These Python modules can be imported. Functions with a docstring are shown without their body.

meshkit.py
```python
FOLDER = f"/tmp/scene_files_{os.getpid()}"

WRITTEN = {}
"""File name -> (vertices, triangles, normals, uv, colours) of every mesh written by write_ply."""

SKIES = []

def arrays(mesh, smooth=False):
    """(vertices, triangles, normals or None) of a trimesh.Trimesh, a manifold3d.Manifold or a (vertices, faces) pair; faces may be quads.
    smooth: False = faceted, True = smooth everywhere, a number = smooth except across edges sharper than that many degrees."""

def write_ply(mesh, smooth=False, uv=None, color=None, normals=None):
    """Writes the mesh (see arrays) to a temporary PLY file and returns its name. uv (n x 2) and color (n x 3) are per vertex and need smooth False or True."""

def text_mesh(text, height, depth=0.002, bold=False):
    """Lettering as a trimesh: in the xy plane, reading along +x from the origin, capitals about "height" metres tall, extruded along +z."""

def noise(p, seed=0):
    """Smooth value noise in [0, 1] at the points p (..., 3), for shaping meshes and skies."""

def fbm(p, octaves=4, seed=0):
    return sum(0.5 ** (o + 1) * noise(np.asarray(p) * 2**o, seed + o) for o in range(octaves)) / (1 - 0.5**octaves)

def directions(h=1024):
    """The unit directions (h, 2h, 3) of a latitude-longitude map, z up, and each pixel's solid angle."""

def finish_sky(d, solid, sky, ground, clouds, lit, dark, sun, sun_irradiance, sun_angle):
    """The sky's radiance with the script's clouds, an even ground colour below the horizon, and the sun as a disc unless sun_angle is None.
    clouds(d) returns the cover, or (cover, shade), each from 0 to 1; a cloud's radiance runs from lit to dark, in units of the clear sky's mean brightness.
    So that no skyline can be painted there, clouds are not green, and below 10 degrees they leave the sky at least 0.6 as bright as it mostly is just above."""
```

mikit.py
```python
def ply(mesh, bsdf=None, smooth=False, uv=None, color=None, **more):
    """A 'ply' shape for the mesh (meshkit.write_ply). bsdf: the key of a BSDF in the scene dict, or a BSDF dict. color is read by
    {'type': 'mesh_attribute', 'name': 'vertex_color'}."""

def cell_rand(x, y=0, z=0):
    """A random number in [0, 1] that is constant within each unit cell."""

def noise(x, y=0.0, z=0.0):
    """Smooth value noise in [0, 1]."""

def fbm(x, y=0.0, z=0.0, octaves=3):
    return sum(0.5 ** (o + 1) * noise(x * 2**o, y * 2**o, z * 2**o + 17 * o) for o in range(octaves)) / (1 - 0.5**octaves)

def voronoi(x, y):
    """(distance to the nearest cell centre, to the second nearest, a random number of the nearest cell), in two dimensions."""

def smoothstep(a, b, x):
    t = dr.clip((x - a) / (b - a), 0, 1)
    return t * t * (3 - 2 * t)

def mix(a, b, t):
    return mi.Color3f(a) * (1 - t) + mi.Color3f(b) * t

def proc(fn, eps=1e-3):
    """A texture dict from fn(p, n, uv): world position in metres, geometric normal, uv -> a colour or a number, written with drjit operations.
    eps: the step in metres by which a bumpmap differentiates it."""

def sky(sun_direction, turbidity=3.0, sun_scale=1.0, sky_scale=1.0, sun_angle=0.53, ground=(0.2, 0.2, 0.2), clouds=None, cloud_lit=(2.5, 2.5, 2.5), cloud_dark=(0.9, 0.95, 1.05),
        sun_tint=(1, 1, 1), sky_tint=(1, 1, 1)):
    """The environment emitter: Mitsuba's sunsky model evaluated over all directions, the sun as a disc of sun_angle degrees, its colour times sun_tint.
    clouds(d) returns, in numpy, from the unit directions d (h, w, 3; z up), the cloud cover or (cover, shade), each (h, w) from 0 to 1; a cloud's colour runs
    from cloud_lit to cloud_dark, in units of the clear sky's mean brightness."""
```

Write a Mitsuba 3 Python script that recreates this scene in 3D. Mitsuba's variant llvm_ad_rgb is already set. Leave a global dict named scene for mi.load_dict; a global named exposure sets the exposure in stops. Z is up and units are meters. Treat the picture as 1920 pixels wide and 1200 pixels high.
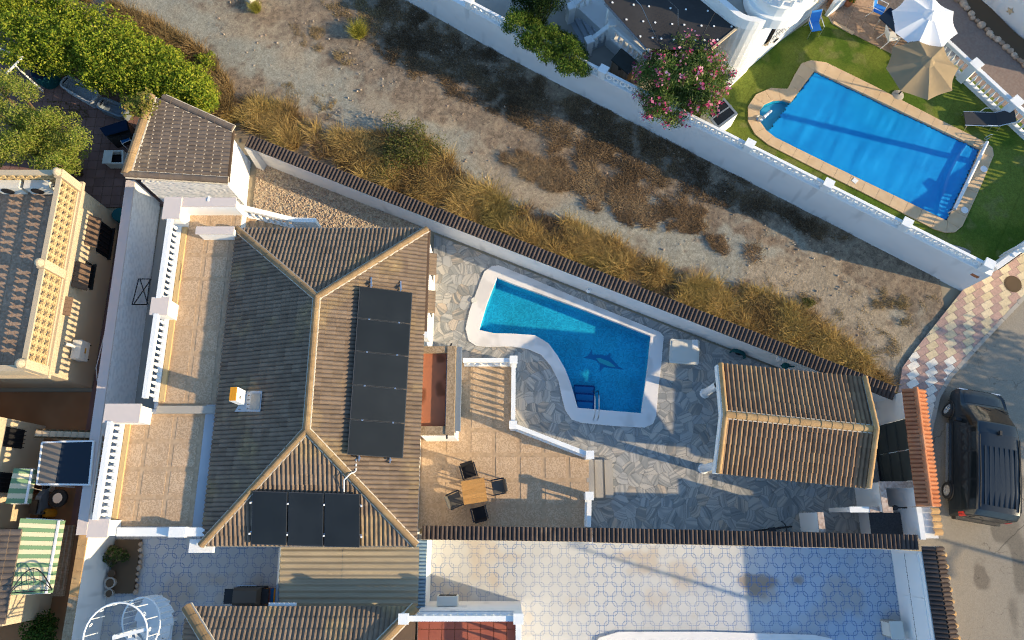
import math, random
import numpy as np, trimesh, shapely, shapely.ops
from shapely.geometry import Polygon, MultiPolygon, Point, LineString, box as sbox
from shapely import affinity
import drjit as dr
import mitsuba as mi
import mikit
from mikit import proc, noise, fbm, voronoi, cell_rand, smoothstep, mix
import meshkit
T = mi.ScalarTransform4f
rng = random.Random(7)
nr = np.random.default_rng(11)
scene, labels = {}, {}

# ---------------------------------------------------------------- camera, sky, exposure
CAMZ, FPX, TILT = 28.0, 1333.0, math.atan(375 / 1333.0)
st, ct = math.sin(TILT), math.cos(TILT)
scene['camera'] = {'type': 'perspective', 'fov_axis': 'x', 'fov': math.degrees(2 * math.atan(960 / FPX)), 'near_clip': 0.5, 'far_clip': 2000.0,
                   'to_world': T().look_at(origin=[0, 0, CAMZ], target=[0, st * 10, CAMZ - ct * 10], up=[0, ct, st])}
ELEV, AZ = math.radians(20.5), math.atan2(-0.272, 0.962)
SUN = [math.cos(ELEV) * math.cos(AZ), math.cos(ELEV) * math.sin(AZ), math.sin(ELEV)]
scene['sky'] = mikit.sky(SUN, turbidity=3, sky_scale=1.5, sun_tint=(0.94, 1.0, 1.10), sky_tint=(0.86, 1.0, 1.14))
exposure = 2.6


def at(px, py, z=0.0):
    """The point at height z that the survey of the photograph (1920 x 1200) puts at this pixel."""
    d = np.array([(px - 960) / FPX, st + ct * (600 - py) / FPX, -ct + st * (600 - py) / FPX])
    return np.array([0, 0, CAMZ]) + d * (z - CAMZ) / d[2]


def xy(px, py, z=0.0):
    return at(px, py, z)[:2]


def poly(pts, z=0.0):
    return Polygon([xy(a, b, z) for a, b in pts])


# ---------------------------------------------------------------- mesh helpers: everything is (v, f)
def cat(ms):
    vs, fs, n = [], [], 0
    for m in ms:
        v, f = (np.array(m.vertices), np.array(m.faces)) if hasattr(m, 'vertices') else m
        if len(f) == 0: continue
        vs.append(np.asarray(v, float)); fs.append(np.asarray(f, int) + n); n += len(v)
    return np.vstack(vs), np.vstack(fs)


BF = np.array([[0, 2, 1], [0, 3, 2], [4, 5, 6], [4, 6, 7], [0, 1, 5], [0, 5, 4], [1, 2, 6], [1, 6, 5], [2, 3, 7], [2, 7, 6], [3, 0, 4], [3, 4, 7]])


def hexa(b, t):
    return np.array(list(b) + list(t), float), BF.copy()


def bx(x0, x1, y0, y1, z0, z1):
    q = [(x0, y0), (x1, y0), (x1, y1), (x0, y1)]
    return hexa([(*p, z0) for p in q], [(*p, z1) for p in q])


def obx(c, s, rz=0.0):
    v, f = bx(-s[0] / 2, s[0] / 2, -s[1] / 2, s[1] / 2, -s[2] / 2, s[2] / 2)
    return mv((v, f), c, rz)


def mv(m, loc=(0, 0, 0), rz=0.0, s=1.0):
    v, f = m
    c, q = math.cos(rz), math.sin(rz)
    v = np.asarray(v) * s
    return np.stack([v[:, 0] * c - v[:, 1] * q, v[:, 0] * q + v[:, 1] * c, v[:, 2]], 1) + np.asarray(loc), f


def seg(a, b, t, z0, z1, side=0.0):
    """A straight wall from a to b (plan), t thick; side = -1 keeps it to the right of a->b, 1 to the left."""
    a, b = np.asarray(a[:2], float), np.asarray(b[:2], float)
    d = (b - a) / np.linalg.norm(b - a)
    n = np.array([-d[1], d[0]])
    l, r = n * t * (1 + side) / 2, -n * t * (1 - side) / 2
    q = [a + r, b + r, b + l, a + l]
    z0 = np.broadcast_to(z0, 4); z1 = np.broadcast_to(z1, 4)
    return hexa([(*p, z) for p, z in zip(q, z0)], [(*p, z) for p, z in zip(q, z1)])


def beam(p, q, w, h):
    """A bar between two points in space, w wide (sideways), h high."""
    p, q = np.asarray(p, float), np.asarray(q, float)
    d = (q - p) / np.linalg.norm(q - p)
    s = np.cross(d, [0, 0, 1.0]) if abs(d[2]) < 0.99 else np.array([1.0, 0, 0])
    s /= np.linalg.norm(s); u = np.cross(s, d)
    o = [(-w / 2, -h / 2), (w / 2, -h / 2), (w / 2, h / 2), (-w / 2, h / 2)]
    return hexa([p + s * a + u * b for a, b in o], [q + s * a + u * b for a, b in o])


def tube(pts, r, n=6, closed=False):
    p = np.asarray(pts, float)
    t = np.gradient(p, axis=0)
    if closed: t = np.roll(p, -1, 0) - np.roll(p, 1, 0)
    t /= np.linalg.norm(t, axis=1, keepdims=True) + 1e-12
    a = np.cross(t, np.where(np.abs(t[:, 2:]) < 0.9, [0, 0, 1.0], [1.0, 0, 0]))
    a /= np.linalg.norm(a, axis=1, keepdims=True) + 1e-12
    b, g = np.cross(t, a), np.arange(n) * 2 * np.pi / n
    rr = np.broadcast_to(r, (len(p),))[:, None, None]
    v = p[:, None] + rr * (np.cos(g)[None, :, None] * a[:, None] + np.sin(g)[None, :, None] * b[:, None])
    m = len(p)
    f = []
    for i in range(m if closed else m - 1):
        for j in range(n):
            k, j2 = (i + 1) % m, (j + 1) % n
            f += [[i * n + j, i * n + j2, k * n + j2], [i * n + j, k * n + j2, k * n + j]]
    if not closed:
        for j in range(1, n - 1):
            f += [[0, j + 1, j], [(m - 1) * n, (m - 1) * n + j, (m - 1) * n + j + 1]]
    return v.reshape(-1, 3), np.array(f)


def lathe(prof, n=10, loc=(0, 0, 0)):
    g = np.arange(n) * 2 * np.pi / n
    v = np.array([[r * math.cos(a), r * math.sin(a), z] for r, z in prof for a in g])
    f = []
    for i in range(len(prof) - 1):
        for j in range(n):
            j2 = (j + 1) % n
            f += [[i * n + j, i * n + j2, (i + 1) * n + j2], [i * n + j, (i + 1) * n + j2, (i + 1) * n + j]]
    return v + np.asarray(loc, float), np.array(f)


def polys(p):
    return [g for g in getattr(p, 'geoms', [p]) if g.geom_type == 'Polygon' and g.area > 1e-4]


def ext(p, z0, z1):
    """A plan polygon raised from z0 to z1."""
    out = []
    for g in polys(p):
        m = trimesh.creation.extrude_polygon(g, z1 - z0, engine='earcut')
        out.append((np.array(m.vertices) + [0, 0, z0], np.array(m.faces)))
    return cat(out)


def flat(p, z):
    out = []
    for g in polys(p):
        v, f = trimesh.creation.triangulate_polygon(g, engine='earcut')
        out.append((np.c_[v, np.full(len(v), z)], f))
    return cat(out)


def quad(a, b, c, d):
    return np.array([a, b, c, d], float), np.array([[0, 1, 2], [0, 2, 3]])


def slab(corners, t):
    """A thin plate: four corners in space, t thick along its normal."""
    c = np.asarray(corners, float)
    n = np.cross(c[1] - c[0], c[3] - c[0]); n /= np.linalg.norm(n)
    if n[2] < 0: n = -n
    return hexa(c, c + n * t)


def disc(c, r, t, n=16):
    return ext(Point(c[0], c[1]).buffer(r, quad_segs=n // 4), c[2], c[2] + t)


def rr(w, h, r, q=4):
    return sbox(-w / 2 + r, -h / 2 + r, w / 2 - r, h / 2 - r).buffer(r, quad_segs=q)


# ---------------------------------------------------------------- scene entries
count = {}


def numbered(k):
    n = count.get(k, 0); count[k] = n + 1
    return k if n == 0 else f'{k}_{n:03d}'


def thing(name, label=None, cat_=None, group=None, kind=None):
    k = numbered(name)
    d = {}
    if label: d['label'] = label
    if cat_: d['category'] = cat_
    if group: d['group'] = group
    if kind: d['kind'] = kind
    labels[k] = d
    return k


UVM = {'brown_tile', 'hut_tile', 'carport_tile', 'coping_tile', 'orange_tile', 'yellow_tile', 'roof_cap', 'terrace_tile', 'marble', 'yard_tile', 'block_cream', 'block_pink', 'block_white',
       'terracotta_floor', 'purple_floor', 'patio_tile', 'coping_sand', 'solar_cell', 'wood', 'stone', 'blue_tile'}


def put(k, m, mat, smooth=False, **kw):
    if mat in UVM:
        m = (np.array(m.vertices), np.array(m.faces)) if hasattr(m, 'vertices') else m
        if smooth is not False and smooth is not True: smooth = False
        if kw.get('uv') is None: kw['uv'] = cuv(m)
    scene[k] = mikit.ply(m, mat, smooth=smooth, **kw)
    return k


def part(par, name, m, mat, smooth=False, label=None, kind=None, **kw):
    k = numbered(par + '__' + name)
    put(k, m, mat, smooth, **kw)
    if label or kind:
        labels[k] = {a: b for a, b in (('label', label), ('kind', kind)) if b}
    return k


def shared(par, name, d, M):
    k = numbered(par + '__' + name)
    scene[k] = {**d, 'to_world': T(np.asarray(M))}
    return k


def one(name, m, mat, label, cat_, group=None, smooth=False, **kw):
    k = thing(name, label, cat_, group)
    put(k, m, mat, smooth, **kw)
    return k


def struct(name, m, mat, smooth=False, **kw):
    k = thing(name, kind='structure')
    put(k, m, mat, smooth, **kw)
    return k


def mat4(o, u, v, n=None):
    u, v = np.asarray(u, float), np.asarray(v, float)
    n = np.cross(u, v) if n is None else n
    M = np.eye(4); M[:3, 0], M[:3, 1], M[:3, 2], M[:3, 3] = u, v, n, o
    return M


def ap(m, M):
    v, f = m
    return np.asarray(v) @ M[:3, :3].T + M[:3, 3], f


def cuv(m, uv=None):
    """one constant uv for a whole piece: its own tone (read by the materials)."""
    uv = (rng.random(), rng.random()) if uv is None else uv
    return np.tile(np.array(uv, float), (len(m[0]), 1))


# ---------------------------------------------------------------- materials
def bsdf(name, d):
    scene[name] = d if d['type'] in ('twosided', 'principledthin', 'thindielectric', 'dielectric') else {'type': 'twosided', 'b': d}
    return name


def col(c):
    return {'type': 'rgb', 'value': list(c)} if isinstance(c, (tuple, list)) else proc(c)


def matte(name, c):
    return bsdf(name, {'type': 'diffuse', 'reflectance': col(c)})


def gloss(name, c, rough=0.4, metal=0.0, spec=0.5, clear=0.0):
    return bsdf(name, {'type': 'principled', 'base_color': col(c), 'roughness': rough, 'metallic': metal, 'specular': spec, 'clearcoat': clear, 'clearcoat_gloss': 0.95})


def bumpy(name, c, h, eps=0.01, rough=None):
    inner = {'type': 'diffuse', 'reflectance': col(c)}
    return bsdf(name, {'type': 'twosided', 'b': {'type': 'bumpmap', 'arbitrary': proc(h, eps), 'scale': 1.0, 'b': inner}})


# white render on walls, with faint weathering
def f_white(p, n, uv):
    d = fbm(p.x * 0.9, p.y * 0.9, p.z * 1.3, 3)
    s = smoothstep(0.62, 0.8, fbm(p.x * 3.1, p.y * 3.1, p.z * 0.6, 2)) * 0.16
    return mix((0.80, 0.79, 0.77), (0.70, 0.69, 0.67), d) * (1 - s)
matte('white_wall', f_white)
bumpy('white_stucco', lambda p, n, uv: mix((0.83, 0.825, 0.81), (0.72, 0.72, 0.72), smoothstep(0.35, 0.75, noise(p.x * 9, p.y * 9, p.z * 9))),
      lambda p, n, uv: 0.03 * noise(p.x * 11, p.y * 11, p.z * 11))
matte('white_paint', (0.80, 0.80, 0.78))
matte('cream_wall', lambda p, n, uv: mix((0.57, 0.45, 0.30), (0.49, 0.40, 0.28), fbm(p.x * 0.8, p.y * 0.8, p.z * 1.1, 3)))
matte('cream_block', (0.56, 0.40, 0.205))
matte('sun_tinted_cap', (0.64, 0.55, 0.50))  # pinkish tone of low sun on white tops, put into the colour


def f_tile(c0, c1, c2):
    def fn(p, n, uv):
        b = mix(c0, c1, 0.2 + 0.6 * uv.x)
        g = fbm(p.x * 6 + uv.y * 9, p.y * 6, p.z * 6, 2)
        l = smoothstep(0.56, 0.74, fbm(p.x * 0.9, p.y * 0.9, p.z * 0.9 + 3, 3)) * 0.7
        return mix(b, c2, l * g * 1.0) * (0.80 + 0.40 * g)
    return fn
matte('brown_tile', f_tile((0.165, 0.122, 0.09), (0.255, 0.19, 0.14), (0.37, 0.265, 0.13)))
matte('hut_tile', f_tile((0.135, 0.108, 0.09), (0.18, 0.145, 0.12), (0.25, 0.2, 0.14)))
matte('carport_tile', f_tile((0.20, 0.125, 0.08), (0.29, 0.19, 0.12), (0.38, 0.26, 0.14)))
matte('coping_tile', f_tile((0.07, 0.055, 0.05), (0.11, 0.085, 0.075), (0.18, 0.14, 0.11)))
matte('orange_tile', f_tile((0.40, 0.15, 0.075), (0.52, 0.22, 0.11), (0.45, 0.26, 0.16)))
matte('yellow_tile', f_tile((0.40, 0.245, 0.115), (0.50, 0.32, 0.16), (0.5, 0.36, 0.18)))
matte('yard_bed', (0.55, 0.53, 0.49))
matte('roof_cap', f_tile((0.23, 0.155, 0.085), (0.31, 0.21, 0.12), (0.36, 0.26, 0.13)))
matte('mortar', (0.62, 0.56, 0.46))
matte('roof_deck', (0.09, 0.065, 0.05))


def f_terrace(p, n, uv):
    s = smoothstep(0.35, 0.68, noise(p.x * 30, p.y * 30)) * 0.6 + 0.4 * noise(p.x * 47, p.y * 47)
    return mix((0.43, 0.295, 0.185), (0.61, 0.455, 0.31), s) * (0.88 + 0.12 * uv.x) * (0.82 + 0.32 * fbm(p.x * 0.7, p.y * 0.7, 0, 3))
matte('terrace_tile', f_terrace)
matte('terrace_band', lambda p, n, uv: mix((0.41, 0.285, 0.18), (0.52, 0.38, 0.25), noise(p.x * 14, p.y * 14)))


def f_marble(p, n, uv):
    w = fbm(uv.x * 1.6, uv.y * 1.6, 0, 2)
    s = fbm(uv.x * 0.7 + w * 0.8, uv.y * 7.5 + w * 2.2, 2, 2)
    h = noise(uv.x * 1.2, uv.y * 26 + w * 5, 6)
    t = cell_rand(dr.floor(uv.x / 40), dr.floor(uv.y / 40), 5)
    t2 = cell_rand(dr.floor(uv.x / 40), dr.floor(uv.y / 40), 9)
    c = mix((0.49, 0.455, 0.40), (0.415, 0.41, 0.39), t)
    c = mix(c, mi.Color3f(0.50, 0.40, 0.30), smoothstep(0.8, 0.95, t2) * 0.7)
    c = mix(c, mi.Color3f(0.19, 0.21, 0.215), smoothstep(0.38, 0.66, s) * (0.4 + 0.4 * t2))
    return mix(c, mi.Color3f(0.13, 0.145, 0.15), smoothstep(0.55, 0.85, h) * 0.45)
matte('marble', f_marble)
matte('grout', (0.29, 0.275, 0.25))


def f_yard(p, n, uv):
    q = 0.335
    x, y = p.x / q + 0.2, p.y / q + 0.35
    fx, fy = dr.floor(x), dr.floor(y)
    line = mi.Float(0)
    for a in (0, 1):
        for b in (0, 1):
            cx, cy = fx + a, fy + b
            even = dr.abs((cx + cy) - 2 * dr.floor((cx + cy) / 2)) < 0.5
            dx, dy = dr.abs(x - cx) - 0.36, dr.abs(y - cy) - 0.36
            d = dr.sqrt(dr.square(dr.maximum(dx, 0)) + dr.square(dr.maximum(dy, 0))) + dr.minimum(dr.maximum(dx, dy), 0) - 0.37
            line = dr.maximum(line, dr.select(even, 1 - smoothstep(0.018, 0.045, dr.abs(d)), 0))
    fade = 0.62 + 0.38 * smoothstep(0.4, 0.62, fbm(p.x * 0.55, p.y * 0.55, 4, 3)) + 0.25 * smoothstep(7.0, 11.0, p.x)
    gx, gy = dr.abs(x + 0.5 - dr.floor(x + 0.5) - 0.5), dr.abs(y + 0.5 - dr.floor(y + 0.5) - 0.5)
    joint = 1 - smoothstep(0.47, 0.49, dr.maximum(gx, gy)) * 0.12
    st_ = smoothstep(0.58, 0.75, fbm(p.x * 0.75 + 5, p.y * 0.75, 2, 3))
    bluer = smoothstep(7.0, 11.0, p.x + 3 * (fbm(p.x * 0.6, p.y * 0.6, 9, 2) - 0.5))  # tile base and motif turn bluer towards the right, with a noisy edge
    base = mix(mix((0.53, 0.525, 0.505), (0.43, 0.50, 0.58), bluer) * (0.95 + 0.07 * uv.x), mi.Color3f(0.50, 0.37, 0.23), st_ * 0.38)
    dirt = smoothstep(0.68, 0.82, fbm(p.x * 0.5 + 1.7, p.y * 0.8 + 8, 6, 3)) * 0.4
    wob = fbm(p.x * 1.4, p.y * 1.4, 8, 3) - 0.5
    for sx, sy, rx, ry, a_ in ((9.35, -2.27, 1.0, 0.42, 0.75), (4.9, -1.45, 0.6, 0.5, 0.4), (6.0, -1.95, 0.9, 0.5, 0.35)):
        e = dr.sqrt(dr.square((p.x - sx) / rx) + dr.square((p.y - sy) / ry)) + wob * 2.2
        dirt = dr.maximum(dirt, (1 - smoothstep(0.45, 1.15, e)) * a_)
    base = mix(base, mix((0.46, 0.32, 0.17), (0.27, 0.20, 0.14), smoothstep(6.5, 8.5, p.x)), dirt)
    return mix(base, mi.Color3f(0.07, 0.16, 0.38), line * dr.clip(fade, 0, 1) * (0.78 + 0.15 * bluer)) * joint
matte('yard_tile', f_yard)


LANE = [(-19.3, 25.0), (-7.7, 18.4), (-2.1, 15.1), (6.1, 11.6), (12.6, 9.4), (15.6, 6.8)]


def f_dirt(p, n, uv):
    d = mi.Float(99)
    for (ax, ay), (bx_, by_) in zip(LANE[:-1], LANE[1:]):                # distance from the worn middle of the lane
        L = math.hypot(bx_ - ax, by_ - ay); ux, uy = (bx_ - ax) / L, (by_ - ay) / L
        t = dr.clip((p.x - ax) * ux + (p.y - ay) * uy, 0, L)
        d = dr.minimum(d, dr.sqrt(dr.square(p.x - ax - ux * t) + dr.square(p.y - ay - uy * t)))
    a = fbm(p.x * 0.35, p.y * 0.5, 0, 3)
    b = fbm(p.x * 2.2, p.y * 2.2, 5, 3)
    c = noise(p.x * 17, p.y * 17)
    e = noise(p.x * 38, p.y * 38)
    m = fbm(p.x * 7, p.y * 7, 3, 2)
    k = mix((0.315, 0.295, 0.235), (0.34, 0.275, 0.195), smoothstep(0.40, 0.62, a))
    litter = smoothstep(0.5, 1.7, d + (b - 0.5) * 2.4)
    k = mix(k, mix((0.15, 0.11, 0.08), (0.28, 0.21, 0.145), m), litter * (0.5 + 0.55 * b))
    g = dr.select(e > 0.80, 1.25, dr.select(e < 0.2, 0.72, 1.0))
    return k * (0.60 + 0.33 * c + 0.36 * m) * g
bumpy('dirt', f_dirt, lambda p, n, uv: 0.012 * fbm(p.x * 3.5, p.y * 3.5, 1, 3) + 0.010 * noise(p.x * 23, p.y * 23), 0.02)
matte('earth', lambda p, n, uv: mix((0.30, 0.24, 0.17), (0.36, 0.31, 0.22), fbm(p.x * 0.2, p.y * 0.2, 0, 3)))
bumpy('gravel', lambda p, n, uv: mix((0.30, 0.22, 0.14), (0.66, 0.55, 0.40), noise(p.x * 15, p.y * 15) * 0.6 + 0.4 * noise(p.x * 34, p.y * 34)),
      lambda p, n, uv: 0.035 * noise(p.x * 15, p.y * 15), 0.01)


def f_asphalt(p, n, uv):
    g = noise(p.x * 26, p.y * 26) * 0.5 + 0.5 * noise(p.x * 57, p.y * 57)
    a = fbm(p.x * 0.45, p.y * 0.3, 0, 3)
    oil = smoothstep(0.70, 0.78, fbm(p.x * 0.8 + 3.3, p.y * 0.55 + 1.2, 1, 2)) * 0.35
    wob = fbm(p.x * 2.2, p.y * 2.2, 4, 3) - 0.5
    k = mix((0.265, 0.24, 0.20), (0.33, 0.285, 0.225), a)
    for sx, sy, rx, ry, c_, m_ in ((17.45, -2.0, 0.32, 0.62, (0.12, 0.10, 0.08), 0.6), (15.9, -1.9, 0.3, 0.4, (0.13, 0.11, 0.09), 0.45), (18.0, 6.1, 0.34, 0.28, (0.52, 0.50, 0.46), 0.7)):
        e = dr.sqrt(dr.square((p.x - sx) / rx) + dr.square((p.y - sy) / ry)) + wob * 1.1
        k = mix(k, mi.Color3f(c_), (1 - smoothstep(0.6, 1.1, e)) * m_)
    d1, d2, _ = voronoi(p.x * 0.42 + wob * 0.9, p.y * 0.42 + wob * 0.7)
    crack = (1 - smoothstep(0.004, 0.022, d2 - d1)) * smoothstep(0.45, 0.6, fbm(p.x * 0.3 + 9, p.y * 0.3, 2, 2)) * 0.45
    return k * (0.80 + 0.34 * g) * (1 - oil) * (1 - crack)
matte('asphalt', f_asphalt)
matte('block_cream', lambda p, n, uv: mix((0.56, 0.46, 0.30), (0.66, 0.55, 0.38), uv.x) * (0.86 + 0.24 * noise(p.x * 20, p.y * 20)))
matte('block_pink', lambda p, n, uv: mix((0.40, 0.275, 0.235), (0.48, 0.32, 0.265), uv.x) * (0.86 + 0.24 * noise(p.x * 20, p.y * 20)))
matte('block_white', lambda p, n, uv: mix((0.70, 0.66, 0.58), (0.78, 0.73, 0.64), uv.x) * (0.9 + 0.16 * noise(p.x * 20, p.y * 20)))
matte('concrete', lambda p, n, uv: mix((0.42, 0.39, 0.34), (0.34, 0.31, 0.27), fbm(p.x * 2, p.y * 2, p.z * 2, 3)))
matte('terracotta_floor', lambda p, n, uv: mix((0.34, 0.10, 0.07), (0.42, 0.145, 0.095), fbm(p.x * 2.4, p.y * 2.4, 0, 3)) * (0.86 + 0.14 * uv.x))
matte('red_paint', lambda p, n, uv: mix((0.48, 0.175, 0.09), (0.40, 0.155, 0.085), fbm(p.x * 3, p.y * 3, 0, 3)) * (1 - 0.5 * smoothstep(0.66, 0.76, fbm(p.x * 1.6 + 2.2, p.y * 1.6, 3, 2))))
matte('pebble_dash', lambda p, n, uv: mix((0.25, 0.17, 0.10), (0.46, 0.34, 0.22), noise(p.x * 25, p.y * 25, p.z * 25)))
matte('purple_floor', lambda p, n, uv: mix((0.22, 0.125, 0.105), (0.28, 0.165, 0.14), fbm(p.x * 2, p.y * 2, 0, 3)) * (0.8 + 0.2 * uv.x))
matte('brown_floor', lambda p, n, uv: mix((0.26, 0.125, 0.06), (0.34, 0.18, 0.09), fbm(p.x * 2, p.y * 2, 0, 3)))
matte('grey_drive', lambda p, n, uv: mix((0.235, 0.175, 0.145), (0.28, 0.22, 0.185), noise(p.x * 16, p.y * 16)))
matte('patio_tile', lambda p, n, uv: mix((0.31, 0.205, 0.14), (0.45, 0.32, 0.225), noise(p.x * 14, p.y * 14)) * (0.85 + 0.15 * uv.x))
matte('coping_sand', lambda p, n, uv: mix((0.60, 0.42, 0.25), (0.66, 0.49, 0.31), fbm(p.x * 5, p.y * 5, 0, 2)) * (0.93 + 0.07 * uv.x))
matte('pool_white', lambda p, n, uv: mix((0.76, 0.73, 0.70), (0.56, 0.53, 0.50), smoothstep(0.52, 0.72, fbm(p.x * 1.3, p.y * 1.3, 7, 3)) * 0.55))
def f_turf(p, n, uv):
    a, b = (p.x * 0.87 - p.y * 0.5) / 2.0, fbm(p.x * 0.8, p.y * 0.8, 0, 3)
    seam = smoothstep(0.47, 0.5, dr.abs(a - dr.floor(a) - 0.5)) * 0.14
    roll = cell_rand(dr.floor(a), 3, 1)
    k = mix((0.075, 0.125, 0.02), (0.15, 0.185, 0.035), smoothstep(0.3, 0.7, b)) * (0.9 + 0.2 * roll)
    k = mix(k, mi.Color3f(0.21, 0.20, 0.075), smoothstep(0.58, 0.75, fbm(p.x * 1.7 + 4, p.y * 1.7, 5, 3)) * 0.5)
    return k * (0.66 + 0.34 * noise(p.x * 40, p.y * 40) + 0.26 * noise(p.x * 16, p.y * 16)) * (1 - seam)
matte('turf', f_turf)
def f_mosaic(p, n, uv):
    q = cell_rand(dr.floor(p.x / 0.05), dr.floor(p.y / 0.05), dr.floor(p.z / 0.05))
    return mix((0.012, 0.28, 0.48), (0.020, 0.45, 0.66), q) * (0.8 + 0.4 * fbm(p.x * 1.3, p.y * 1.3, 3, 2))
matte('mosaic', f_mosaic)
matte('mosaic_dark', (0.006, 0.05, 0.17))
matte('mosaic_blue', (0.010, 0.165, 0.38))
matte('mosaic_teal', (0.03, 0.40, 0.47))
matte('pool_blue', (0.01, 0.20, 0.50))
gloss('pool_cover', lambda p, n, uv: mix((0.003, 0.20, 0.53), (0.006, 0.29, 0.66), fbm(p.x * 1.1, p.y * 1.1, 0, 3)), 0.35, 0, 0.4)
bsdf('water', {'type': 'thindielectric', 'int_ior': 1.2, 'ext_ior': 1.0})
bsdf('window_glass', {'type': 'thindielectric', 'int_ior': 1.5, 'ext_ior': 1.0})
gloss('solar_cell', lambda p, n, uv: mix((0.009, 0.012, 0.014), (0.015, 0.018, 0.020), uv.x) * (0.8 + 0.5 * fbm(p.x * 1.5, p.y * 1.5, 0, 2)), 0.35, 0.0, 0.3, 0.15)
gloss('solar_frame', (0.05, 0.054, 0.06), 0.4, 0.2)
gloss('alu', (0.72, 0.73, 0.74), 0.35, 0.9)
gloss('chrome', (0.6, 0.6, 0.6), 0.2, 1.0)
gloss('car_paint', (0.011, 0.018, 0.025), 0.30, 0.3, 0.5, 1.0)
gloss('car_glass', (0.006, 0.010, 0.013), 0.06, 0.0, 0.6, 0.5)
gloss('black_plastic', (0.015, 0.015, 0.016), 0.5)
gloss('tail_red', (0.5, 0.012, 0.01), 0.25, 0, 0.5, 0.6)
gloss('rubber', (0.02, 0.02, 0.02), 0.7)
gloss('rim', (0.72, 0.70, 0.68), 0.4, 0.4)
gloss('dark_metal', (0.03, 0.032, 0.035), 0.45, 0.5)
gloss('green_gate', lambda p, n, uv: mix((0.028, 0.034, 0.032), (0.05, 0.056, 0.05), fbm(p.x * 3, p.y * 3, p.z * 3, 2)), 0.5)
matte('dark_tarp', lambda p, n, uv: mix((0.045, 0.043, 0.043), (0.065, 0.062, 0.061), fbm(p.x * 1.5, p.y * 1.5, 0, 3)))
matte('sling_grey', (0.13, 0.12, 0.105))
matte('sling_black', (0.022, 0.022, 0.025))
matte('mesh_grey', (0.06, 0.062, 0.066))
matte('step_blue', (0.05, 0.36, 0.56))
matte('sling_blue', (0.05, 0.22, 0.62))
matte('cloth_navy', (0.012, 0.024, 0.05))
matte('cloth_blue', (0.02, 0.16, 0.42))
matte('tan_cloth', lambda p, n, uv: mix((0.27, 0.205, 0.125), (0.33, 0.25, 0.155), fbm(p.x * 3, p.y * 3, p.z * 3, 2)))
matte('white_cloth', (0.80, 0.80, 0.80))
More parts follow.
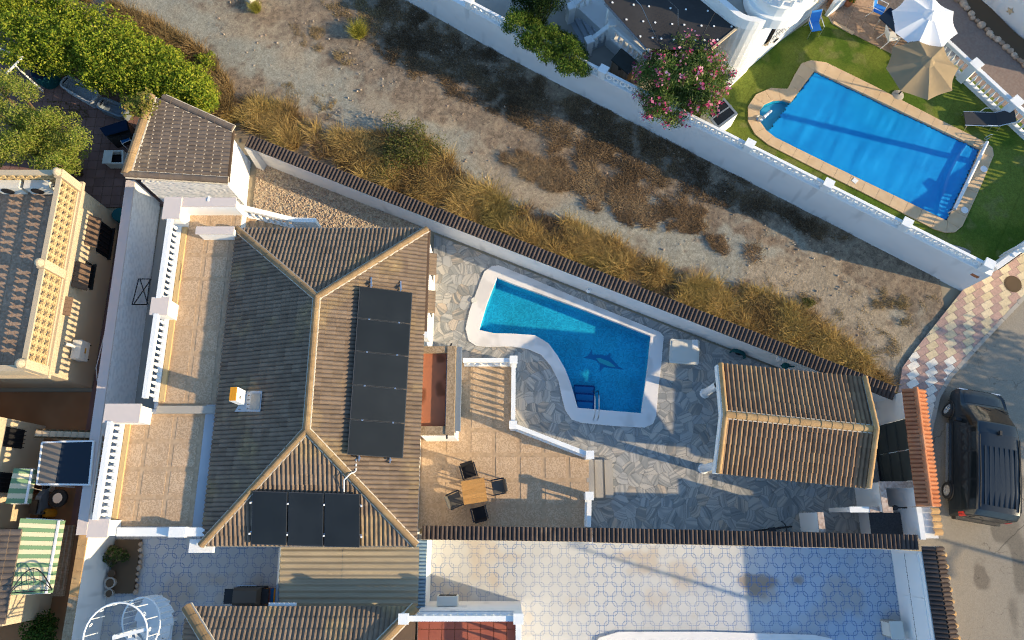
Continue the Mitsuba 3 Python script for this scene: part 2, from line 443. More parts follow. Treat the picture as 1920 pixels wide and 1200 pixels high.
matte('awning_green', (0.16, 0.27, 0.155))
matte('awning_cream', (0.60, 0.535, 0.37))
matte('wood', lambda p, n, uv: mix((0.46, 0.23, 0.075), (0.56, 0.31, 0.115), fbm(p.x * 3 + p.y * 1.2, p.y * 24 - p.x * 8, 0, 3)) * (0.9 + 0.1 * uv.x))
matte('bark', (0.12, 0.085, 0.055))
gloss('grey_slat', (0.19, 0.23, 0.27), 0.45, 0.2)
gloss('corrugated', lambda p, n, uv: mix((0.44, 0.36, 0.24), (0.31, 0.255, 0.175), fbm(p.x * 0.9, p.y * 3.5, 0, 3)), 0.5, 0, 0.3)
matte('granite', lambda p, n, uv: mix((0.05, 0.055, 0.06), (0.09, 0.095, 0.10), noise(p.x * 30, p.y * 30)))
matte('mottled', lambda p, n, uv: mix((0.38, 0.26, 0.20), (0.60, 0.50, 0.42), noise(p.x * 18, p.y * 18, p.z * 18)))
matte('orange_paint', (0.62, 0.27, 0.03))
matte('flashing', lambda p, n, uv: mix((0.34, 0.37, 0.40), (0.48, 0.50, 0.52), fbm(p.x * 2.4, p.y * 1.1, 0, 3)))
matte('brown_paint', (0.15, 0.10, 0.07))
matte('dark_hole', (0.02, 0.02, 0.022))
matte('teal_plastic', (0.02, 0.10, 0.11))
matte('cream_plastic', (0.66, 0.64, 0.57))
matte('red_brown', (0.20, 0.07, 0.035))
matte('stone', lambda p, n, uv: mix((0.34, 0.24, 0.17), (0.52, 0.42, 0.32), uv.x) * (0.8 + 0.4 * noise(p.x * 9, p.y * 9, p.z * 9)))
bsdf('leaf', {'type': 'principledthin', 'base_color': {'type': 'mesh_attribute', 'name': 'vertex_color'}, 'roughness': 0.6, 'diff_trans': 0.7, 'spec_trans': 0.0})
bsdf('straw', {'type': 'principledthin', 'base_color': {'type': 'mesh_attribute', 'name': 'vertex_color'}, 'roughness': 0.8, 'diff_trans': 0.6, 'spec_trans': 0.0})


# ---------------------------------------------------------------- roof tiles and copings
def roll_tile(w, l, rolls=2, h=0.05, k=4, lip=0.035):
    """A concrete tile with round rolls: x across, y up the slope, z out."""
    xs, zs = [], []
    for r in range(rolls):
        for i in range(k + (r == rolls - 1)):
            a = i / k
            xs.append((r + a) * w / rolls); zs.append(h * max(0.0, math.sin(math.pi * a)) ** 0.9)
    n = len(xs)
    v = [(x, 0, z + lip) for x, z in zip(xs, zs)] + [(x, l, z + 0.004) for x, z in zip(xs, zs)] + [(x, 0, -0.01) for x in xs]
    f = []
    for i in range(n - 1):
        f += [[i, i + 1, n + i + 1], [i, n + i + 1, n + i], [2 * n + i, 2 * n + i + 1, i + 1], [2 * n + i, i + 1, i]]
    return np.array(v, float), np.array(f)


def clip_uv(m, pg):
    """Cut a piece lying in its plane (x, y) by a convex polygon."""
    tm = trimesh.Trimesh(*m, process=False)
    c = np.array(shapely.geometry.polygon.orient(pg).exterior.coords)
    for a, b in zip(c[:-1], c[1:]):
        d = b - a
        tm = trimesh.intersections.slice_mesh_plane(tm, plane_normal=[-d[1], d[0], 0], plane_origin=[*a, 0])
        if len(tm.faces) == 0: return None
    return np.array(tm.vertices), np.array(tm.faces)


VAR = 6


class Tiles:
    """Collects the tiles of one roof, then writes the 300 nearest as parts and the rest as one part."""

    def __init__(s, parent, mat, w=0.30, l=0.36, rolls=2, h=0.05, k=4, name='roof_tile'):
        s.parent, s.mat, s.w, s.l, s.name, s.items = parent, mat, w, l, name, []
        s.mesh = roll_tile(w, l + 0.05, rolls, h, k)
        s.ply = [mikit.ply(s.mesh, mat, smooth=False, uv=cuv(s.mesh)) for _ in range(VAR)]

    def face(s, O, U, V, pg, lift=0.0):
        """O: a point of the eave, U along it, V up the slope (unit), pg: the face in (u, v)."""
        U, V = np.asarray(U, float), np.asarray(V, float)
        N = np.cross(U, V)
        O = np.asarray(O, float) + N * lift
        x0, y0, x1, y1 = pg.bounds
        for j in range(int(math.ceil((y1 - y0) / s.l))):
            for i in range(int(math.floor(x0 / s.w)), int(math.ceil(x1 / s.w))):
                u, v = i * s.w, y0 + j * s.l
                r = sbox(u, v, u + s.w, v + s.l + 0.05)
                if not pg.intersects(r): continue
                jit = rng.uniform(-0.006, 0.006)
                if pg.contains(r):
                    s.items.append((mat4(O + U * (u + jit) + V * v, U, V, N), None))
                else:
                    m = clip_uv((s.mesh[0] + [u, v, 0], s.mesh[1]), pg)
                    if m is not None and len(m[1]) > 2: s.items.append((mat4(O, U, V, N), m))

    def write(s, most=300):
        def c(it):
            M, m = it
            p = M[:3, 3] if m is None else ap((m[0][:1], None), M)[0][0]
            return np.linalg.norm(p - [0, 0, CAMZ])
        s.items.sort(key=c)
        rest, uvs = [], []
        for q, (M, m) in enumerate(s.items):
            if q < most:
                if m is None: shared(s.parent, s.name, s.ply[rng.randrange(VAR)], M)
                else: w_ = ap(m, M); part(s.parent, s.name, w_, s.mat, uv=cuv(w_))
            else:
                w_ = ap(s.mesh if m is None else m, M); rest.append(w_); uvs.append(cuv(w_))
        if rest: part(s.parent, s.name, cat(rest), s.mat, kind='stuff', uv=np.vstack(uvs))


def half_pipe(r0, r1, l, n=6):
    v = [(l * t, r * math.cos(a), r * math.sin(a)) for t, r in ((0, r0), (1, r1)) for a in np.linspace(0, math.pi, n + 1)]
    f = []
    for i in range(n): f += [[i, i + 1, n + 2 + i], [i, n + 2 + i, n + 1 + i]]
    f += [[0, i, i + 1] for i in range(1, n)] + [[n + 1, n + 1 + i + 1, n + 1 + i] for i in range(1, n)]
    return np.array(v, float), np.array(f)


def ridge(parent, a, b, mat, r=0.13, l=0.40, name='ridge_tile', mort=True, lift=0.0):
    """Half-round cap tiles laid from a up to b, on a bed of mortar."""
    a, b = np.asarray(a, float) + [0, 0, lift], np.asarray(b, float) + [0, 0, lift]
    L = np.linalg.norm(b - a); n = max(1, round(L / l)); d = (b - a) / L
    s = np.cross([0, 0, 1.0], d); s /= np.linalg.norm(s); u = np.cross(d, s)
    m = half_pipe(r * 1.08, r * 0.95, L / n + 0.04)
    ps = [mikit.ply(m, mat, uv=cuv(m)) for _ in range(4)]
    for i in range(n):
        shared(parent, name, ps[rng.randrange(4)], mat4(a + d * (L * i / n) + u * rng.uniform(-.006, .006), d, s, u))
    if mort: part(parent, 'mortar_bed', beam(a + [0, 0, -0.035], b + [0, 0, -0.035], r * 2.6, 0.06), 'mortar')


def coping(parent, a, b, z, width, mat='coping_tile', pitch=0.31, slope=0.12, rolls=2, name='coping_tile', up=1, over=0.0):
    """Roll tiles laid across the top of a wall from a to b (plan): the wall line is the low edge's side, up=1 rises to the left of a->b."""
    a, b = np.asarray(a[:2], float), np.asarray(b[:2], float)
    L = np.linalg.norm(b - a); d = (b - a) / L; n = np.array([-d[1], d[0]]) * up
    q = max(1, round(L / pitch)); w = L / q
    m = roll_tile(w, width, rolls, 0.08, 4, 0.02)
    if up < 0: m = (m[0] * [1, 1, 1], m[1])
    ps = [mikit.ply(m, mat, uv=cuv(m)) for _ in range(5)]
    V = np.array([n[0] * math.cos(slope), n[1] * math.cos(slope), math.sin(slope)])
    U = np.array([d[0], d[1], 0.0])
    N = np.cross(U, V)
    o = np.array([*(a - n * over), z])
    if N[2] < 0:
        N = -N
    for i in range(q):
        shared(parent, name, ps[rng.randrange(5)], mat4(o + U * (w * i) + [0, 0, rng.uniform(-.005, .005)], U, V, N))


# ---------------------------------------------------------------- balustrades
BAL = lathe([(0.055, 0), (0.055, 0.05), (0.035, 0.08), (0.07, 0.22), (0.065, 0.30), (0.035, 0.45), (0.03, 0.52), (0.05, 0.57), (0.05, 0.62)], 8)
balply = {}


def balusters(par, a, b, z, h, mat='white_paint', spacing=0.27, ends=0.12, base=0.12):
    """One straight run: base, balusters, rail."""
    a, b = np.asarray(a[:2], float), np.asarray(b[:2], float)
    L = np.linalg.norm(b - a); d = (b - a) / L
    part(par, 'base', seg(a, b, 0.17, z, z + base), mat)
    part(par, 'rail', seg(a, b, 0.16, z + h - 0.17, z + h), mat)
    n = max(1, int((L - 2 * ends) / spacing))
    hb = h - 0.17 - base
    key = (mat, round(hb, 3))
    if key not in balply: balply[key] = mikit.ply((BAL[0] * [0.95, 0.95, hb / 0.62], BAL[1]), mat, smooth=40)
    for i in range(n):
        p = a + d * (ends + (L - 2 * ends) * (i + 0.5) / n)
        shared(par, 'baluster', balply[key], mat4([*p, z + base], [1, 0, 0], [0, 1, 0]))


def post(par, p, z, h, s=0.3, mat='white_paint', cap=0.05, rz=0.0, name='post'):
    c = [p[0], p[1]]
    return part(par, name, cat([obx([*c, z + h / 2], [s, s, h], rz), obx([*c, z + h + 0.04], [s + 2 * cap, s + 2 * cap, 0.08], rz)]), mat)


# ---------------------------------------------------------------- plants
def leaves(P, size, cols, up=0.35, aspect=0.5, seed=0, fold=True):
    """Many small leaves (two triangles each) at the points P, with a colour per leaf."""
    g = np.random.default_rng(seed)
    n = len(P)
    d = g.normal(size=(n, 3)); d /= np.linalg.norm(d, axis=1, keepdims=True)
    nn = g.normal(size=(n, 3)) + [0, 0, up * 4]; s = np.cross(d, nn); s /= np.linalg.norm(s, axis=1, keepdims=True) + 1e-9
    L = size * g.uniform(0.6, 1.35, (n, 1))
    a, b = P - d * L / 2, P + d * L / 2
    c, e = P + s * L * aspect / 2, P - s * L * aspect / 2
    v = np.stack([a, c, b, e], 1).reshape(-1, 3)
    i = np.arange(n)[:, None] * 4
    f = np.concatenate([i + [0, 1, 2], i + [0, 2, 3]])
    c_ = np.repeat(np.asarray(cols), 4, 0)
    return v, f, c_


def blades(P, H, lean, width, cols, seed=0):
    """Grass blades: a narrow triangle each, leaning."""
    g = np.random.default_rng(seed)
    n = len(P)
    a = g.uniform(0, 2 * np.pi, n); s = np.c_[np.cos(a), np.sin(a), 0 * a] * width / 2
    t = g.uniform(0, 2 * np.pi, n); k = lean * g.uniform(0.3, 1.4, n) * H
    tip = P + np.c_[np.cos(t) * k, np.sin(t) * k, H]
    v = np.stack([P - s, P + s, tip], 1).reshape(-1, 3)
    f = np.arange(3 * n).reshape(-1, 3)
    return v, f, np.repeat(np.asarray(cols), 3, 0)


def tint(n, cs, seed=0, var=0.18, w=None):
    g = np.random.default_rng(seed)
    cs = np.asarray(cs, float)
    i = g.choice(len(cs), n, p=w)
    return cs[i] * g.uniform(1 - var, 1 + var, (n, 1))


def inside(pg, n, seed=0):
    """n random points in a plan polygon."""
    g = np.random.default_rng(seed)
    x0, y0, x1, y1 = pg.bounds
    out = np.zeros((0, 2))
    shapely.prepare(pg)
    while len(out) < n:
        q = np.c_[g.uniform(x0, x1, 2 * n + 50), g.uniform(y0, y1, 2 * n + 50)]
        out = np.vstack([out, q[shapely.contains_xy(pg, q[:, 0], q[:, 1])]])
    return out[:n]


def clumps(centres, radii, n, seed=0, shell=0.55):
    """Points filling clumps, denser near their outsides."""
    g = np.random.default_rng(seed)
    c, r = np.asarray(centres, float), np.asarray(radii, float)
    r = np.broadcast_to(r[:, None] if r.ndim == 1 else r, c.shape)
    w = r.prod(1) ** (2 / 3); i = g.choice(len(c), n, p=w / w.sum())
    d = g.normal(size=(n, 3)); d /= np.linalg.norm(d, axis=1, keepdims=True)
    return c[i] + d * r[i] * (shell + (1 - shell) * g.random((n, 1)) ** 0.7) * g.uniform(0.9, 1.12, (n, 1))


def on_plane(px, py, O, N):
    d = at(px, py, 0.0) - [0, 0, CAMZ]
    t = ((np.asarray(O, float) - [0, 0, CAMZ]) @ N) / (d @ N)
    return np.array([0, 0, CAMZ]) + d * t


# ================================================================ large structure: ground, street, pavement
POOL_OUT = [(922, 500), (935, 498), (1000, 524), (1100, 567), (1200, 608), (1238, 624), (1244, 632), (1240, 680), (1234, 730), (1230, 780), (1224, 795), (1208, 802), (1150, 799), (1090, 793),
            (1072, 787), (1060, 770), (1054, 748), (1047, 715), (1033, 687), (1015, 666), (990, 655), (960, 650), (913, 651), (893, 649), (879, 640), (873, 617), (880, 585), (900, 530), (908, 510)]
POOL_IN = [(932, 520), (960, 532), (1100, 583), (1220, 630), (1214, 690), (1202, 775), (1140, 770), (1083, 765), (1078, 747), (1070, 720), (1060, 693), (1045, 667), (1028, 644), (1003, 629), (960, 626), (925, 625), (898, 619), (912, 572)]
pool_out = poly(POOL_OUT).buffer(0.12).buffer(-0.12)
pool_in = poly(POOL_IN).buffer(0.05).buffer(-0.05)
GZ = 0.6                                                            # the garden beyond the lane lies higher
POOL2_OUT = [(1520, 114), (1548, 118), (1640, 163), (1760, 225), (1848, 268), (1860, 278), (1862, 292), (1840, 345), (1815, 400), (1803, 425), (1790, 436), (1772, 437), (1750, 430), (1620, 363), (1520, 313), (1440, 272),
             (1415, 252), (1402, 228), (1402, 200), (1417, 178), (1445, 166), (1476, 168), (1490, 140), (1502, 120)]
POOL2_IN = [(1527, 133), (1620, 177), (1740, 234), (1838, 280), (1810, 343), (1775, 415), (1700, 379), (1600, 331), (1500, 282), (1452, 258), (1436, 245), (1424, 228), (1424, 208), (1434, 195), (1450, 188), (1468, 187), (1483, 192), (1504, 164)]
pool2_out = poly(POOL2_OUT, GZ).buffer(0.15).buffer(-0.15)
pool2_in = poly(POOL2_IN, GZ)
ground = sbox(-300, -300, 300, 300).difference(pool_out.buffer(-0.1)).difference(pool2_out.buffer(-0.1))
struct('ground', flat(ground, -0.06), 'earth')

LANE_N = [(700, -34), (760, 0), (960, 113), (1440, 360), (1803, 545)]
lot = Polygon([xy(*p) for p in LANE_N] + [xy(*p) for p in [(1690, 690), (1688, 732), (1630, 738), (450, 258), (300, 190), (0, 90), (-150, 60), (-150, -200), (450, -200)]])
gx, gy = np.meshgrid(np.arange(-26, 18, 0.22), np.arange(3, 34, 0.22), indexing='ij')
gz = 0.10 * (meshkit.fbm(np.stack([gx * 0.5, gy * 0.5, gx * 0], -1), 4) - 0.5)
gi = np.arange(gx.size).reshape(gx.shape)
gf = np.stack([gi[:-1, :-1], gi[1:, :-1], gi[1:, 1:], gi[:-1, 1:]], -1).reshape(-1, 4)
gc = np.c_[gx.ravel()[gf].mean(1), gy.ravel()[gf].mean(1)]
gf = gf[shapely.contains_xy(lot.buffer(0.1), gc[:, 0], gc[:, 1])]
struct('dirt_lane', (np.c_[gx.ravel(), gy.ravel(), gz.ravel()], np.vstack([gf[:, [0, 1, 2]], gf[:, [0, 2, 3]]])), 'dirt', smooth=True)

KERB = [(2100, 380), (1990, 485), (1920, 556), (1840, 640), (1780, 706), (1757, 745), (1744, 800), (1738, 850)]
street = Polygon([xy(*p) for p in KERB] + [(15.05, 0.4), (15.0, -1.0), (15.6, -6.5), (60, -30), (60, 30)])
struct('street', flat(street, -0.02), 'asphalt')
pave = Polygon([xy(*p) for p in KERB] + [(14.9, 0.6), (14.6, 0.6), (14.6, 4.55)] + [xy(*p) for p in [(1680, 742), (1684, 725), (1690, 690), (1715, 655), (1803, 545), (1860, 510), (1920, 462), (2100, 330)]]).buffer(0)
struct('sidewalk', ext(pave, -0.05, 0.085), 'grout')
kl = LineString([xy(*p) for p in KERB])
kerb = kl.buffer(0.07, cap_style='flat').intersection(pave.buffer(0.09))
kk = 0
d = 0.0
while d < kl.length - 0.1:                                            # kerb stones
    s0 = shapely.ops.substring(kl, d, min(d + 0.98, kl.length)) if hasattr(shapely, 'ops') else None
    g = s0.buffer(0.075, cap_style='flat')
    m = ext(g, -0.05, 0.105 + rng.uniform(-.004, .004))
    part('sidewalk', 'kerb_stone', m, 'concrete')
    d += 1.0
ba = math.radians(29)                                               # the blocks lie a little askew to the kerb
bu, bv = np.array([math.cos(ba), math.sin(ba)]), np.array([math.sin(ba), -math.cos(ba)])
s0_ = xy(1803, 545)
inner = pave.difference(kl.buffer(0.08))
blk = []
BL, BW = 0.47, 0.285
for i in range(-22, 30):
    for j in range(-30, 30):
        o = s0_ + bv * (i * BW) + bu * (j * BL - (i % 20) * BL / 2)
        q = [o, o + bv * (BW - .012), o + bv * (BW - .012) + bu * (BL - .012), o + bu * (BL - .012)]
        g = Polygon(q).intersection(inner)
        if g.area < 0.015: continue
        g = max(polys(g), key=lambda h: h.area)
        c = np.array(g.centroid.coords[0])
        k = (j + (10 if i < 0 else 0) + (0 if 0 <= i < 20 else 0)) % 2
        low = c[1] < xy(1715, 668)[1]
        blk.append((np.linalg.norm([*c, CAMZ]), g, 'block_pink' if k else ('block_white' if low else 'block_cream')))
blk.sort(key=lambda t: t[0])
rest = {}
for q, (_, g, mname) in enumerate(blk):
    m = ext(g, 0.06, 0.097 + rng.uniform(-.004, .004))
    if q < 300: part('sidewalk', 'paving_block', m, mname, uv=cuv(m))
one('manhole_cover', cat([disc((*xy(1896, 534), 0.098), 0.36, 0.012, 24), disc((*xy(1896, 534), 0.110), 0.29, 0.008, 24)]), 'bark', 'round brown manhole cover set in the pink and cream pavement', 'manhole cover')


# ================================================================ boundary walls
def nwall_pt(px, py): return xy(px, py, 0)


# north wall of the pool plot: white render with a coping of brown roll tiles
NA, NB = np.array([-11.0, 15.0]), np.array([14.25, 4.42])
nd = (NB - NA) / np.linalg.norm(NB - NA); nn_ = np.array([-nd[1], nd[0]])
t = thing('boundary_wall', 'long white garden wall with dark brown tile coping beside the dirt lane', 'wall')
part(t, 'wall', seg(NA, NB, 0.22, -0.05, 1.62, side=1), 'white_wall')
coping(t, NA - nn_ * 0.13, NB - nn_ * 0.13, 1.64, 0.52, slope=0.16)
part(t, 'mortar_bed', seg(NA - nn_ * 0.06, NB - nn_ * 0.06, 0.36, 1.60, 1.65, side=1), 'mortar')
# pilaster at its west end, small lamps along the inner face
part(t, 'pilaster', hexa([(*(NA + nd * 0.0 - nn_ * 0.0), 0), (*(NA + nd * 0.35), 0), (*(NA + nd * 0.35 - nn_ * 0.28), 0), (*(NA - nn_ * 0.28), 0)],
                         [(*(NA + nd * 0.0), 1.6), (*(NA + nd * 0.3), 1.6), (*(NA + nd * 0.3 - nn_ * 0.2), 1.6), (*(NA - nn_ * 0.2), 1.6)]), 'white_wall')
for px_, py_ in ((1105, 541), (1462, 668)):
    c = on_plane(px_, py_, [*NA, 0], np.array([*(-nn_), 0])) - np.array([*nn_, 0]) * 0.09
    k = thing('wall_lamp', 'small round wall lamp high on the white garden wall ' + ('above the pool edge' if px_ < 1200 else 'near the tiled carport roof'), 'lamp')
    part(k, 'lamp_shade', lathe([(0.02, 0.1), (0.09, 0.07), (0.1, -0.06), (0.05, -0.08)], 10, c), 'white_paint')
    part(k, 'bracket', obx(c + np.array([*nn_, 0]) * 0.05, (0.05, 0.12, 0.05), math.atan2(nd[1], nd[0])), 'dark_metal')

# south wall between the two plots: two runs with tile coping
SA, SB, SC = np.array([-3.17, -0.42]), np.array([2.82, -0.50]), np.array([14.25, -0.74])
t = thing('boundary_wall', 'white party wall with dark tile coping running below the terrace with the table', 'wall')
part(t, 'wall', seg(SA, SB, 0.20, -0.05, 1.88), 'white_wall')
coping(t, SA - [0, 0.23], SB - [0, 0.23], 1.90, 0.47, slope=0.10)
part(t, 'mortar_bed', seg(SA - [0, 0.05], SB - [0, 0.05], 0.40, 1.87, 1.90), 'mortar')
t = thing('boundary_wall', 'white party wall with dark tile coping between marble yard and blue patterned yard', 'wall')
part(t, 'wall', seg(SB + [0.03, 0], SC, 0.20, -0.05, 1.82), 'white_wall')
coping(t, SB + [0.03, -0.25], SC + [0, -0.25], 1.84, 0.50, slope=0.10)
part(t, 'mortar_bed', seg(SB + [0.03, -0.06], SC + [0, -0.06], 0.42, 1.81, 1.84), 'mortar')


def gable_coping(t, a, b, z, w, mat, rise=0.22, pitch=0.30):
    """Two slopes of roll tiles and a ridge on top of a wall."""
    a, b = np.asarray(a, float), np.asarray(b, float)
    d = (b - a) / np.linalg.norm(b - a); n = np.array([-d[1], d[0]])
    s = math.atan2(rise, w / 2); l = (w / 2) / math.cos(s)
    coping(t, a - n * w / 2, b - n * w / 2, z, l, mat, pitch, s, up=1)
    coping(t, a + n * w / 2, b + n * w / 2, z, l, mat, pitch, s, up=-1)
    part(t, 'wall_top', ext(LineString([a, b]).buffer(w / 2 - 0.08, cap_style='flat'), z - 0.10, z - 0.01), 'white_wall')
    q = [a - n * (w / 2 - .1), a + n * (w / 2 - .1), b + n * (w / 2 - .1), b - n * (w / 2 - .1)]
    rz_ = z + rise - 0.03
    v = np.array([(*q[0], z - .01), (*q[1], z - .01), (*q[2], z - .01), (*q[3], z - .01), (*a, rz_), (*b, rz_)])
    part(t, 'core', (v, np.array([[0, 4, 1], [2, 5, 3], [0, 3, 5], [0, 5, 4], [1, 4, 5], [1, 5, 2]])), 'mortar')


# street front of the pool plot: gate under an orange tiled beam
FX = 14.30
t = thing('gateway', 'orange tiled gateway beam between the marble yard and the street', 'gateway')
gx0, gx1 = xy(1742, 950, 2.72)[0], xy(1714, 729, 2.72)[0]; gy0, gy1 = xy(1742, 950, 2.72)[1], xy(1714, 729, 2.72)[1]
part(t, 'wall', cat([bx(FX, FX + 0.20, 3.55, gy1 - .03, -0.05, 2.58), bx(FX, FX + 0.20, gy0 + .02, 1.33, -0.05, 2.58), bx(FX, FX + 0.20, 1.33, 3.55, 2.46, 2.58)]), 'white_wall')
gable_coping(t, (gx0, gy0), (gx1, gy1), 2.62, 0.80, 'orange_tile', 0.20)
ridge(t, (gx0, gy0, 2.82), (gx1, gy1, 2.82), 'orange_tile', 0.09, 0.32, mort=False)
g = thing('sliding_gate', 'dark green metal driveway gate seen from inside beneath the orange tiled beam', 'gate')
for y0, y1 in ((1.36, 2.42), (2.45, 3.52)):
    k = part(g, 'panel', bx(FX - 0.06, FX - 0.02, y0, y1, 0.06, 2.25), 'green_gate')
    for z_ in (0.1, 0.8, 1.5, 2.2):
        part(k, 'rail', bx(FX - 0.10, FX - 0.06, y0, y1, z_ - 0.035, z_ + 0.035), 'green_gate')
part(g, 'track', bx(FX - 0.16, FX - 0.01, 1.35, 3.54, 0.014, 0.04), 'dark_metal')
# meter and letterbox bay south of the gate
t = thing('letterbox_bay', 'white walled bay with mottled coping and letterbox between gate and party wall', 'wall')
bx0, by0, by1 = 13.42, -0.66, 0.43
W = [xy(1604, 920), xy(1609, 962)]
wx = xy(1605, 940)[0]
part(t, 'wall', cat([bx(wx, wx + 0.16, 0.45, 1.30, -0.05, 1.95), bx(wx + 0.16, FX, 1.14, 1.30, -0.05, 1.95), bx(12.05, wx + 0.0, 0.28, 0.44, -0.05, 1.72), bx(wx, wx + 0.30, 0.28, 0.45, -0.05, 1.95),
                     bx(FX, FX + 0.18, -0.66, gy0 + 0.0, -0.05, 2.0)]), 'white_wall')
for m_ in (bx(wx - .03, wx + 0.19, 0.45, 1.11, 1.95, 2.0), bx(wx - .03, FX - 0.02, 1.11, 1.33, 1.95, 2.0), bx(wx - .03, wx + 0.33, 0.25, 0.45, 1.95, 2.0)):
    part(t, 'coping', m_, 'mottled')
part(t, 'coping', bx(12.75, wx - 0.04, 0.26, 0.46, 1.72, 1.77), 'mottled')
part(t, 'coping', bx(12.05, 12.75, 0.26, 0.46, 1.72, 1.76), 'white_paint')
kb = on_plane(1675, 976, [FX, 0, 0], np.array([1.0, 0, 0]))
lb = part(t, 'letterbox', obx(kb + [-0.05, 0, 0], (0.1, 0.36, 0.26)), 'white_paint')
for q in (-0.1, 0.02): part(lb, 'slot', obx(kb + [-0.103, 0, q], (0.01, 0.26, 0.03)), 'dark_hole')
kb = on_plane(1700, 952, [FX, 0, 0], np.array([1.0, 0, 0]))
part(t, 'lamp', cat([obx(kb + [-0.2, 0, 0], (0.4, 0.05, 0.05)), lathe([(0.0, -0.1), (0.09, -0.07), (0.09, 0.06), (0, 0.1)], 8, kb + [-0.42, 0, 0])]), 'dark_metal')
for i in range(4):
    m = mv(roll_tile(0.22, 0.36, 1, 0.06, 4), (0, 0, 0)); M = mat4([15.12, -0.52 + 0.24 * i, 1.88], [0, 1, 0], [-0.95, 0, 0.30])
    part(t, 'coping_tile', ap(m, M), 'yellow_tile', uv=cuv(m))
part(t, 'wall_top', bx(FX + 0.0, 15.0, -0.62, 0.43, 1.80, 1.865), 'white_wall')
part(t, 'outer_wall', bx(FX + 0.19, 14.95, -0.60, 0.40, -0.05, 1.79), 'white_wall')
# low cabinet wall and granite top
t = thing('wall_stub', 'short white wall stub with mottled top standing against the party wall', 'wall')
wx2 = xy(1500, 985)[0]
part(t, 'wall', bx(wx2, wx2 + 0.18, -0.42, 0.26, -0.05, 1.72), 'white_wall')
part(t, 'coping', bx(wx2 - .02, wx2 + 0.2, -0.42, 0.27, 1.72, 1.77), 'mottled')
t = thing('counter', 'dark granite topped white counter tucked beside the letterbox bay', 'counter')
part(t, 'side_panel', bx(wx + 0.02, wx + 0.14, -0.52, 0.26, 0, 0.86), 'white_wall')
part(t, 'worktop', bx(wx, FX - 0.02, -0.54, 0.27, 0.86, 0.90), 'granite')

# street front of the patterned yard: sheet gate and tiled top
t = thing('street_wall', 'white sheet metal gate wall with dark tiled top at the patterned yard', 'wall')
p0, p1 = np.array([14.72, -0.95]), np.array([15.35, -6.6])
fw0, fw1 = xy(1670, 1030), xy(1694, 1200)
fd = (fw1 - fw0) / np.linalg.norm(fw1 - fw0)
F0, F1 = fw0, fw0 + fd * 6.0
part(t, 'wall', seg(F0, F1, 0.15, -0.05, 2.05, side=1), 'white_paint')
fn_ = np.array([-fd[1], fd[0]])
for q in range(4):
    a_ = F0 + fd * (0.1 + 1.45 * q)
    part(t, 'panel', seg(a_, a_ + fd * 1.42, 0.03, 0.12, 1.86, side=-1), 'white_paint')
    part(t, 'panel_joint', seg(a_, a_ + fd * 1.42, 0.036, 0.98, 0.995, side=-1), 'dark_metal')
ctr0, ctr1 = F0 + fn_ * 0.38 - fd * 0.18, F1 + fn_ * 0.38
gable_coping(t, ctr1, ctr0, 2.08, 0.72, 'coping_tile', 0.16)
part(t, 'outer_wall', seg(F0 + fn_ * 0.2, F1 + fn_ * 0.2, 0.42, -0.05, 1.97, side=1), 'cream_wall')
m = half_pipe(0.085, 0.075, 0.36)
for q in range(15):
    o = F0 + fn_ * 0.86 + fd * (0.1 + 0.38 * q)
    w_ = ap(m, mat4([*o, 2.0], [-fn_[0] * .95, -fn_[1] * .95, 0.3], [fd[0], fd[1], 0]))
    part(t, 'edge_tile', w_, 'yellow_tile', uv=cuv(w_))

# ================================================================ marble yard and pool
deck = Polygon([(-3.3, 11.65), (14.25, 4.32), (14.25, -0.6), (2.8, -0.4), (-3.3, -0.3)])
TER = [(865, 675), (962, 675), (962, 797), (1104, 848), (1104, 989), (790, 989)]
tz = 0.5
terrace = Polygon([xy(*p, tz) for p in TER] + [(-3.5, -0.3), (-3.5, 6.35), xy(855, 675, tz)])
deck = deck.difference(pool_out.buffer(-0.05)).difference(terrace.buffer(-0.05))
struct('pool_deck', ext(deck, -0.05, 0.0), 'grout')
pts = []
x0, y0, x1, y1 = deck.bounds
for i in range(int((x1 - x0) / 0.41) + 2):
    for j in range(int((y1 - y0) / 0.41) + 2):
        pts.append((x0 + (i + 0.5 * (j % 2) + rng.uniform(-.36, .36)) * 0.41, y0 + (j + rng.uniform(-.36, .36)) * 0.41))
cells = shapely.voronoi_polygons(shapely.MultiPoint(pts), extend_to=sbox(x0 - 1, y0 - 1, x1 + 1, y1 + 1))
st_l = []
for g in cells.geoms:
    g = g.intersection(deck).buffer(-0.005)
    for h in polys(g):
        h = h.simplify(0.004)
        if h.area > 0.01: st_l.append((np.linalg.norm(np.array([*h.centroid.coords[0], 0]) - [0, 0, CAMZ]), h))
st_l.sort(key=lambda q: q[0])
rest, ruv = [], []
for q, (_, h) in enumerate(st_l):
    m = ext(h, 0.0, 0.014 + rng.uniform(-.002, .003))
    a = rng.uniform(0, math.pi); o = (rng.randrange(400) * 40 + 10, rng.randrange(400) * 40 + 10)
    c = h.centroid.coords[0]; r_ = m[0][:, :2] - c
    uv = np.c_[r_[:, 0] * math.cos(a) - r_[:, 1] * math.sin(a) + o[0], r_[:, 0] * math.sin(a) + r_[:, 1] * math.cos(a) + o[1]]
    if q < 300: part('pool_deck', 'paving_stone', m, 'marble', uv=uv)
    else: rest.append(m); ruv.append(uv)
if rest: part('pool_deck', 'paving_stone', cat(rest), 'marble', uv=np.vstack(ruv), kind='stuff')

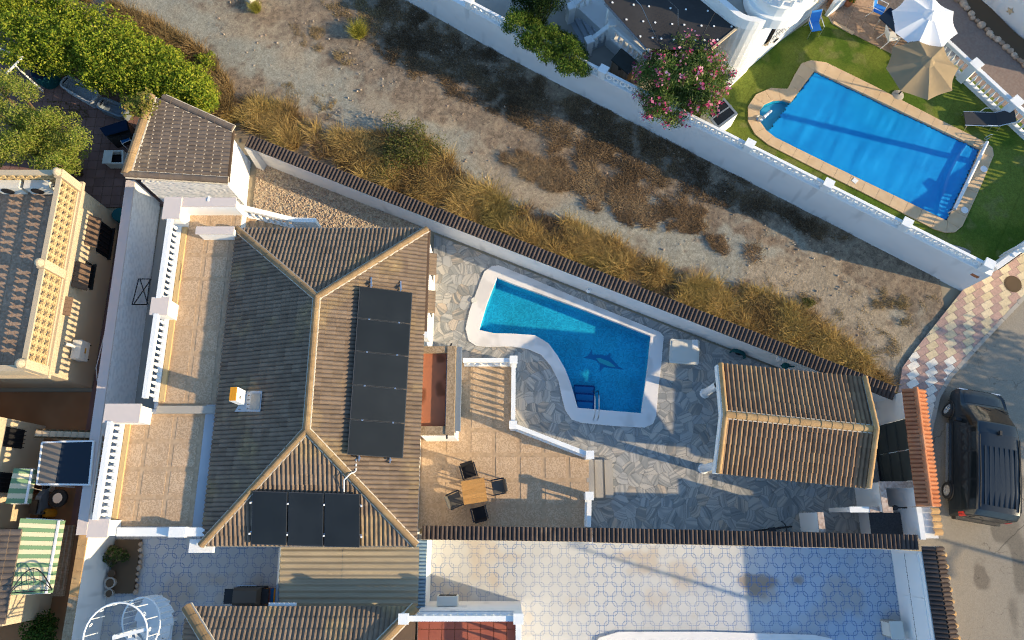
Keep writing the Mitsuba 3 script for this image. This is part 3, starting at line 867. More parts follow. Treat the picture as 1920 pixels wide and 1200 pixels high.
t = thing('swimming_pool', 'kidney cornered swimming pool with white rim, fish mosaic and steps on the marble deck', 'swimming pool')
cop = pool_out.difference(pool_in)
part(t, 'rim', ext(cop, -0.12, 0.055), 'pool_white')
PD = -0.78
part(t, 'basin', cat([flat(pool_in.buffer(0.02), PD), ext(pool_in.buffer(0.06).difference(pool_in.buffer(0.005)), PD, -0.11)]), 'mosaic')
part(t, 'water', flat(pool_in.buffer(0.003), -0.05), 'water')
s_a = [at(1078, 720, -0.3)[:2], at(1116, 722, -0.3)[:2], at(1113, 766, -0.1)[:2], at(1084, 764, -0.1)[:2]]
for i, (ya, yb) in enumerate(((0.0, 1.0), (0.36, 1.0), (0.70, 1.0))):
    L = [np.array(s_a[3]) * ya + np.array(s_a[0]) * (1 - ya), np.array(s_a[2]) * ya + np.array(s_a[1]) * (1 - ya), s_a[2], s_a[3]]
    g = Polygon(L)
    part(t, 'step', ext(g, PD, PD + 0.17 * (i + 1)), 'mosaic_blue')
    part(t, 'step_edge', ext(LineString([L[0], L[1]]).buffer(0.035, cap_style='flat'), PD, PD + 0.17 * (i + 1) + 0.004), 'mosaic_dark')
    part(t, 'step_side', ext(LineString([L[1], L[2]]).buffer(0.03, cap_style='flat'), PD, PD + 0.17 * (i + 1) + 0.006), 'mosaic_dark')
# flat mosaic of a leaping fish on the floor
FISH = [(0, 0.0), (0.22, 0.03), (0.45, 0.12), (0.62, 0.18), (0.70, 0.33), (0.80, 0.20), (1.05, 0.17), (1.3, 0.08), (1.42, 0.22), (1.45, 0.03), (1.62, -0.10), (1.36, -0.06), (1.1, -0.05), (0.92, -0.12), (0.84, -0.32), (0.74, -0.14), (0.5, -0.10), (0.25, -0.05)]
BELLY = [(0.30, -0.02), (0.6, 0.06), (1.0, 0.07), (1.15, 0.02), (0.95, -0.06), (0.6, -0.07)]
fo = at(1170, 693, PD)[:2]; fdv = at(1104, 668, PD)[:2] - fo; fa = math.atan2(fdv[1], fdv[0])
fp = lambda P: Polygon([(fo[0] + x * math.cos(fa) + y * math.sin(fa), fo[1] + x * math.sin(fa) - y * math.cos(fa)) for x, y in [(u_ * 1.08, v_ * 1.45) for u_, v_ in P]])
part(t, 'fish_mosaic', ext(fp(FISH).buffer(0), PD, PD + 0.004), 'mosaic_blue')
part(t, 'fish_belly', ext(fp(BELLY).buffer(0), PD, PD + 0.008), 'mosaic_teal')
for dx in (0.0, 0.16):
    a_ = at(1112, 788, 0.05) + [dx, 0, 0]; b_ = at(1113, 730, 0.05) + [dx, 0, 0]
    k = part(t, 'handrail', tube([a_, a_ + [0, 0.05, 0.45], a_ + [0, 0.2, 0.68], (a_ + b_) / 2 + [0, 0.1, 0.62], b_ + [0, -0.1, 0.25], b_ + [0, 0, -0.5]], 0.024, 6), 'chrome', smooth=True)
part(t, 'skimmer_lid', disc((*xy(889, 563, 0.06), 0.055), 0.12, 0.02, 16), 'cream_plastic')
# pump cover
pc = [xy(1257, 635, 0.3), xy(1312, 638, 0.3), xy(1310, 684, 0.3), xy(1255, 680, 0.3)]
t = thing('pump_box', 'low pale cream pump housing lid on the marble deck right of the pool', 'pump housing')
part(t, 'box', ext(Polygon(pc).buffer(-0.05), 0.0, 0.24), 'cream_plastic')
part(t, 'lid', ext(Polygon(pc).buffer(-0.08).buffer(0.08), 0.24, 0.30), 'cream_plastic')
g = affinity.scale(Polygon(pc), 0.86, 0.82); part(t, 'lid_panel', ext(g, 0.30, 0.325), 'cream_plastic')
q_ = xy(1303, 645, 0.35); part(t, 'hinge_block', obx((*q_, 0.36), (0.22, 0.34, 0.06)), 'white_paint')
c_ = xy(1390, 655, 0.4)
t = thing('hose_reel', 'coiled dark green garden hose hanging on the white wall above the carport', 'garden hose')
for q in range(5):
    a_ = np.linspace(0, 2 * math.pi, 15)[:-1]; cc = on_plane(1386, 657, [*NA, 0], np.array([*(-nn_), 0]))
    part(t, 'coil', tube([cc + np.array([*nd, 0]) * (0.24 + .02 * q) * math.cos(w) + np.array([0, 0, 1]) * (0.24 + .02 * q) * math.sin(w) - np.array([*nn_, 0]) * (0.06 + 0.035 * q) for w in a_], 0.02, 5, True), 'teal_plastic')
part(t, 'holder', obx(cc - np.array([*nn_, 0]) * 0.08, (0.2, 0.2, 0.1), math.atan2(nd[1], nd[0])), 'dark_metal')
cc = on_plane(1474, 682, [*NA, 0], np.array([*(-nn_), 0])) - np.array([*nn_, 0]) * 0.08
t = thing('watering_can', 'small turquoise watering can hanging by the wall behind the carport roof', 'watering can')
part(t, 'body', lathe([(0, -0.13), (0.12, -0.13), (0.13, 0.1), (0.08, 0.13), (0, 0.13)], 10, cc), 'teal_plastic')
part(t, 'spout', tube([cc + [0.1, -.03, -0.08], cc + [0.3, -.06, 0.12]], [0.03, 0.02], 6), 'teal_plastic')
part(t, 'handle', tube([cc + [-0.1, 0, 0.1], cc + [-0.22, 0, 0.05], cc + [-0.11, 0, -0.1]], 0.015, 5), 'teal_plastic')
# bicycle leaning by the party wall
t = thing('bicycle', 'dark child bicycle leaning on the party wall beside the white wall stub', 'bicycle')
bo = at(1423, 994, 0.0); bdv = at(1478, 987, 0.0) - bo; bl = np.linalg.norm(bdv); bd = bdv / bl; bs = np.array([-bd[1], bd[0], 0.0])
R_ = 0.26
def wheel(cn, nm):
    a_ = np.linspace(0, 2 * math.pi, 19)[:-1]
    k = part(t, nm, tube([cn + bd * R_ * math.cos(w) + np.array([0, 0, R_ * math.sin(w)]) for w in a_], 0.03, 5, True), 'rubber')
    part(k, 'spokes', cat([tube([cn, cn + bd * R_ * math.cos(w) + np.array([0, 0, R_ * math.sin(w)])], 0.006, 3) for w in a_[::2]]), 'chrome')
w1, w2 = bo + [0, 0, R_], bo + bd * 0.88 + [0, 0, R_]
wheel(w1, 'wheel'); wheel(w2, 'wheel')
sp = bo + bd * 0.34 + [0, 0, 0.25]; sb_ = bo + bd * 0.26 + [0, 0, 0.62]; hd = bo + bd * 0.76 + [0, 0, 0.72]
part(t, 'frame', cat([tube([w1, sp], 0.02), tube([sp, sb_], 0.022), tube([w1, sb_], 0.018), tube([sp, hd - [0, 0, .12]], 0.026), tube([sb_, hd - [0, 0, .05]], 0.022), tube([hd, w2], 0.022)]), 'dark_metal')
part(t, 'saddle', obx(sb_ + [0, 0, 0.05], (0.26, 0.15, 0.06), math.atan2(bd[1], bd[0])), 'black_plastic')
part(t, 'handlebar', tube([hd - bs * 0.26 - bd * .1, hd - bs * 0.1 + [0, 0, .04], hd + bs * 0.1 + [0, 0, .04], hd + bs * 0.26 - bd * .1], 0.018), 'black_plastic')


def tiled_floor(par, pg, z, pitch, band, o, mat_tile, mat_band, ang=0.0, name='floor_tile', th=0.012, most=300, sub=1):
    """Tile panels with recessed bands between them; the panels are parts."""
    part(par, 'bed', ext(pg, z - 0.06, z), mat_band)
    c = affinity.rotate(pg, -ang, origin=(0, 0), use_radians=True)
    x0, y0, x1, y1 = c.bounds
    k = 0; rest, ru = [], []
    items = []
    for i in range(int((x0 - o[0]) / pitch) - 1, int((x1 - o[0]) / pitch) + 2):
        for j in range(int((y0 - o[1]) / pitch) - 1, int((y1 - o[1]) / pitch) + 2):
            for a in range(sub):
                for b in range(sub):
                    s = (pitch - band) / sub
                    X, Y = o[0] + i * pitch + a * s, o[1] + j * pitch + b * s
                    g = sbox(X, Y, X + s - min(.008, band), Y + s - min(.008, band)).intersection(c)
                    if g.area < 0.004: continue
                    g = affinity.rotate(g, ang, origin=(0, 0), use_radians=True)
                    items.append((np.linalg.norm([*g.centroid.coords[0], CAMZ - z]), g))
    items.sort(key=lambda q: q[0])
    for q, (_, g) in enumerate(items):
        m = ext(g, z, z + th + rng.uniform(-.0015, .0015))
        if q < most: part(par, name, m, mat_tile, uv=cuv(m))
        else: rest.append(m); ru.append(cuv(m))
    if rest: part(par, name, cat(rest), mat_tile, uv=np.vstack(ru), kind='stuff')


# ================================================================ terrace in front of the house
t = thing('terrace', kind='structure')
part(t, 'platform', ext(terrace.buffer(0.02), -0.05, tz - 0.07), 'white_wall')
tiled_floor(t, terrace, tz, 0.94, 0.15, (xy(884, 840, tz)[0] % 0.94 - 0.94, xy(884, 849, tz)[1] - 0.94 * 5), 'terrace_tile', 'terrace_band')
rz_ = tz + 0.85
pN0, pN1, pE1, pS1 = xy(862, 675, rz_), xy(963, 675, rz_), xy(962, 797, rz_), xy(1106, 853, rz_)
b = thing('balustrade', 'white balustrade along three sides of the sunny terrace above the pool', 'balustrade')
for a_, c_ in ((pN0, pN1), (pN1, pE1), (pE1, pS1)):
    dd = (c_ - a_) / np.linalg.norm(c_ - a_)
    balusters(b, a_ + dd * 0.12, c_ - dd * 0.12, tz, 0.85, 'white_paint', 0.24, 0.04)
for q in (pN1, pE1, pS1): post(b, q, tz, 0.86, 0.24, cap=0.03)
b = thing('balustrade', 'short white balustrade between terrace steps and the party wall', 'balustrade')
q0, q1 = xy(1105, 930, rz_), xy(1104, 988, rz_)
balusters(b, q0 + [0, -0.1], q1, tz, 0.85, 'white_paint', 0.24, 0.04)
post(b, q0, tz, 0.86, 0.24, cap=0.03)
s = thing('terrace_steps', 'three pale stone steps from the terrace down to the marble deck', 'steps')
for i, (xa, xb_) in enumerate(((1098, 1115), (1114, 1132), (1132, 1151))):
    z_ = tz - 0.015 - 0.165 * i
    A_, B_ = xy(xa, 862, z_), xy(xb_, 934, z_)
    part(s, 'riser', bx(A_[0] - 0.2, B_[0] - 0.03, B_[1] + .02, A_[1] - .02, -0.02, z_ - 0.03), 'marble', uv=None)
    part(s, 'tread', bx(A_[0] + 0.02, B_[0] - 0.01, B_[1], A_[1], z_ - 0.03, z_ + 0.02), 'concrete')

# table and four chairs
t = thing('garden_table', 'square wooden garden table on the terrace among four dark chairs', 'table')
tc = xy(889, 921, tz + 0.74); ta = math.radians(9)
for i in range(5):
    m = obx((0, -0.34 + 0.17 * i, 0), (0.86, 0.165, 0.03))
    part(t, 'tabletop_board', mv(m, (*tc, tz + 0.74), ta), 'wood', uv=cuv(m))
for sx in (-1, 1):
    for sy in (-1, 1):
        part(t, 'leg', mv(obx((sx * 0.36, sy * 0.36, 0.36), (0.06, 0.06, 0.72)), (*tc, tz), ta), 'wood', uv=None)
CH = [((879, 884), 2.15, 'dark garden chair tipped toward the table at its upper left', 'sling_black'), ((934, 913), -1.62, 'grey seated garden chair right of the square wooden table', 'sling_grey'),
      ((854, 937), 1.25 + 0.65, 'grey seated garden chair left of the square wooden table', 'sling_grey'), ((899, 962), 3.14 + 0.03, 'black garden chair below the square wooden table, near the party wall', 'sling_black')]
for (px_, py_), a_, lab, sm in CH:
    c0 = xy(px_, py_, tz + 0.45)
    dirv = np.array(tc) - c0; a_ = math.atan2(dirv[1], dirv[0]) - math.pi / 2        # the chair looks along +y to the table
    k = thing('garden_chair', lab, 'chair', 'chairs round the garden table')
    P = lambda m: mv(m, (*c0, tz), a_)
    part(k, 'seat', P(obx((0, 0, 0.44), (0.46, 0.44, 0.035))), sm)
    part(k, 'backrest', P(hexa([(-0.23, -0.24, 0.46), (0.23, -0.24, 0.46), (0.23, -0.21, 0.46), (-0.23, -0.21, 0.46)], [(-0.23, -0.33, 0.86), (0.23, -0.33, 0.86), (0.23, -0.30, 0.86), (-0.23, -0.30, 0.86)])), sm)
    for sx in (-1, 1):
        part(k, 'armrest', P(obx((sx * 0.27, -0.02, 0.65), (0.05, 0.5, 0.03))), 'dark_metal')
        part(k, 'leg', P(beam((sx * 0.27, 0.22, 0), (sx * 0.27, 0.21, 0.65), 0.035, 0.035)), 'dark_metal')
        part(k, 'leg', P(beam((sx * 0.26, -0.24, 0), (sx * 0.26, -0.25, 0.65), 0.035, 0.035)), 'dark_metal')

# ================================================================ the main house
HX0, HX1, HY0, HY1, ZE, ZR = -10.28, -3.17, -0.80, 10.47, 3.30, 4.68
RX, RY0, RY1 = -6.70, 2.83, 7.36
h = thing('tiled_house', 'white house with large brown hipped tile roof and solar panels left of the pool', 'house')
part(h, 'wall', bx(HX0 + 0.25, HX1 - 0.32, HY0 + 0.3, HY1 - 0.12, -0.05, ZE - 0.10), 'white_wall')
part(h, 'wall', bx(HX1 - 0.31, HX1 - 0.03, 6.38, HY1 - 0.10, -0.05, ZE - 0.13), 'white_wall', label='white east wall flush with the roof edge at the pool corner')
eave = 0.06
rv = np.array([(HX0, HY0, ZE), (HX1, HY0, ZE), (HX1, HY1, ZE), (HX0, HY1, ZE), (RX, RY0, ZR), (RX, RY1, ZR)], float)
roof = part(h, 'roof', (np.vstack([rv, rv[:4] - [0, 0, 0.12]]), np.array([[0, 1, 4], [1, 2, 5], [1, 5, 4], [2, 3, 5], [3, 0, 4], [3, 4, 5], [6, 8, 7], [6, 9, 8],
            [0, 6, 7], [0, 7, 1], [1, 7, 8], [1, 8, 2], [2, 8, 9], [2, 9, 3], [3, 9, 6], [3, 6, 0]])), 'roof_deck')
tl = Tiles(roof, 'brown_tile', 0.30, 0.345, h=0.06)


def hipface(a, b, c, d_):
    """a-b eave (b may equal c's foot), c above b, d_ above a."""
    a, b, c, d_ = (np.asarray(q, float) for q in (a, b, c, d_))
    U = (b - a) / np.linalg.norm(b - a)
    N = np.cross(U, d_ - a); N /= np.linalg.norm(N)
    if N[2] < 0: N = -N
    V = np.cross(N, U)
    uv = lambda q: ((q - a) @ U, (q - a) @ V)
    P = Polygon([uv(q) for q in (a, b, c, d_)]).buffer(0)
    return a, U, V, shapely.geometry.polygon.orient(P)


Ef = hipface(rv[1], rv[2], rv[5], rv[4]); Wf = hipface(rv[3], rv[0], rv[4], rv[5])
Nf = hipface(rv[2], rv[3], rv[5], rv[5] + [1e-4, 0, 0]); Sf = hipface(rv[0], rv[1], rv[4], rv[4] - [1e-4, 0, 0])
for f_ in (Ef, Sf, Nf, Wf): tl.face(*f_, lift=0.012)
tl.write()
for a_, b_ in ((rv[4], rv[5]), (rv[0], rv[4]), (rv[1], rv[4]), (rv[2], rv[5]), (rv[3], rv[5])):
    ridge(roof, a_, b_, 'roof_cap', 0.105, 0.40, lift=0.075)
part(roof, 'gutter', beam((HX1 + 0.05, 6.4, ZE - 0.02), (HX1 + 0.05, HY1, ZE - 0.02), 0.12, 0.1), 'brown_paint')
part(roof, 'verge', bx(HX0, HX1 + 0.02, HY1 - 0.02, HY1 + 0.05, ZE - 0.1, ZE + 0.03), 'white_paint')
part(roof, 'verge', bx(HX0 + 0.1, HX1, HY0 - 0.05, HY0 + 0.02, ZE - 0.14, ZE - 0.02), 'concrete')
part(roof, 'gutter_end', bx(HX1 - 0.02, HX1 + 0.16, 6.28, 6.50, ZE - 0.6, ZE + 0.06), 'white_paint')
# window hoods and shutters on the pool side
for py_, hgt_ in ((525, 0.45), (597, 0.5)):
    c_ = on_plane(814, py_, [HX1 - 0.03, 0, 0], np.array([1.0, 0, 0]))
    w_ = part(h, 'window', bx(HX1 - 0.029, HX1 + 0.03, c_[1] - 0.45, c_[1] + 0.45, 1.0, 2.1), 'white_paint')
    part(w_, 'pane', bx(HX1 + 0.03, HX1 + 0.035, c_[1] - 0.38, c_[1] + 0.38, 1.07, 2.03), 'car_glass')
    m = roll_tile(0.9, 0.28, 6, 0.03, 3); M = mat4([HX1 + 0.24, c_[1] - 0.45, 2.14], [0, 1, 0], [-0.9, 0, 0.42])
    part(w_, 'tile_hood', ap(m, M), 'brown_tile', uv=cuv(m))


def solar(label, corners, nx, ny, O, N, rails):
    """A row of black modules: corners from the photo on the plane O, N (a: top left, b: top right, c: bottom right, d: bottom left)."""
    a, b, c, d_ = [on_plane(*q, O, N) for q in corners]
    k = thing('solar_array', label, 'solar panels')
    at2 = lambda s, t: (a * (1 - s) + b * s) * (1 - t) + (d_ * (1 - s) + c * s) * t
    for i in range(nx):
        for j in range(ny):
            e = 0.012 / max(nx, 1)
            s0, s1, t0, t1 = i / nx + (0.008 if nx > 1 else 0), (i + 1) / nx - (0.008 if nx > 1 else 0), j / ny + (0.0015 if ny > 1 else 0), (j + 1) / ny - (0.0015 if ny > 1 else 0)
            q = [at2(s0, t0), at2(s1, t0), at2(s1, t1), at2(s0, t1)]
            m = slab(q, 0.035); pk = part(k, 'panel', m, 'solar_frame')
            ce = sum(q) / 4; q2 = [ce + (x - ce) * 0.972 + N * 0.038 for x in q]
            m2 = slab(q2, 0.003); part(pk, 'cells', m2, 'solar_cell', uv=cuv(m2))
    for (p_, q_) in rails:
        A_, B_ = at2(*p_), at2(*q_)
        part(k, 'mounting_rail', beam(A_ - N * 0.05, B_ - N * 0.05, 0.04, 0.05), 'alu')
    return k, at2


EN = np.cross(Ef[1], Ef[2]); SN = np.cross(Sf[1], Sf[2])
k, at2 = solar('column of five black solar panels on the sunlit right roof slope', [(674, 537), (773, 549), (755, 860), (651, 853)], 1, 5, rv[1] + EN * 0.20, EN, [((0.22, -0.035), (0.22, 1.03)), ((0.78, -0.035), (0.78, 1.03))])
for j in range(0, 6):
    for s_ in (0.22, 0.78):
        q = at2(s_, j / 5 if 0 < j < 5 else (-0.012 if j == 0 else 1.012)); part(k, 'clamp', obx(q + EN * 0.04, (0.06, 0.05, 0.03)), 'alu')
for s_ in (0.22, 0.78):
    q = at2(s_, -0.03); part(k, 'bracket', cat([obx(q - EN * 0.02, (0.05, 0.12, 0.1)), obx(q - EN * 0.09 + [0, 0.12, 0], (0.05, 0.25, 0.03))]), 'alu')
k, at2 = solar('row of three black solar panels on the lower front hip of the roof', [(473, 920), (676, 926), (676, 1026), (470, 1020)], 3, 1, rv[0] + SN * 0.18, SN, [((-0.01, 0.22), (1.01, 0.22)), ((-0.01, 0.78), (1.01, 0.78))])
for i in range(4):
    for t_ in (0.22, 0.80):
        q = at2(i / 3 if 0 < i < 3 else (-0.01 if i == 0 else 1.01), t_); part(k, 'clamp', obx(q + SN * 0.04, (0.05, 0.06, 0.03)), 'white_paint')
# cable from array to array, over the hip
pl = lambda px_, py_, O, N, l: on_plane(px_, py_, O + N * l, N)
cab = [pl(668, 857, rv[1], EN, .06), pl(667, 884, rv[1], EN, .08), pl(657, 888, rv[1], EN, .26), pl(645, 900, rv[0], SN, .25), pl(645, 922, rv[0], SN, .10)]
one('conduit', tube(cab, 0.022, 6), 'white_paint', 'thin white cable conduit crossing the hip between the two solar arrays', 'cable')

# chimney
wn = np.cross(Wf[1], Wf[2])
cb = on_plane(455, 758, rv[3], wn)
t = thing('chimney', 'white chimney with orange top standing on the shaded roof slope', 'chimney')
cw, ch_ = 0.62, 0.66
top = on_plane(438, 739, [0, 0, cb[2] + 0.95], np.array([0, 0, 1.0]))
zc = cb[2] + 0.95
x1 = on_plane(444, 740, [0, 0, zc], np.array([0, 0, 1.0]))[0]; y1_ = on_plane(440, 725.5, [0, 0, zc], np.array([0, 0, 1.0]))[1]; y0_ = on_plane(440, 752, [0, 0, zc], np.array([0, 0, 1.0]))[1]
x0_ = on_plane(431, 740, [0, 0, zc], np.array([0, 0, 1.0]))[0]
part(t, 'stack', bx(x0_ - 0.0, x1, y0_, y1_, ZE - 0.1, zc), 'white_paint')
part(t, 'cap', bx(x0_ + 0.01, x1 - 0.01, y0_ + 0.01, y1_ - 0.01, zc, zc + 0.04), 'orange_paint')
vv = on_plane(450, 745, [x1, 0, 0], np.array([1.0, 0, 0])); part(t, 'vent', obx(vv, (0.02, 0.09, 0.09)), 'dark_hole')
fl = [on_plane(*q, rv[3] + wn * 0.085, wn) for q in ((465, 733), (492, 733), (488, 772), (440, 772))]
part(t, 'flashing', slab(fl, 0.012), 'flashing')
fl2 = [on_plane(*q, rv[3] + wn * 0.105, wn) for q in ((472, 738), (489, 738), (486, 768), (468, 768))]
part(t, 'flashing_patch', slab(fl2, 0.01), 'concrete')

# ================================================================ roof terraces on the left of the house
TW = 3.12
tw = thing('roof_terrace', kind='structure')
U0, U1 = 3.78, 11.35
upper = sbox(-12.62, U0, HX0 + 0.02, U1); lower = sbox(-13.62, -0.42, HX0 - 0.85 + 0.9, U0 - 0.22)
part(tw, 'wall', ext(upper.buffer(0), -0.05, TW - 0.07), 'white_wall')
part(tw, 'wall', ext(sbox(-13.62, -0.42, HX0 + 0.24, U0 - 0.02), -0.05, TW - 0.07), 'white_wall')
tiled_floor(tw, sbox(-12.45, U0 + 0.02, HX0 + 0.02, U1 - 0.1), TW, 0.94, 0.15, (-10.45 - 0.94 * 3, 3.95), 'terrace_tile', 'terrace_band')
tiled_floor(tw, sbox(-13.42, -0.2, HX0 - 0.42, U0 - 0.2), TW, 0.94, 0.15, (-10.75 - 0.94 * 4, -0.12), 'terrace_tile', 'terrace_band')
part(tw, 'flashing', bx(HX0 - 0.45, HX0 + 0.05, -0.3, U0 + 0.12, TW - 0.05, TW + 0.035), 'flashing')
part(tw, 'kerb', bx(-12.4, HX0 - 0.02, U0 - 0.2, U0 + 0.06, TW - 0.05, TW + 0.16), 'concrete')
b = thing('balustrade', 'long white balustrade in two runs on the upper left roof terrace', 'balustrade')
balusters(b, (-12.5, 7.55), (-12.5, 10.62), TW, 0.92, 'white_paint', 0.215, 0.06)
balusters(b, (-12.5, 4.0), (-12.5, 6.98), TW, 0.92, 'white_paint', 0.21, 0.06)
part(b, 'kerb', bx(-12.39, -12.22, 4.0, 10.6, TW, TW + 0.10), 'cream_block')
part(b, 'pier', bx(-12.68, -12.18, 6.98, 7.55, 2.9, 3.95), 'white_paint'); part(b, 'pier_cap', bx(-12.74, -12.12, 6.94, 7.59, 3.95, 4.02), 'sun_tinted_cap')
part(b, 'pier', bx(-12.72, -12.2, 10.62, 11.4, 2.9, 3.98), 'white_paint'); part(b, 'pier_cap', bx(-12.78, -12.14, 10.58, 11.44, 3.98, 4.05), 'sun_tinted_cap')
b = thing('balustrade', 'white balustrade of the lower left roof terrace', 'balustrade')
balusters(b, (-13.55, 0.0), (-13.55, 3.2), TW, 0.92, 'white_paint', 0.21, 0.06)
part(b, 'kerb', bx(-13.44, -13.28, 0.0, 3.2, TW, TW + 0.10), 'cream_block')
part(b, 'pier', bx(-13.75, -12.62, 3.2, 3.75, 2.9, 3.93), 'white_paint'); part(b, 'pier_cap', bx(-13.8, -12.58, 3.16, 3.8, 3.93, 4.0), 'sun_tinted_cap')
part(b, 'pier', bx(-13.72, -13.15, -0.5, 0.0, 2.9, 3.9), 'white_paint'); part(b, 'pier_cap', bx(-13.77, -13.1, -0.55, 0.04, 3.9, 3.97), 'sun_tinted_cap')
t = thing('parapet', 'low white parapet closing the lower roof terrace toward the patterned yard', 'parapet')
part(t, 'wall', bx(-13.15, -10.15, -0.48, -0.28, 2.9, 3.35), 'white_paint')
part(t, 'coping', bx(-13.1, -10.2, -0.52, -0.24, 3.35, 3.41), 'white_paint')
part(t, 'block', bx(-11.3, -10.75, -0.55, -0.22, 3.41, 3.60), 'white_paint')
part(t, 'corner_slab', bx(-10.75, -9.95, -1.05, -0.62, 3.0, 3.18), 'white_paint')
# stair well at the head of the terrace
t = thing('parapet', 'white parapet wall round the stair head at the top of the roof terrace', 'parapet')
part(t, 'wall', cat([bx(-12.2, -10.2, 11.12, 11.40, 2.9, 3.95), bx(-11.55, -10.25, 10.12, 10.34, 2.95, 3.75)]), 'white_paint')
part(t, 'coping', cat([bx(-12.14, -10.15, 11.08, 11.44, 3.95, 4.0), bx(-11.6, -10.2, 10.08, 10.38, 3.75, 3.8)]), 'sun_tinted_cap')
s = thing('outside_stair', 'tan tiled outside stair descending along the back wall of the house', 'stairs')
for i in range(11):
    x_ = -10.95 + 0.245 * i; z_ = 3.0 - 0.185 * i
    part(s, 'step', bx(x_, x_ + 0.26, 10.56, 11.27, -0.05, z_), 'terrace_tile')
part(s, 'landing', bx(-8.24, -7.35, 10.56, 11.5, -0.05, 1.0), 'terrace_tile')
sr = thing('balustrade', 'sloping white balustrade beside the outside stair behind the house', 'balustrade')
q0, q1, q2 = np.array([-11.23, 11.38, 3.98]), np.array([-8.62, 11.40, 2.03]), np.array([-7.75, 11.40, 1.97])
part(sr, 'rail', beam(q0, q1, 0.18, 0.14), 'white_paint')
part(sr, 'rail', beam(q1 + [0.02, 0, -0.01], q2, 0.18, 0.14), 'white_paint')
for i in range(12):
    f_ = (i + 0.5) / 12; q = q0 * (1 - f_) + q1 * f_
    m = (BAL[0] * [0.9, 0.9, 1.12], BAL[1]); part(sr, 'baluster', mv(m, (q[0], q[1], q[2] - 0.75)), 'white_paint', smooth=40)
part(sr, 'stringer', hexa([(q0[0], 11.30, -.05), (q1[0], 11.30, -.05), (q1[0], 11.48, -.05), (q0[0], 11.48, -.05)], [(q0[0], 11.30, q0[2] - .76), (q1[0], 11.30, q1[2] - .76), (q1[0], 11.48, q1[2] - .76), (q0[0], 11.48, q0[2] - .76)]), 'white_wall')
part(sr, 'end_wall', bx(q1[0] + .01, q2[0], 11.32, 11.48, 1.0, 1.88), 'white_wall')
# things lying on the terrace
t = thing('folding_rack', 'small brass coloured folding rack leaning on the terrace balustrade', 'rack')
rc = at(338, 515, 3.1)
for q in (0, 0.22, 0.46):
    a_ = np.linspace(0, 2 * math.pi, 13)[:-1]
    part(t, 'ring', tube([rc + [0.08 * math.cos(w), q - .2 + 0.15 * math.sin(w), 0.1 + .03 * math.cos(w)] for w in a_], 0.014, 5, True), 'yellow_tile')
part(t, 'rod', tube([rc + [-.05, -.4, .05], rc + [.02, .5, .12]], 0.012, 4), 'yellow_tile')

# ================================================================ hut in the corner behind the house
t = thing('garden_hut', 'small white stucco hut with grey brown tiled roof at the hedge', 'hut')
h0, h1, h2, h3 = at(306, 181, 3.0), at(237, 331, 3.0), at(428, 349, 2.45), at(439, 243, 2.45)
sw_, se_ = np.array([h1[0], h2[1]]), h2[:2]
W_ = Polygon([(-14.75, 12.95), (-11.2, 12.95), (-11.2, 15.1), (-13.8, 16.2), (-14.4, 16.0)])
v = []
zt = lambda p: 2.45 + (p[0] - h2[0]) / (h1[0] - h2[0]) * 0.55
base = [np.array([h1[0], 12.88]), np.array([h2[0], 12.88]), np.array([h3[0], h3[1]]), np.array([h0[0], h0[1]]), np.array([-14.45, 16.35])]
body = Polygon([(p[0], p[1]) for p in base]).buffer(-0.2, join_style='mitre'); body = body.union(affinity.translate(body, 0, -0.17)).simplify(.01)
part(t, 'wall', ext(body, -0.05, 2.36), 'white_stucco')
n_ = len(base)
tv = np.array([(*p, zt(p)) for p in base] + [(*p, zt(p) - 0.1) for p in base])
tf = [[0, i, i + 1] for i in range(1, n_ - 1)] + [[n_, n_ + i + 1, n_ + i] for i in range(1, n_ - 1)]
for i in range(n_):
    j = (i + 1) % n_; tf += [[i, n_ + i, n_ + j], [i, n_ + j, j]]
hr = part(t, 'roof', (tv, np.array(tf)), 'roof_deck')
V = np.array([h1[0] - h2[0], 0, 0.55]); V /= np.linalg.norm(V); O = np.array([*base[1], 2.45])
U = np.array([0, 1.0, 0]); N = np.cross(U, V)
if N[2] < 0: U = -U; N = -N
pg = Polygon([((np.array([*p, zt(p)]) - O) @ U, (np.array([*p, zt(p)]) - O) @ V) for p in base]).buffer(-0.05)
ht = Tiles(hr, 'hut_tile', 0.36, 0.335, 2, 0.05); ht.face(O, U, V, shapely.geometry.polygon.orient(pg.convex_hull), lift=0.012); ht.write()
ms = []
for j in range(1, 11):
    for g in [LineString([(-9, j * 0.335 + pg.bounds[1] - 0.02), (9, j * 0.335 + pg.bounds[1] - 0.02)]).intersection(pg)]:
        if g.is_empty or g.geom_type != 'LineString': continue
        (ua, va), (ub, vb) = g.coords[0], g.coords[-1]
        ms.append(beam(O + U * ua + V * va + N * .03, O + U * ub + V * vb + N * .03, .03, .03))
part(hr, 'mortar_line', cat(ms), 'mortar', kind='stuff')
P3 = lambda p, dz=0.07: np.array([*p, zt(p) + dz])
ridge(hr, P3(base[1]), P3(base[0]), 'hut_tile', 0.13, 0.40)
ridge(hr, P3(base[2]), P3(base[3]), 'hut_tile', 0.13, 0.40)
ridge(hr, P3(base[0]), P3(base[4]), 'roof_cap', 0.16, 0.9)
for px_, py_ in ((320, 356),):
    c_ = on_plane(px_, py_, [0, 13.08, 0], np.array([0, -1.0, 0])); part(t, 'vent', obx(c_, (0.3, 0.04, 0.12)), 'dark_hole')

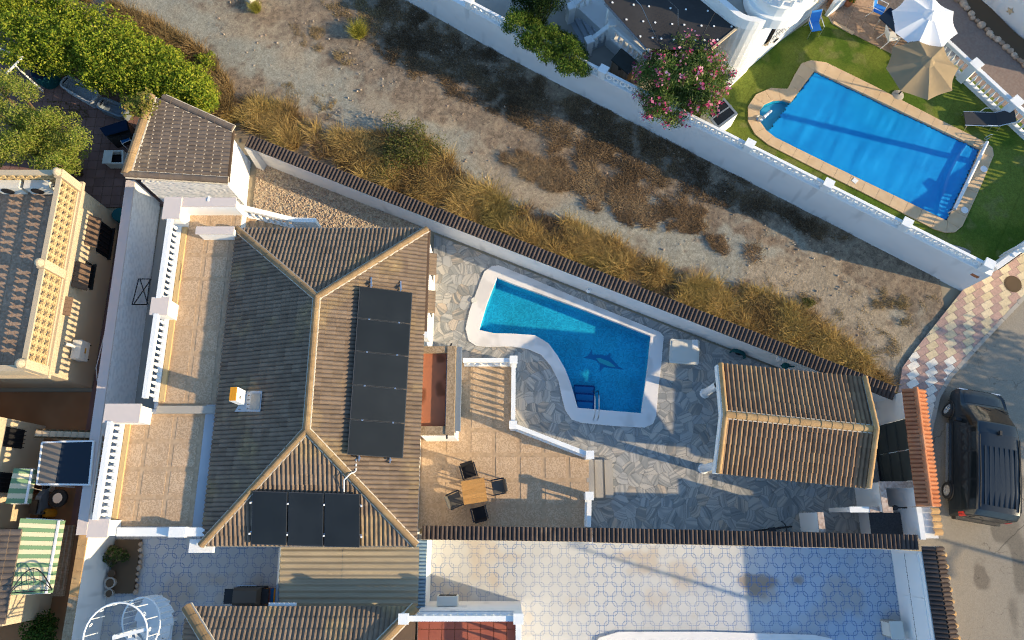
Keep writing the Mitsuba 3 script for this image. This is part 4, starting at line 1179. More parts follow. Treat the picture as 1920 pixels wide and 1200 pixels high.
# ================================================================ alley on the left, its wall, the gravel yard
struct('alley_floor', flat(sbox(-15.0, -0.4, -12.6, 12.9), 0.002), 'concrete')
AW0, AW1 = np.array([-15.1, 13.1]), np.array([-14.85, -0.5])
t = thing('boundary_wall', 'white wall with pinkish flat top along the narrow alley left of the house', 'wall')
part(t, 'wall', seg(AW0, AW1, 0.30, -0.05, 2.08, side=-1), 'white_stucco')
part(t, 'coping', seg(AW0, AW1, 0.36, 2.08, 2.14, side=-0.9), 'sun_tinted_cap')
t = thing('metal_frame', 'thin dark metal trestle frame standing on edge against the alley wall', 'frame')
q = [on_plane(*p, [-14.75, 0, 0], np.array([1.0, 0, 0])) for p in ((260, 523), (281, 523), (275, 571), (248, 571))]
for i, (a_, b_) in enumerate(((0, 1), (1, 2), (2, 3), (3, 0), (0, 2), (1, 3))):
    part(t, 'bar', tube([q[a_] + [0.05 * (i > 3), 0, 0], q[b_] + [0.05 * (i > 3), 0, 0]], 0.022, 5), 'dark_metal')
gy_ = Polygon([NA + [0.3, -0.05], xy(795, 428), (-3.3, 10.6), (-11.1, 11.25), (-11.1, 14.9)])
struct('gravel_yard', flat(gy_, 0.004), 'gravel')
gp = inside(gy_, 2600, 3)
oc = trimesh.creation.icosphere(subdivisions=0)
ms, uvs = [], []
for i, p in enumerate(gp):
    s_ = 0.022 + 0.03 * nr.random()
    m = (np.array(oc.vertices) * s_ * nr.uniform(0.6, 1.3, 3) + [p[0], p[1], 0.01], np.array(oc.faces)); ms.append(m); uvs.append(np.tile(nr.random(2), (12, 1)))
k = thing('gravel_stones', 'loose tan gravel stones covering the yard behind the house', 'gravel', kind='stuff')
put(k, cat(ms), 'stone', uv=np.vstack(uvs))

# ================================================================ porch and awning on the pool side of the house
t = thing('porch', 'flat roofed entrance porch with red painted roof and pebbled rim beside the terrace', 'porch')
PZ = 2.72
a_, b_ = at(801, 651, PZ), at(852, 816, PZ)
x0_, x1_, y1_, y0_ = HX1 - 0.1, b_[0], a_[1], b_[1]
part(t, 'wall', bx(x0_, x1_ - 0.02, y0_ + 0.02, y1_ - 0.02, -0.05, PZ - 0.1), 'white_paint')
part(t, 'roof', bx(x0_ + 0.02, x1_ - 0.36, y0_ + 0.28, y1_ - 0.22, PZ - 0.1, PZ - 0.02), 'red_paint')
part(t, 'rim', cat([bx(x0_, x1_ - 0.30, y0_, y0_ + 0.30, PZ - 0.1, PZ + 0.16), bx(x0_, x1_ - 0.30, y1_ - 0.24, y1_, PZ - 0.1, PZ + 0.16), bx(x1_ - 0.30, x1_, y0_, y1_, PZ - 0.1, PZ + 0.2)]), 'pebble_dash')
part(t, 'spout', cat([tube([(x1_ - .34, y0_ + .34, PZ + .04), (x1_ - .26, y0_ + 0.0, PZ + .1), (x1_ - .26, y0_ - .12, PZ + 0.02)], 0.035), tube([(x1_ - .30, y1_ - .26, PZ + .06), (x1_ - .16, y1_ + .1, PZ + .2)], 0.035)]), 'dark_metal')
aw = thing('awning', 'rolled grey blue awning cassette and white frame on the porch above the terrace', 'awning')
part(aw, 'cassette', bx(x1_ + 0.03, x1_ + 0.20, y0_ + 0.16, y1_ + 0.02, PZ - 0.22, PZ - 0.03), 'grey_slat')
part(aw, 'back_plate', bx(x1_ + 0.003, x1_ + 0.028, y0_ + 0.1, y1_ - 0.1, PZ - 0.3, PZ - 0.01), 'grey_slat')
for y_ in (y0_ + 0.2, y1_ - 0.15): part(aw, 'arm', tube([(x1_ + 0.1, y_, PZ - 0.25), (x1_ + 0.12, y_ + 0.05, PZ - 0.9)], 0.03), 'grey_slat')
dr_ = part(t, 'door', bx(x1_ - 0.015, x1_ + 0.025, y0_ + 0.6, y0_ + 2.3, tz, tz + 1.9), 'grey_slat')
for q in range(9): part(dr_, 'slat', bx(x1_ + 0.025, x1_ + 0.04, y0_ + 0.64, y0_ + 2.26, tz + 0.06 + 0.2 * q, tz + 0.22 + 0.2 * q), 'grey_slat')

# ================================================================ carport
CU = np.array([5.22, -0.52, 0]); CL = np.linalg.norm(CU); CU = CU / CL; CV2 = np.array([-CU[1], CU[0], 0]); CO = np.array([7.22, 1.60, 0]); CWd = 3.94
t = thing('carport', 'white pillared carport with brown and golden tiled gable roof', 'carport')
cz, cr = 2.40, 0.72
S3 = lambda u, v, z: CO + CU * u + CV2 * v + np.array([0, 0, z])
zr = lambda v: cz + cr * (1 - abs(v - CWd / 2) / (CWd / 2))
tri = lambda u0, u1, dz0, dz1: (np.array([S3(u, v, (zr(v) + dz)) for u in (u0, u1) for dz in (dz0, dz1) for v in (0, CWd / 2, CWd)]), np.array(
    [[3, 4, 1], [3, 1, 0], [4, 5, 2], [4, 2, 1], [6, 7, 10], [6, 10, 9], [7, 8, 11], [7, 11, 10], [3, 9, 10], [3, 10, 4], [4, 10, 11], [4, 11, 5], [0, 1, 7], [0, 7, 6], [1, 2, 8], [1, 8, 7], [0, 6, 9], [0, 9, 3], [2, 5, 11], [2, 11, 8]]))
rf = part(t, 'roof', tri(0.02, CL - 0.02, -0.12, -0.02), 'roof_deck')
ct_ = Tiles(rf, 'carport_tile', 0.345, 0.36, 2, 0.08)
sl = math.hypot(CWd / 2, cr); c_, s_ = (CWd / 2) / sl, cr / sl
pgc = sbox(0.0, 0.0, CL - 0.12, sl)
ct_.face(S3(0.05, 0, cz), CU, CV2 * c_ + np.array([0, 0, s_]), pgc)
ct_.face(S3(CL - 0.07, CWd, cz), -CU, -CV2 * c_ + np.array([0, 0, s_]), pgc)
ct_.write()
ridge(rf, S3(0.05, CWd / 2, cz + cr + 0.05), S3(CL - 0.05, CWd / 2, cz + cr + 0.05), 'yellow_tile', 0.12, 0.38)
for u in (0.05, CL - 0.02):
    lf = 0.07 if u < 1 else 0.20
    for v0, v1 in ((0, CWd / 2), (CWd, CWd / 2)):
        ridge(rf, S3(u, v0, zr(v0) + lf), S3(u, v1, zr(v1) + lf), 'yellow_tile', 0.09, 0.36, name='verge_tile', mort=False)
        m = beam(S3(u + 0.02, v0, zr(v0) + lf - 0.11), S3(u + 0.02, v1, zr(v1) + lf - 0.11), 0.12, 0.2)
        part(rf, 'verge', m, 'mortar')
part(t, 'gable_beam', (lambda q: (q[0], q[1]))(tri(-0.04, 0.16, -0.48, -0.13)), 'white_paint')
part(t, 'beam', cat([beam(S3(0.17, 0.22, cz - 0.2), S3(CL - 0.1, 0.22, cz - 0.2), 0.22, 0.24), beam(S3(0.17, CWd - 0.22, cz - 0.2), S3(CL - 0.1, CWd - 0.22, cz - 0.2), 0.22, 0.24)]), 'white_paint')
part(t, 'beam', beam(S3(CL - 0.2, 0.1, cz - 0.24), S3(CL - 0.2, CWd - 0.1, cz - 0.24), 0.2, 0.30), 'white_paint')
cp = [xy(1321, 738), xy(1318, 879)]
for q in cp: part(t, 'column', lathe([(0.20, 0), (0.20, 0.06), (0.15, 0.1), (0.145, 1.9), (0.19, 2.0), (0.19, 2.06)], 14, (*q, 0)), 'white_paint', smooth=35)
for v_ in (0.3, CWd - 0.3): part(t, 'column', lathe([(0.20, 0), (0.15, 0.1), (0.145, 1.9), (0.19, 2.1)], 12, S3(CL - 0.3, v_, 0)), 'white_paint', smooth=35)

# ================================================================ the van in the street
VX = 0.5 * (xy(1766, 905, 0.02)[0] + 0) ; 
v0 = at(1773, 905, 0.0); vx = v0[0] + 0.77
yr, yf = at(1850, 967, 0.75)[1], at(1850, 722, 0.75)[1]
VL = yf - yr
van = thing('parked_van', 'black passenger van with ribbed roof parked in the street at the gate', 'van')
# stations from the rear (0) to the front (1): y, half width low, half width belt, z belt, half width roof, z roof
ST = [(0.000, 0.84, 0.84, 0.95, 0.80, 1.05), (0.012, 0.88, 0.89, 1.02, 0.74, 1.70), (0.05, 0.90, 0.91, 1.05, 0.74, 1.88), (0.2, 0.91, 0.92, 1.05, 0.745, 1.93), (0.45, 0.91, 0.92, 1.04, 0.745, 1.93), (0.62, 0.91, 0.92, 1.03, 0.73, 1.90),
      (0.70, 0.91, 0.92, 1.02, 0.70, 1.82), (0.86, 0.91, 0.91, 1.00, 0.73, 1.13), (0.94, 0.88, 0.88, 0.90, 0.70, 0.98), (0.985, 0.80, 0.82, 0.78, 0.62, 0.84), (1.0, 0.66, 0.70, 0.55, 0.48, 0.66)]
def vsec(s):
    ys = [q[0] for q in ST]
    w0, w1, zb, w2, z2 = [np.interp(s, ys, [q[k] for q in ST]) for k in range(1, 6)]
    y = yr + VL * s
    half = [(w0 * 0.94, 0.24), (w0, 0.42), (w1, zb * 0.72), (w1 * 0.985, zb), ((w1 + w2) / 2 + 0.02, (zb + z2) / 2), (w2 + 0.02, z2 - 0.07), (w2 - 0.05, z2 - 0.005), (w2 * 0.5, z2 + 0.02)]
    L = [(-x, z) for x, z in half] + [(0, z2 + 0.025)] + [(x, z) for x, z in half[::-1]]
    return np.array([(vx + x, y, z) for x, z in L])
SS = sorted(set([q[0] for q in ST] + list(np.linspace(0, 1, 25))))
R = np.array([vsec(s) for s in SS]); nS, nP = R.shape[:2]
f = []
for i in range(nS - 1):
    for j in range(nP - 1): f += [[i * nP + j, (i + 1) * nP + j, (i + 1) * nP + j + 1], [i * nP + j, (i + 1) * nP + j + 1, i * nP + j + 1]]
    f += [[i * nP, i * nP + nP - 1, (i + 1) * nP + nP - 1], [i * nP, (i + 1) * nP + nP - 1, (i + 1) * nP]]
f += [[0, j, j + 1] for j in range(1, nP - 1)] + [[(nS - 1) * nP, (nS - 1) * nP + j + 1, (nS - 1) * nP + j] for j in range(1, nP - 1)]
body = part(van, 'body', (R.reshape(-1, 3), np.array(f)), 'car_paint', smooth=32)
def vpatch(s0, s1, j0, j1, off, n=8):
    """A panel following the body between stations and section points, off outside."""
    a = np.array([[(lambda c, fl, fr: c[fl] * (1 - fr) + c[min(fl + 1, nP - 1)] * fr)(vsec(s), int(math.floor(j)), j - math.floor(j)) for j in np.linspace(j0, j1, n)] for s in np.linspace(s0, s1, n)])
    ce = np.array([vx, yr + VL * 0.45, 0.9])
    du = np.gradient(a, axis=0); dv_ = np.gradient(a, axis=1); nr_ = np.cross(du, dv_); nr_ /= np.linalg.norm(nr_, axis=-1, keepdims=True)
    sg = np.sign(((a - ce) * nr_).sum(-1).mean()); a = a + nr_ * sg * off
    i = np.arange(n * n).reshape(n, n); q = np.stack([i[:-1, :-1], i[1:, :-1], i[1:, 1:], i[:-1, 1:]], -1).reshape(-1, 4)
    return a.reshape(-1, 3), np.vstack([q[:, [0, 1, 2]], q[:, [0, 2, 3]]])
part(van, 'windshield', vpatch(0.715, 0.845, 5.6, 10.4, 0.008), 'car_glass', smooth=True)
for s0, s1 in ((0.05, 0.26), (0.275, 0.47), (0.485, 0.66)):
    for j0, j1 in ((3.15, 4.85), (nP - 1 - 3.15, nP - 1 - 4.85)): part(van, 'side_window', vpatch(s0, s1, j0, j1, 0.006), 'car_glass', smooth=True)
for s0, s1 in ((0.675, 0.76),):
    for j0, j1 in ((3.15, 4.5), (nP - 1 - 3.15, nP - 1 - 4.5)): part(van, 'quarter_window', vpatch(s0, s1, j0, j1, 0.006), 'car_glass', smooth=True)
part(van, 'rear_window', hexa([(vx - .62, yr + .003, 1.12), (vx + .62, yr + .003, 1.12), (vx + .62, yr - .01, 1.12), (vx - .62, yr - .01, 1.12)], [(vx - .58, yr + .09, 1.66), (vx + .58, yr + .09, 1.66), (vx + .58, yr + .04, 1.66), (vx - .58, yr + .04, 1.66)]), 'car_glass')
part(van, 'bonnet_panel', vpatch(0.87, 0.965, 5.3, 10.7, 0.012), 'car_paint', smooth=True)
for i in range(7):
    x_ = vx - 0.54 + 0.18 * i
    part(van, 'roof_rib', cat([beam((x_, yr + VL * (0.09 + .02 * 0), 1.935), (x_, yr + VL * 0.52, 1.95), 0.06, 0.03)]), 'car_paint')
for s_ in (-1, 1): part(van, 'roof_rail', tube([(vx + s_ * 0.71, yr + VL * 0.07, 1.93), (vx + s_ * 0.71, yr + VL * 0.3, 1.96), (vx + s_ * 0.71, yr + VL * 0.6, 1.93)], 0.022, 6), 'black_plastic')
part(van, 'antenna', obx((vx - 0.02, yr + VL * 0.63, 1.99), (0.08, 0.16, 0.09)), 'black_plastic')
part(van, 'bumper', obx((vx, yr - 0.03, 0.50), (1.62, 0.14, 0.28)), 'black_plastic'); part(van, 'bumper', obx((vx, yf - 0.02, 0.40), (1.25, 0.12, 0.26)), 'black_plastic')
part(van, 'side_trim', obx((vx - 0.925, yr + VL * 0.47, 0.62), (0.03, VL * 0.5, 0.05)), 'black_plastic')
for s_ in (-1, 1): part(van, 'sill_bar', obx((vx + s_ * 0.93, yr + VL * 0.47, 0.26), (0.06, VL * 0.5, 0.08)), 'alu')
for s_ in (-1, 1):
    part(van, 'tail_light', hexa([(vx + s_ * .78, yr - .012, 0.92), (vx + s_ * .86, yr - .012, 0.92), (vx + s_ * .90, yr + .14, 0.92), (vx + s_ * .78, yr + .02, 0.92)], [(vx + s_ * .76, yr + .02, 1.26), (vx + s_ * .83, yr + .02, 1.26), (vx + s_ * .89, yr + .16, 1.22), (vx + s_ * .76, yr + .04, 1.26)]), 'tail_red')
    part(van, 'headlight', obx((vx + s_ * 0.62, yf - 0.12, 0.72), (0.34, 0.18, 0.12)), 'alu')
    part(van, 'mirror', cat([obx((vx + s_ * 1.02, yr + VL * 0.725, 1.08), (0.20, 0.12, 0.18)), obx((vx + s_ * 0.91, yr + VL * 0.72, 1.05), (0.12, 0.06, 0.06))]), 'black_plastic')
    for fy, st_ in ((0.19, 0.0), (0.825, -0.35)):
        wc = np.array([vx + s_ * 0.88, yr + VL * fy, 0.325])
        w_ = lathe([(0.21, -0.10), (0.30, -0.11), (0.325, -0.07), (0.325, 0.07), (0.30, 0.11), (0.21, 0.10)], 20)
        Mx = mat4(wc, [0, 0, 1], [math.sin(st_) * -1, math.cos(st_), 0], np.array([math.cos(st_), math.sin(st_), 0]))
        k = part(van, 'wheel', ap(w_, Mx), 'rubber', smooth=40)
        sp_ = [lathe([(0.0, 0.06), (0.05, 0.06), (0.05, 0.085), (0, 0.09)], 8)]
        for a_ in range(5):
            g_ = 2 * math.pi * a_ / 5; sp_.append(beam((0.03 * math.cos(g_), 0.03 * math.sin(g_), 0.07), (0.20 * math.cos(g_), 0.20 * math.sin(g_), 0.075), 0.045, 0.03))
        sp_.append(lathe([(0.19, 0.05), (0.215, 0.05), (0.215, 0.09), (0.19, 0.09)], 20)); sp_.append(lathe([(0.0, 0.03), (0.2, 0.03)], 16))
        rm = cat(sp_)
        if s_ < 0: rm = (rm[0] * [1, 1, -1], rm[1])
        part(k, 'rim', ap(rm, Mx), 'rim')
    for a_ in (0.19, 0.825):
        wa = np.linspace(0, math.pi, 13); arc = [(vx + s_ * 0.915, yr + VL * a_ + 0.37 * math.cos(w), 0.325 + 0.37 * math.sin(w)) for w in wa]
        part(van, 'wheel_arch', tube(arc, 0.03, 5), 'black_plastic')
for s_ in (-0.35, 0.3): part(van, 'wiper', tube([(vx + s_, yr + VL * 0.85, 1.20), (vx + s_ + 0.42, yr + VL * 0.822, 1.34)], 0.012, 4), 'black_plastic')
part(van, 'wiper', tube([(vx - .1, yr - 0.03, 1.1), (vx - .1, yr - .14, 0.95)], 0.015, 4), 'black_plastic')

pA, pB = at(1776, 905, 0.3), at(1777, 757, 0.3)
vr = T().translate([vx - 0.93, yr + VL * 0.19, 0]).rotate([0, 0, 1], math.degrees(math.atan2(pB[1] - pA[1], pB[0] - pA[0])) - 90).translate([-(vx - 0.93), -(yr + VL * 0.19), 0])
for k_ in list(scene):
    if k_.startswith('parked_van__'): scene[k_]['to_world'] = vr

# ================================================================ the patterned yard to the south
ypg = Polygon([(-14.95, -0.5), (-14.95, -8), (15.2, -8), (14.7, -0.8), (2.8, -0.55), (-3.1, -0.5)])
k = thing('patterned_yard', kind='structure')
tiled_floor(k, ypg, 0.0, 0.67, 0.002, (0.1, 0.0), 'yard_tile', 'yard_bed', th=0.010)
# roofed lean-to of corrugated sheets
c0, c1, c2, c3 = at(527, 1026, 2.62), at(786, 1028, 2.62), at(783, 1142, 2.40), at(520, 1137, 2.40)
t = thing('corrugated_roof', 'lean to roof of weathered corrugated sheets below the front solar panels', 'roof')
xm = [c0[0], (c0[0] * 0.54 + c1[0] * 0.46), c1[0]]
for i in range(2):
    n_ = 96; ys = np.linspace(0, 1, n_)
    Y = c0[1] * (1 - ys) + c3[1] * ys; Z = 2.62 * (1 - ys) + 2.40 * ys + 0.032 * np.sin((Y - c0[1]) * 2 * math.pi / 0.205) + 0.006 * i
    xa, xb_ = xm[i] - 0.05 * i, xm[i + 1]
    v = np.vstack([np.c_[np.full(n_, xa), Y, Z], np.c_[np.full(n_, xb_), Y, Z]]); q = np.arange(n_ - 1)
    f = np.vstack([np.c_[q, q + n_, q + n_ + 1], np.c_[q, q + n_ + 1, q + 1]])
    part(t, 'sheet', (v, f), 'corrugated', smooth=True)
part(t, 'edge_strip', beam(c0 + [-0.03, 0, .02], c3 + [-0.03, 0, .02], 0.05, 0.10), 'grey_slat')
for q in (c0, c3): part(t, 'post', tube([[q[0] + .1, q[1] - .05 + (.2 if q is c3 else -.2), 0], [q[0] + .1, q[1] + (.2 if q is c3 else -.2), q[2] - .06]], 0.04), 'white_paint')
bsdf('blue_tile', {'type': 'diffuse', 'reflectance': col(f_tile((0.22, 0.33, 0.42), (0.30, 0.42, 0.52), (0.30, 0.34, 0.36)))})
t = thing('boundary_wall', 'narrow wall with blue ribbed tile coping between lean to roof and patterned yard', 'wall')
wa, wb = at(792, 1012, 1.9), at(787, 1150, 1.9)
part(t, 'wall', bx(wa[0] - 0.12, wa[0] + 0.12, wb[1], wa[1], -0.05, 1.8), 'white_paint')
coping(t, (wa[0] + 0.16, wb[1]), (wa[0] + 0.16, wa[1]), 1.82, 0.36, 'blue_tile', 0.24, 0.1, up=1)
# south neighbour: hipped roof, red terrace
S0 = at(352, 1138, 3.3); S1 = at(780, 1141, 3.3)
x0_, x1_, y1_ = S0[0], S1[0], S0[1]
h2_ = thing('tiled_house', 'lower neighbouring house with brown hip roof, cut off by the bottom of the photo', 'house')
wd = (x1_ - x0_) / 2; zt_ = 3.3 + wd * 0.46
rv2 = np.array([(x0_, y1_ - 12, 3.3), (x1_, y1_ - 12, 3.3), (x1_, y1_, 3.3), (x0_, y1_, 3.3), ((x0_ + x1_) / 2, y1_ - 12 + wd, zt_), ((x0_ + x1_) / 2, y1_ - wd, zt_)])
part(h2_, 'wall', bx(x0_ + .35, x1_ - .35, y1_ - 11.7, y1_ - .35, -0.05, 3.2), 'white_wall')
rf2 = part(h2_, 'roof', (rv2, np.array([[0, 1, 4], [1, 2, 5], [1, 5, 4], [2, 3, 5], [3, 0, 4], [3, 4, 5], [0, 3, 2], [0, 2, 1]])), 'roof_deck')
t2 = Tiles(rf2, 'brown_tile', 0.32, 0.36)
vis = Polygon([(-20, y1_ + 1), (20, y1_ + 1), (20, y1_ - 3.2), (-20, y1_ - 3.2)])
N2 = hipface(rv2[2], rv2[3], rv2[5], rv2[5] + [1e-4, 0, 0]); E2 = hipface(rv2[1], rv2[2], rv2[5], rv2[4]); W2 = hipface(rv2[3], rv2[0], rv2[4], rv2[5])
t2.face(N2[0], N2[1], N2[2], shapely.geometry.polygon.orient(N2[3].intersection(sbox(-1, -1, 40, 2.6))), lift=0.012)
t2.face(W2[0], W2[1], W2[2], shapely.geometry.polygon.orient(W2[3].intersection(sbox(-1, -1, 2.4, 30))), lift=0.012)
t2.write(250)
ridge(rf2, rv2[3], rv2[5], 'roof_cap', 0.15, 0.42, lift=0.08); ridge(rf2, rv2[2], rv2[5], 'roof_cap', 0.14, 0.42, lift=0.08)
part(rf2, 'verge', bx(x0_ + 2.6, x0_ + 3.5, y1_ - .02, y1_ + .12, 3.22, 3.26), 'white_paint')
ra = at(760, 1160, 3.9); rb = at(972, 1160, 3.9)
t = thing('roof_terrace', kind='structure')
part(t, 'wall', bx(x1_ + 0.02, rb[0] + 0.12, ra[1] - 8, ra[1] + 0.12, -0.05, 2.93), 'white_wall')
tiled_floor(t, sbox(x1_ + 0.05, ra[1] - 4.0, rb[0] - 0.08, ra[1] - 0.08), 3.0, 0.42, 0.012, (x1_, ra[1]), 'terracotta_floor', 'red_brown')
b = thing('balustrade', 'white balustrade around the red tiled terrace at the bottom edge', 'balustrade')
balusters(b, ra[:2] + [-0.1, 0], rb[:2], 3.0, 0.92, 'white_paint', 0.28, 0.15)
balusters(b, rb[:2] - [0, .15], rb[:2] - [0, 4], 3.0, 0.92, 'white_paint', 0.28, 0.1)
post(b, rb[:2], 3.0, 0.93, 0.26, cap=0.03); post(b, ra[:2] + [-.05, 0], 3.0, 0.93, 0.26, cap=0.03)
a_ = at(795, 1139, 1.0)
t = thing('air_conditioner', 'grey air conditioner box on the white wall below the red terrace', 'air conditioner')
yb = ra[1] + 0.12
q0, q1 = on_plane(795, 1145, [0, yb + .3, 0], np.array([0, 1.0, 0])), on_plane(840, 1145, [0, yb + .3, 0], np.array([0, 1.0, 0]))
part(t, 'case', bx(q0[0], q1[0], yb + 0.02, yb + 0.34, 1.2, 1.8), 'cream_plastic')
for i in range(5): part(t, 'grille_bar', bx(q0[0] + .05, q1[0] - .05, yb + .34, yb + .35, 1.27 + .1 * i, 1.32 + .1 * i), 'dark_metal')
# pool of the south neighbour, only its rim in the photo
o2 = [at(*p)[:2] for p in ((1120, 1196), (1160, 1184), (1330, 1184), (1525, 1190), (1560, 1197))]
pg = Polygon([*o2, (o2[-1][0] + 0.5, -9), (o2[0][0] - .5, -9)]).buffer(-0.15).buffer(0.15)
t = thing('swimming_pool', 'white rounded pool rim peeping in at the bottom edge of the patterned yard', 'swimming pool')
part(t, 'rim', ext(pg.difference(pg.buffer(-0.45)), 0.012, 0.09), 'pool_white')
part(t, 'water', flat(pg.buffer(-0.44), 0.03), 'pool_blue')
q = at(1682, 1180, 0.5)
t = thing('utility_box', 'grey utility box standing beside the sheet gate at the bottom right', 'utility box')
part(t, 'box', obx((q[0] - .12, q[1], 0.35), (0.40, 0.55, 0.7)), 'concrete'); part(t, 'lid', obx((q[0] - .12, q[1], 0.72), (0.46, 0.6, 0.05)), 'cream_plastic')
part(t, 'door', obx((q[0] - .33, q[1], 0.36), (0.02, 0.45, 0.55)), 'cream_plastic')
# barbecue and boxes beside the lean-to
q = at(462, 1118, 0.9)
t = thing('barbecue', 'dark covered barbecue grill on the patterned yard beside the corrugated roof', 'barbecue')
part(t, 'lid', hexa([(q[0] - .5, q[1] - .32, .85), (q[0] + .5, q[1] - .32, .85), (q[0] + .5, q[1] + .3, .85), (q[0] - .5, q[1] + .3, .85)], [(q[0] - .42, q[1] - .2, 1.12), (q[0] + .42, q[1] - .2, 1.12), (q[0] + .42, q[1] + .2, 1.1), (q[0] - .42, q[1] + .2, 1.1)]), 'sling_grey')
part(t, 'cabinet', bx(q[0] - .48, q[0] + .48, q[1] - .3, q[1] + .28, 0.05, .84), 'black_plastic')
part(t, 'side_shelf', bx(q[0] - .82, q[0] - .51, q[1] - .26, q[1] + .24, .8, .84), 'dark_metal'); part(t, 'side_shelf', bx(q[0] + .51, q[0] + .76, q[1] - .26, q[1] + .24, .8, .84), 'dark_metal')
part(t, 'hood_bar', tube([(q[0] - .35, q[1] + .36, .95), (q[0] + .35, q[1] + .36, .95)], 0.02), 'chrome')
for px_, c_, lab in ((500, 'red_brown', 'small red brown crate between barbecue and corrugated roof'), (515, 'cloth_blue', 'small blue box tucked under the edge of the corrugated roof')):
    q = at(px_, 1118, 0.5); t = thing('storage_box', lab, 'box')
    part(t, 'box', bx(q[0] - .15, q[0] + .15, q[1] - .25, q[1] + .25, 0.02, .5), c_); part(t, 'lid', bx(q[0] - .17, q[0] + .17, q[1] - .27, q[1] + .27, .5, .54), c_)
    part(t, 'strap', bx(q[0] - .03, q[0] + .03, q[1] - .275, q[1] + .275, .541, .55), 'orange_paint')
# spiral stair
sc = at(216, 1194, 4.15)[:2]; SR = 0.99
t = thing('spiral_staircase', 'white metal spiral staircase in the corner of the patterned yard', 'staircase')
part(t, 'pole', tube([(*sc, 0), (*sc, 4.2)], 0.07, 10), 'white_paint')
na = 15
for i in range(na):
    a0 = 4.3 - i * 0.42; z_ = 0.2 + i * 0.215
    w = [(0.07 * math.cos(a0), 0.07 * math.sin(a0)), (SR * math.cos(a0), SR * math.sin(a0)), (SR * math.cos(a0 + .22), SR * math.sin(a0 + .22)), (SR * math.cos(a0 + .44), SR * math.sin(a0 + .44)), (0.07 * math.cos(a0 + .44), 0.07 * math.sin(a0 + .44))]
    k = part(t, 'tread', ext(Polygon([(sc[0] + x, sc[1] + y) for x, y in w]), z_, z_ + 0.035), 'white_paint')
    for da in (0.06, 0.27):
        p_ = (sc[0] + SR * math.cos(a0 + da), sc[1] + SR * math.sin(a0 + da)); part(t, 'spindle', tube([(*p_, z_), (*p_, z_ + 1.0 - da * 0.2)], 0.016, 5), 'white_paint')
part(t, 'handrail', tube([(sc[0] + SR * math.cos(4.55 - i * .105), sc[1] + SR * math.sin(4.55 - i * .105), 1.12 + i * .215 * .25) for i in range(na * 4)], 0.03, 6), 'white_paint', smooth=True)
part(t, 'top_ring', tube([(sc[0] + SR * math.cos(w), sc[1] + SR * math.sin(w), 4.15) for w in np.linspace(0, 2 * math.pi, 33)[:-1]], 0.03, 6, True), 'white_paint', smooth=True)
for i in range(12):
    w = 2 * math.pi * i / 12; part(t, 'ring_spindle', tube([(sc[0] + SR * math.cos(w), sc[1] + SR * math.sin(w), 3.35), (sc[0] + SR * math.cos(w), sc[1] + SR * math.sin(w), 4.15)], 0.014, 4), 'white_paint')
    a_ = np.linspace(0, 2 * math.pi, 9)[:-1]; o_ = np.array([sc[0] + (SR - .02) * math.cos(w + .2), sc[1] + (SR - .02) * math.sin(w + .2), 3.95])
    part(t, 'scroll', tube([o_ + [-.06 * math.sin(w) * math.cos(u), .06 * math.cos(w) * math.cos(u), .06 * math.sin(u)] for u in a_], 0.01, 4, True), 'white_paint')
part(t, 'landing', ext(Polygon([(sc[0], sc[1] - .07), (sc[0] + SR, sc[1] - .5), (sc[0] + SR, sc[1] - 1.6), (sc[0], sc[1] - 1.6)]), 3.32, 3.36), 'white_paint')
part(t, 'landing_rail', beam((sc[0] - .1, sc[1] - .05, 4.1), (sc[0] + 0.95, sc[1] + 0.22, 4.1), 0.1, 0.06), 'white_paint')
# left boundary wall of the patterned yard, planter with shrub and stones
BW0, BW1 = np.array([-14.93, -0.45]), np.array([-15.0, -8.0])
t = thing('boundary_wall', 'white boundary wall with orange brown top left of the spiral staircase', 'wall')
part(t, 'wall', seg(BW0, BW1, 0.24, -0.05, 1.88, side=-1), 'white_wall')
for i in range(18):
    a_ = BW0 + (BW1 - BW0) * i / 18; b_ = BW0 + (BW1 - BW0) * (i + 0.985) / 18
    m = seg(a_ + [.03, 0], b_ + [.03, 0], 0.30, 1.88, 1.935 + rng.uniform(-.004, .004), side=-1); part(t, 'coping_slab', m, 'yellow_tile' if i < 5 else 'pebble_dash', uv=cuv(m))
q = at(228, 1060, 0.2)
t = thing('planter', 'narrow stone edged planter bed along the white boundary wall', 'planter')
part(t, 'soil', bx(-14.85, -13.9, -2.6, -0.7, 0.02, 0.16), 'bark')
for i in range(9):
    y_ = -2.55 + 0.21 * i; m = (np.array(oc.vertices) * [0.09, 0.11, 0.09] * rng.uniform(.8, 1.2) + [-13.86 + rng.uniform(-.04, .04), y_, 0.12], np.array(oc.faces)); part(t, 'edge_stone', m, 'stone', uv=cuv(m))
for px_, py_, s_ in ((212, 1092, .2), (209, 1112, .16), (213, 1075, .13)):
    q = at(px_, py_, 0.2); k = thing('flower_pot', {1092: 'pale stone block at the middle of the planter bed', 1112: 'round pale pot at the lower end of the planter bed', 1075: 'small dark pot beside the wall in the planter bed'}[py_], 'pot')
    part(k, 'pot', lathe([(s_ * .7, 0.17), (s_, 0.2 + s_), (s_ * 1.06, 0.2 + s_ * 1.2), (s_ * .8, .2 + s_ * 1.2), (s_ * .75, .2 + s_)], 10, (q[0], q[1], 0)), 'concrete' if py_ != 1075 else 'brown_paint'); part(k, 'soil', disc((q[0], q[1], 0.2 + s_ * .95), s_ * .78, 0.02), 'bark')

# ================================================================ neighbours on the left
wf = Polygon([(-40, 20), (-40, -12), (-15.15, -12), (-15.15, 20)])
struct('side_yard', flat(sbox(-40, -12, -15.2, 4.9), 0.002), 'brown_floor')
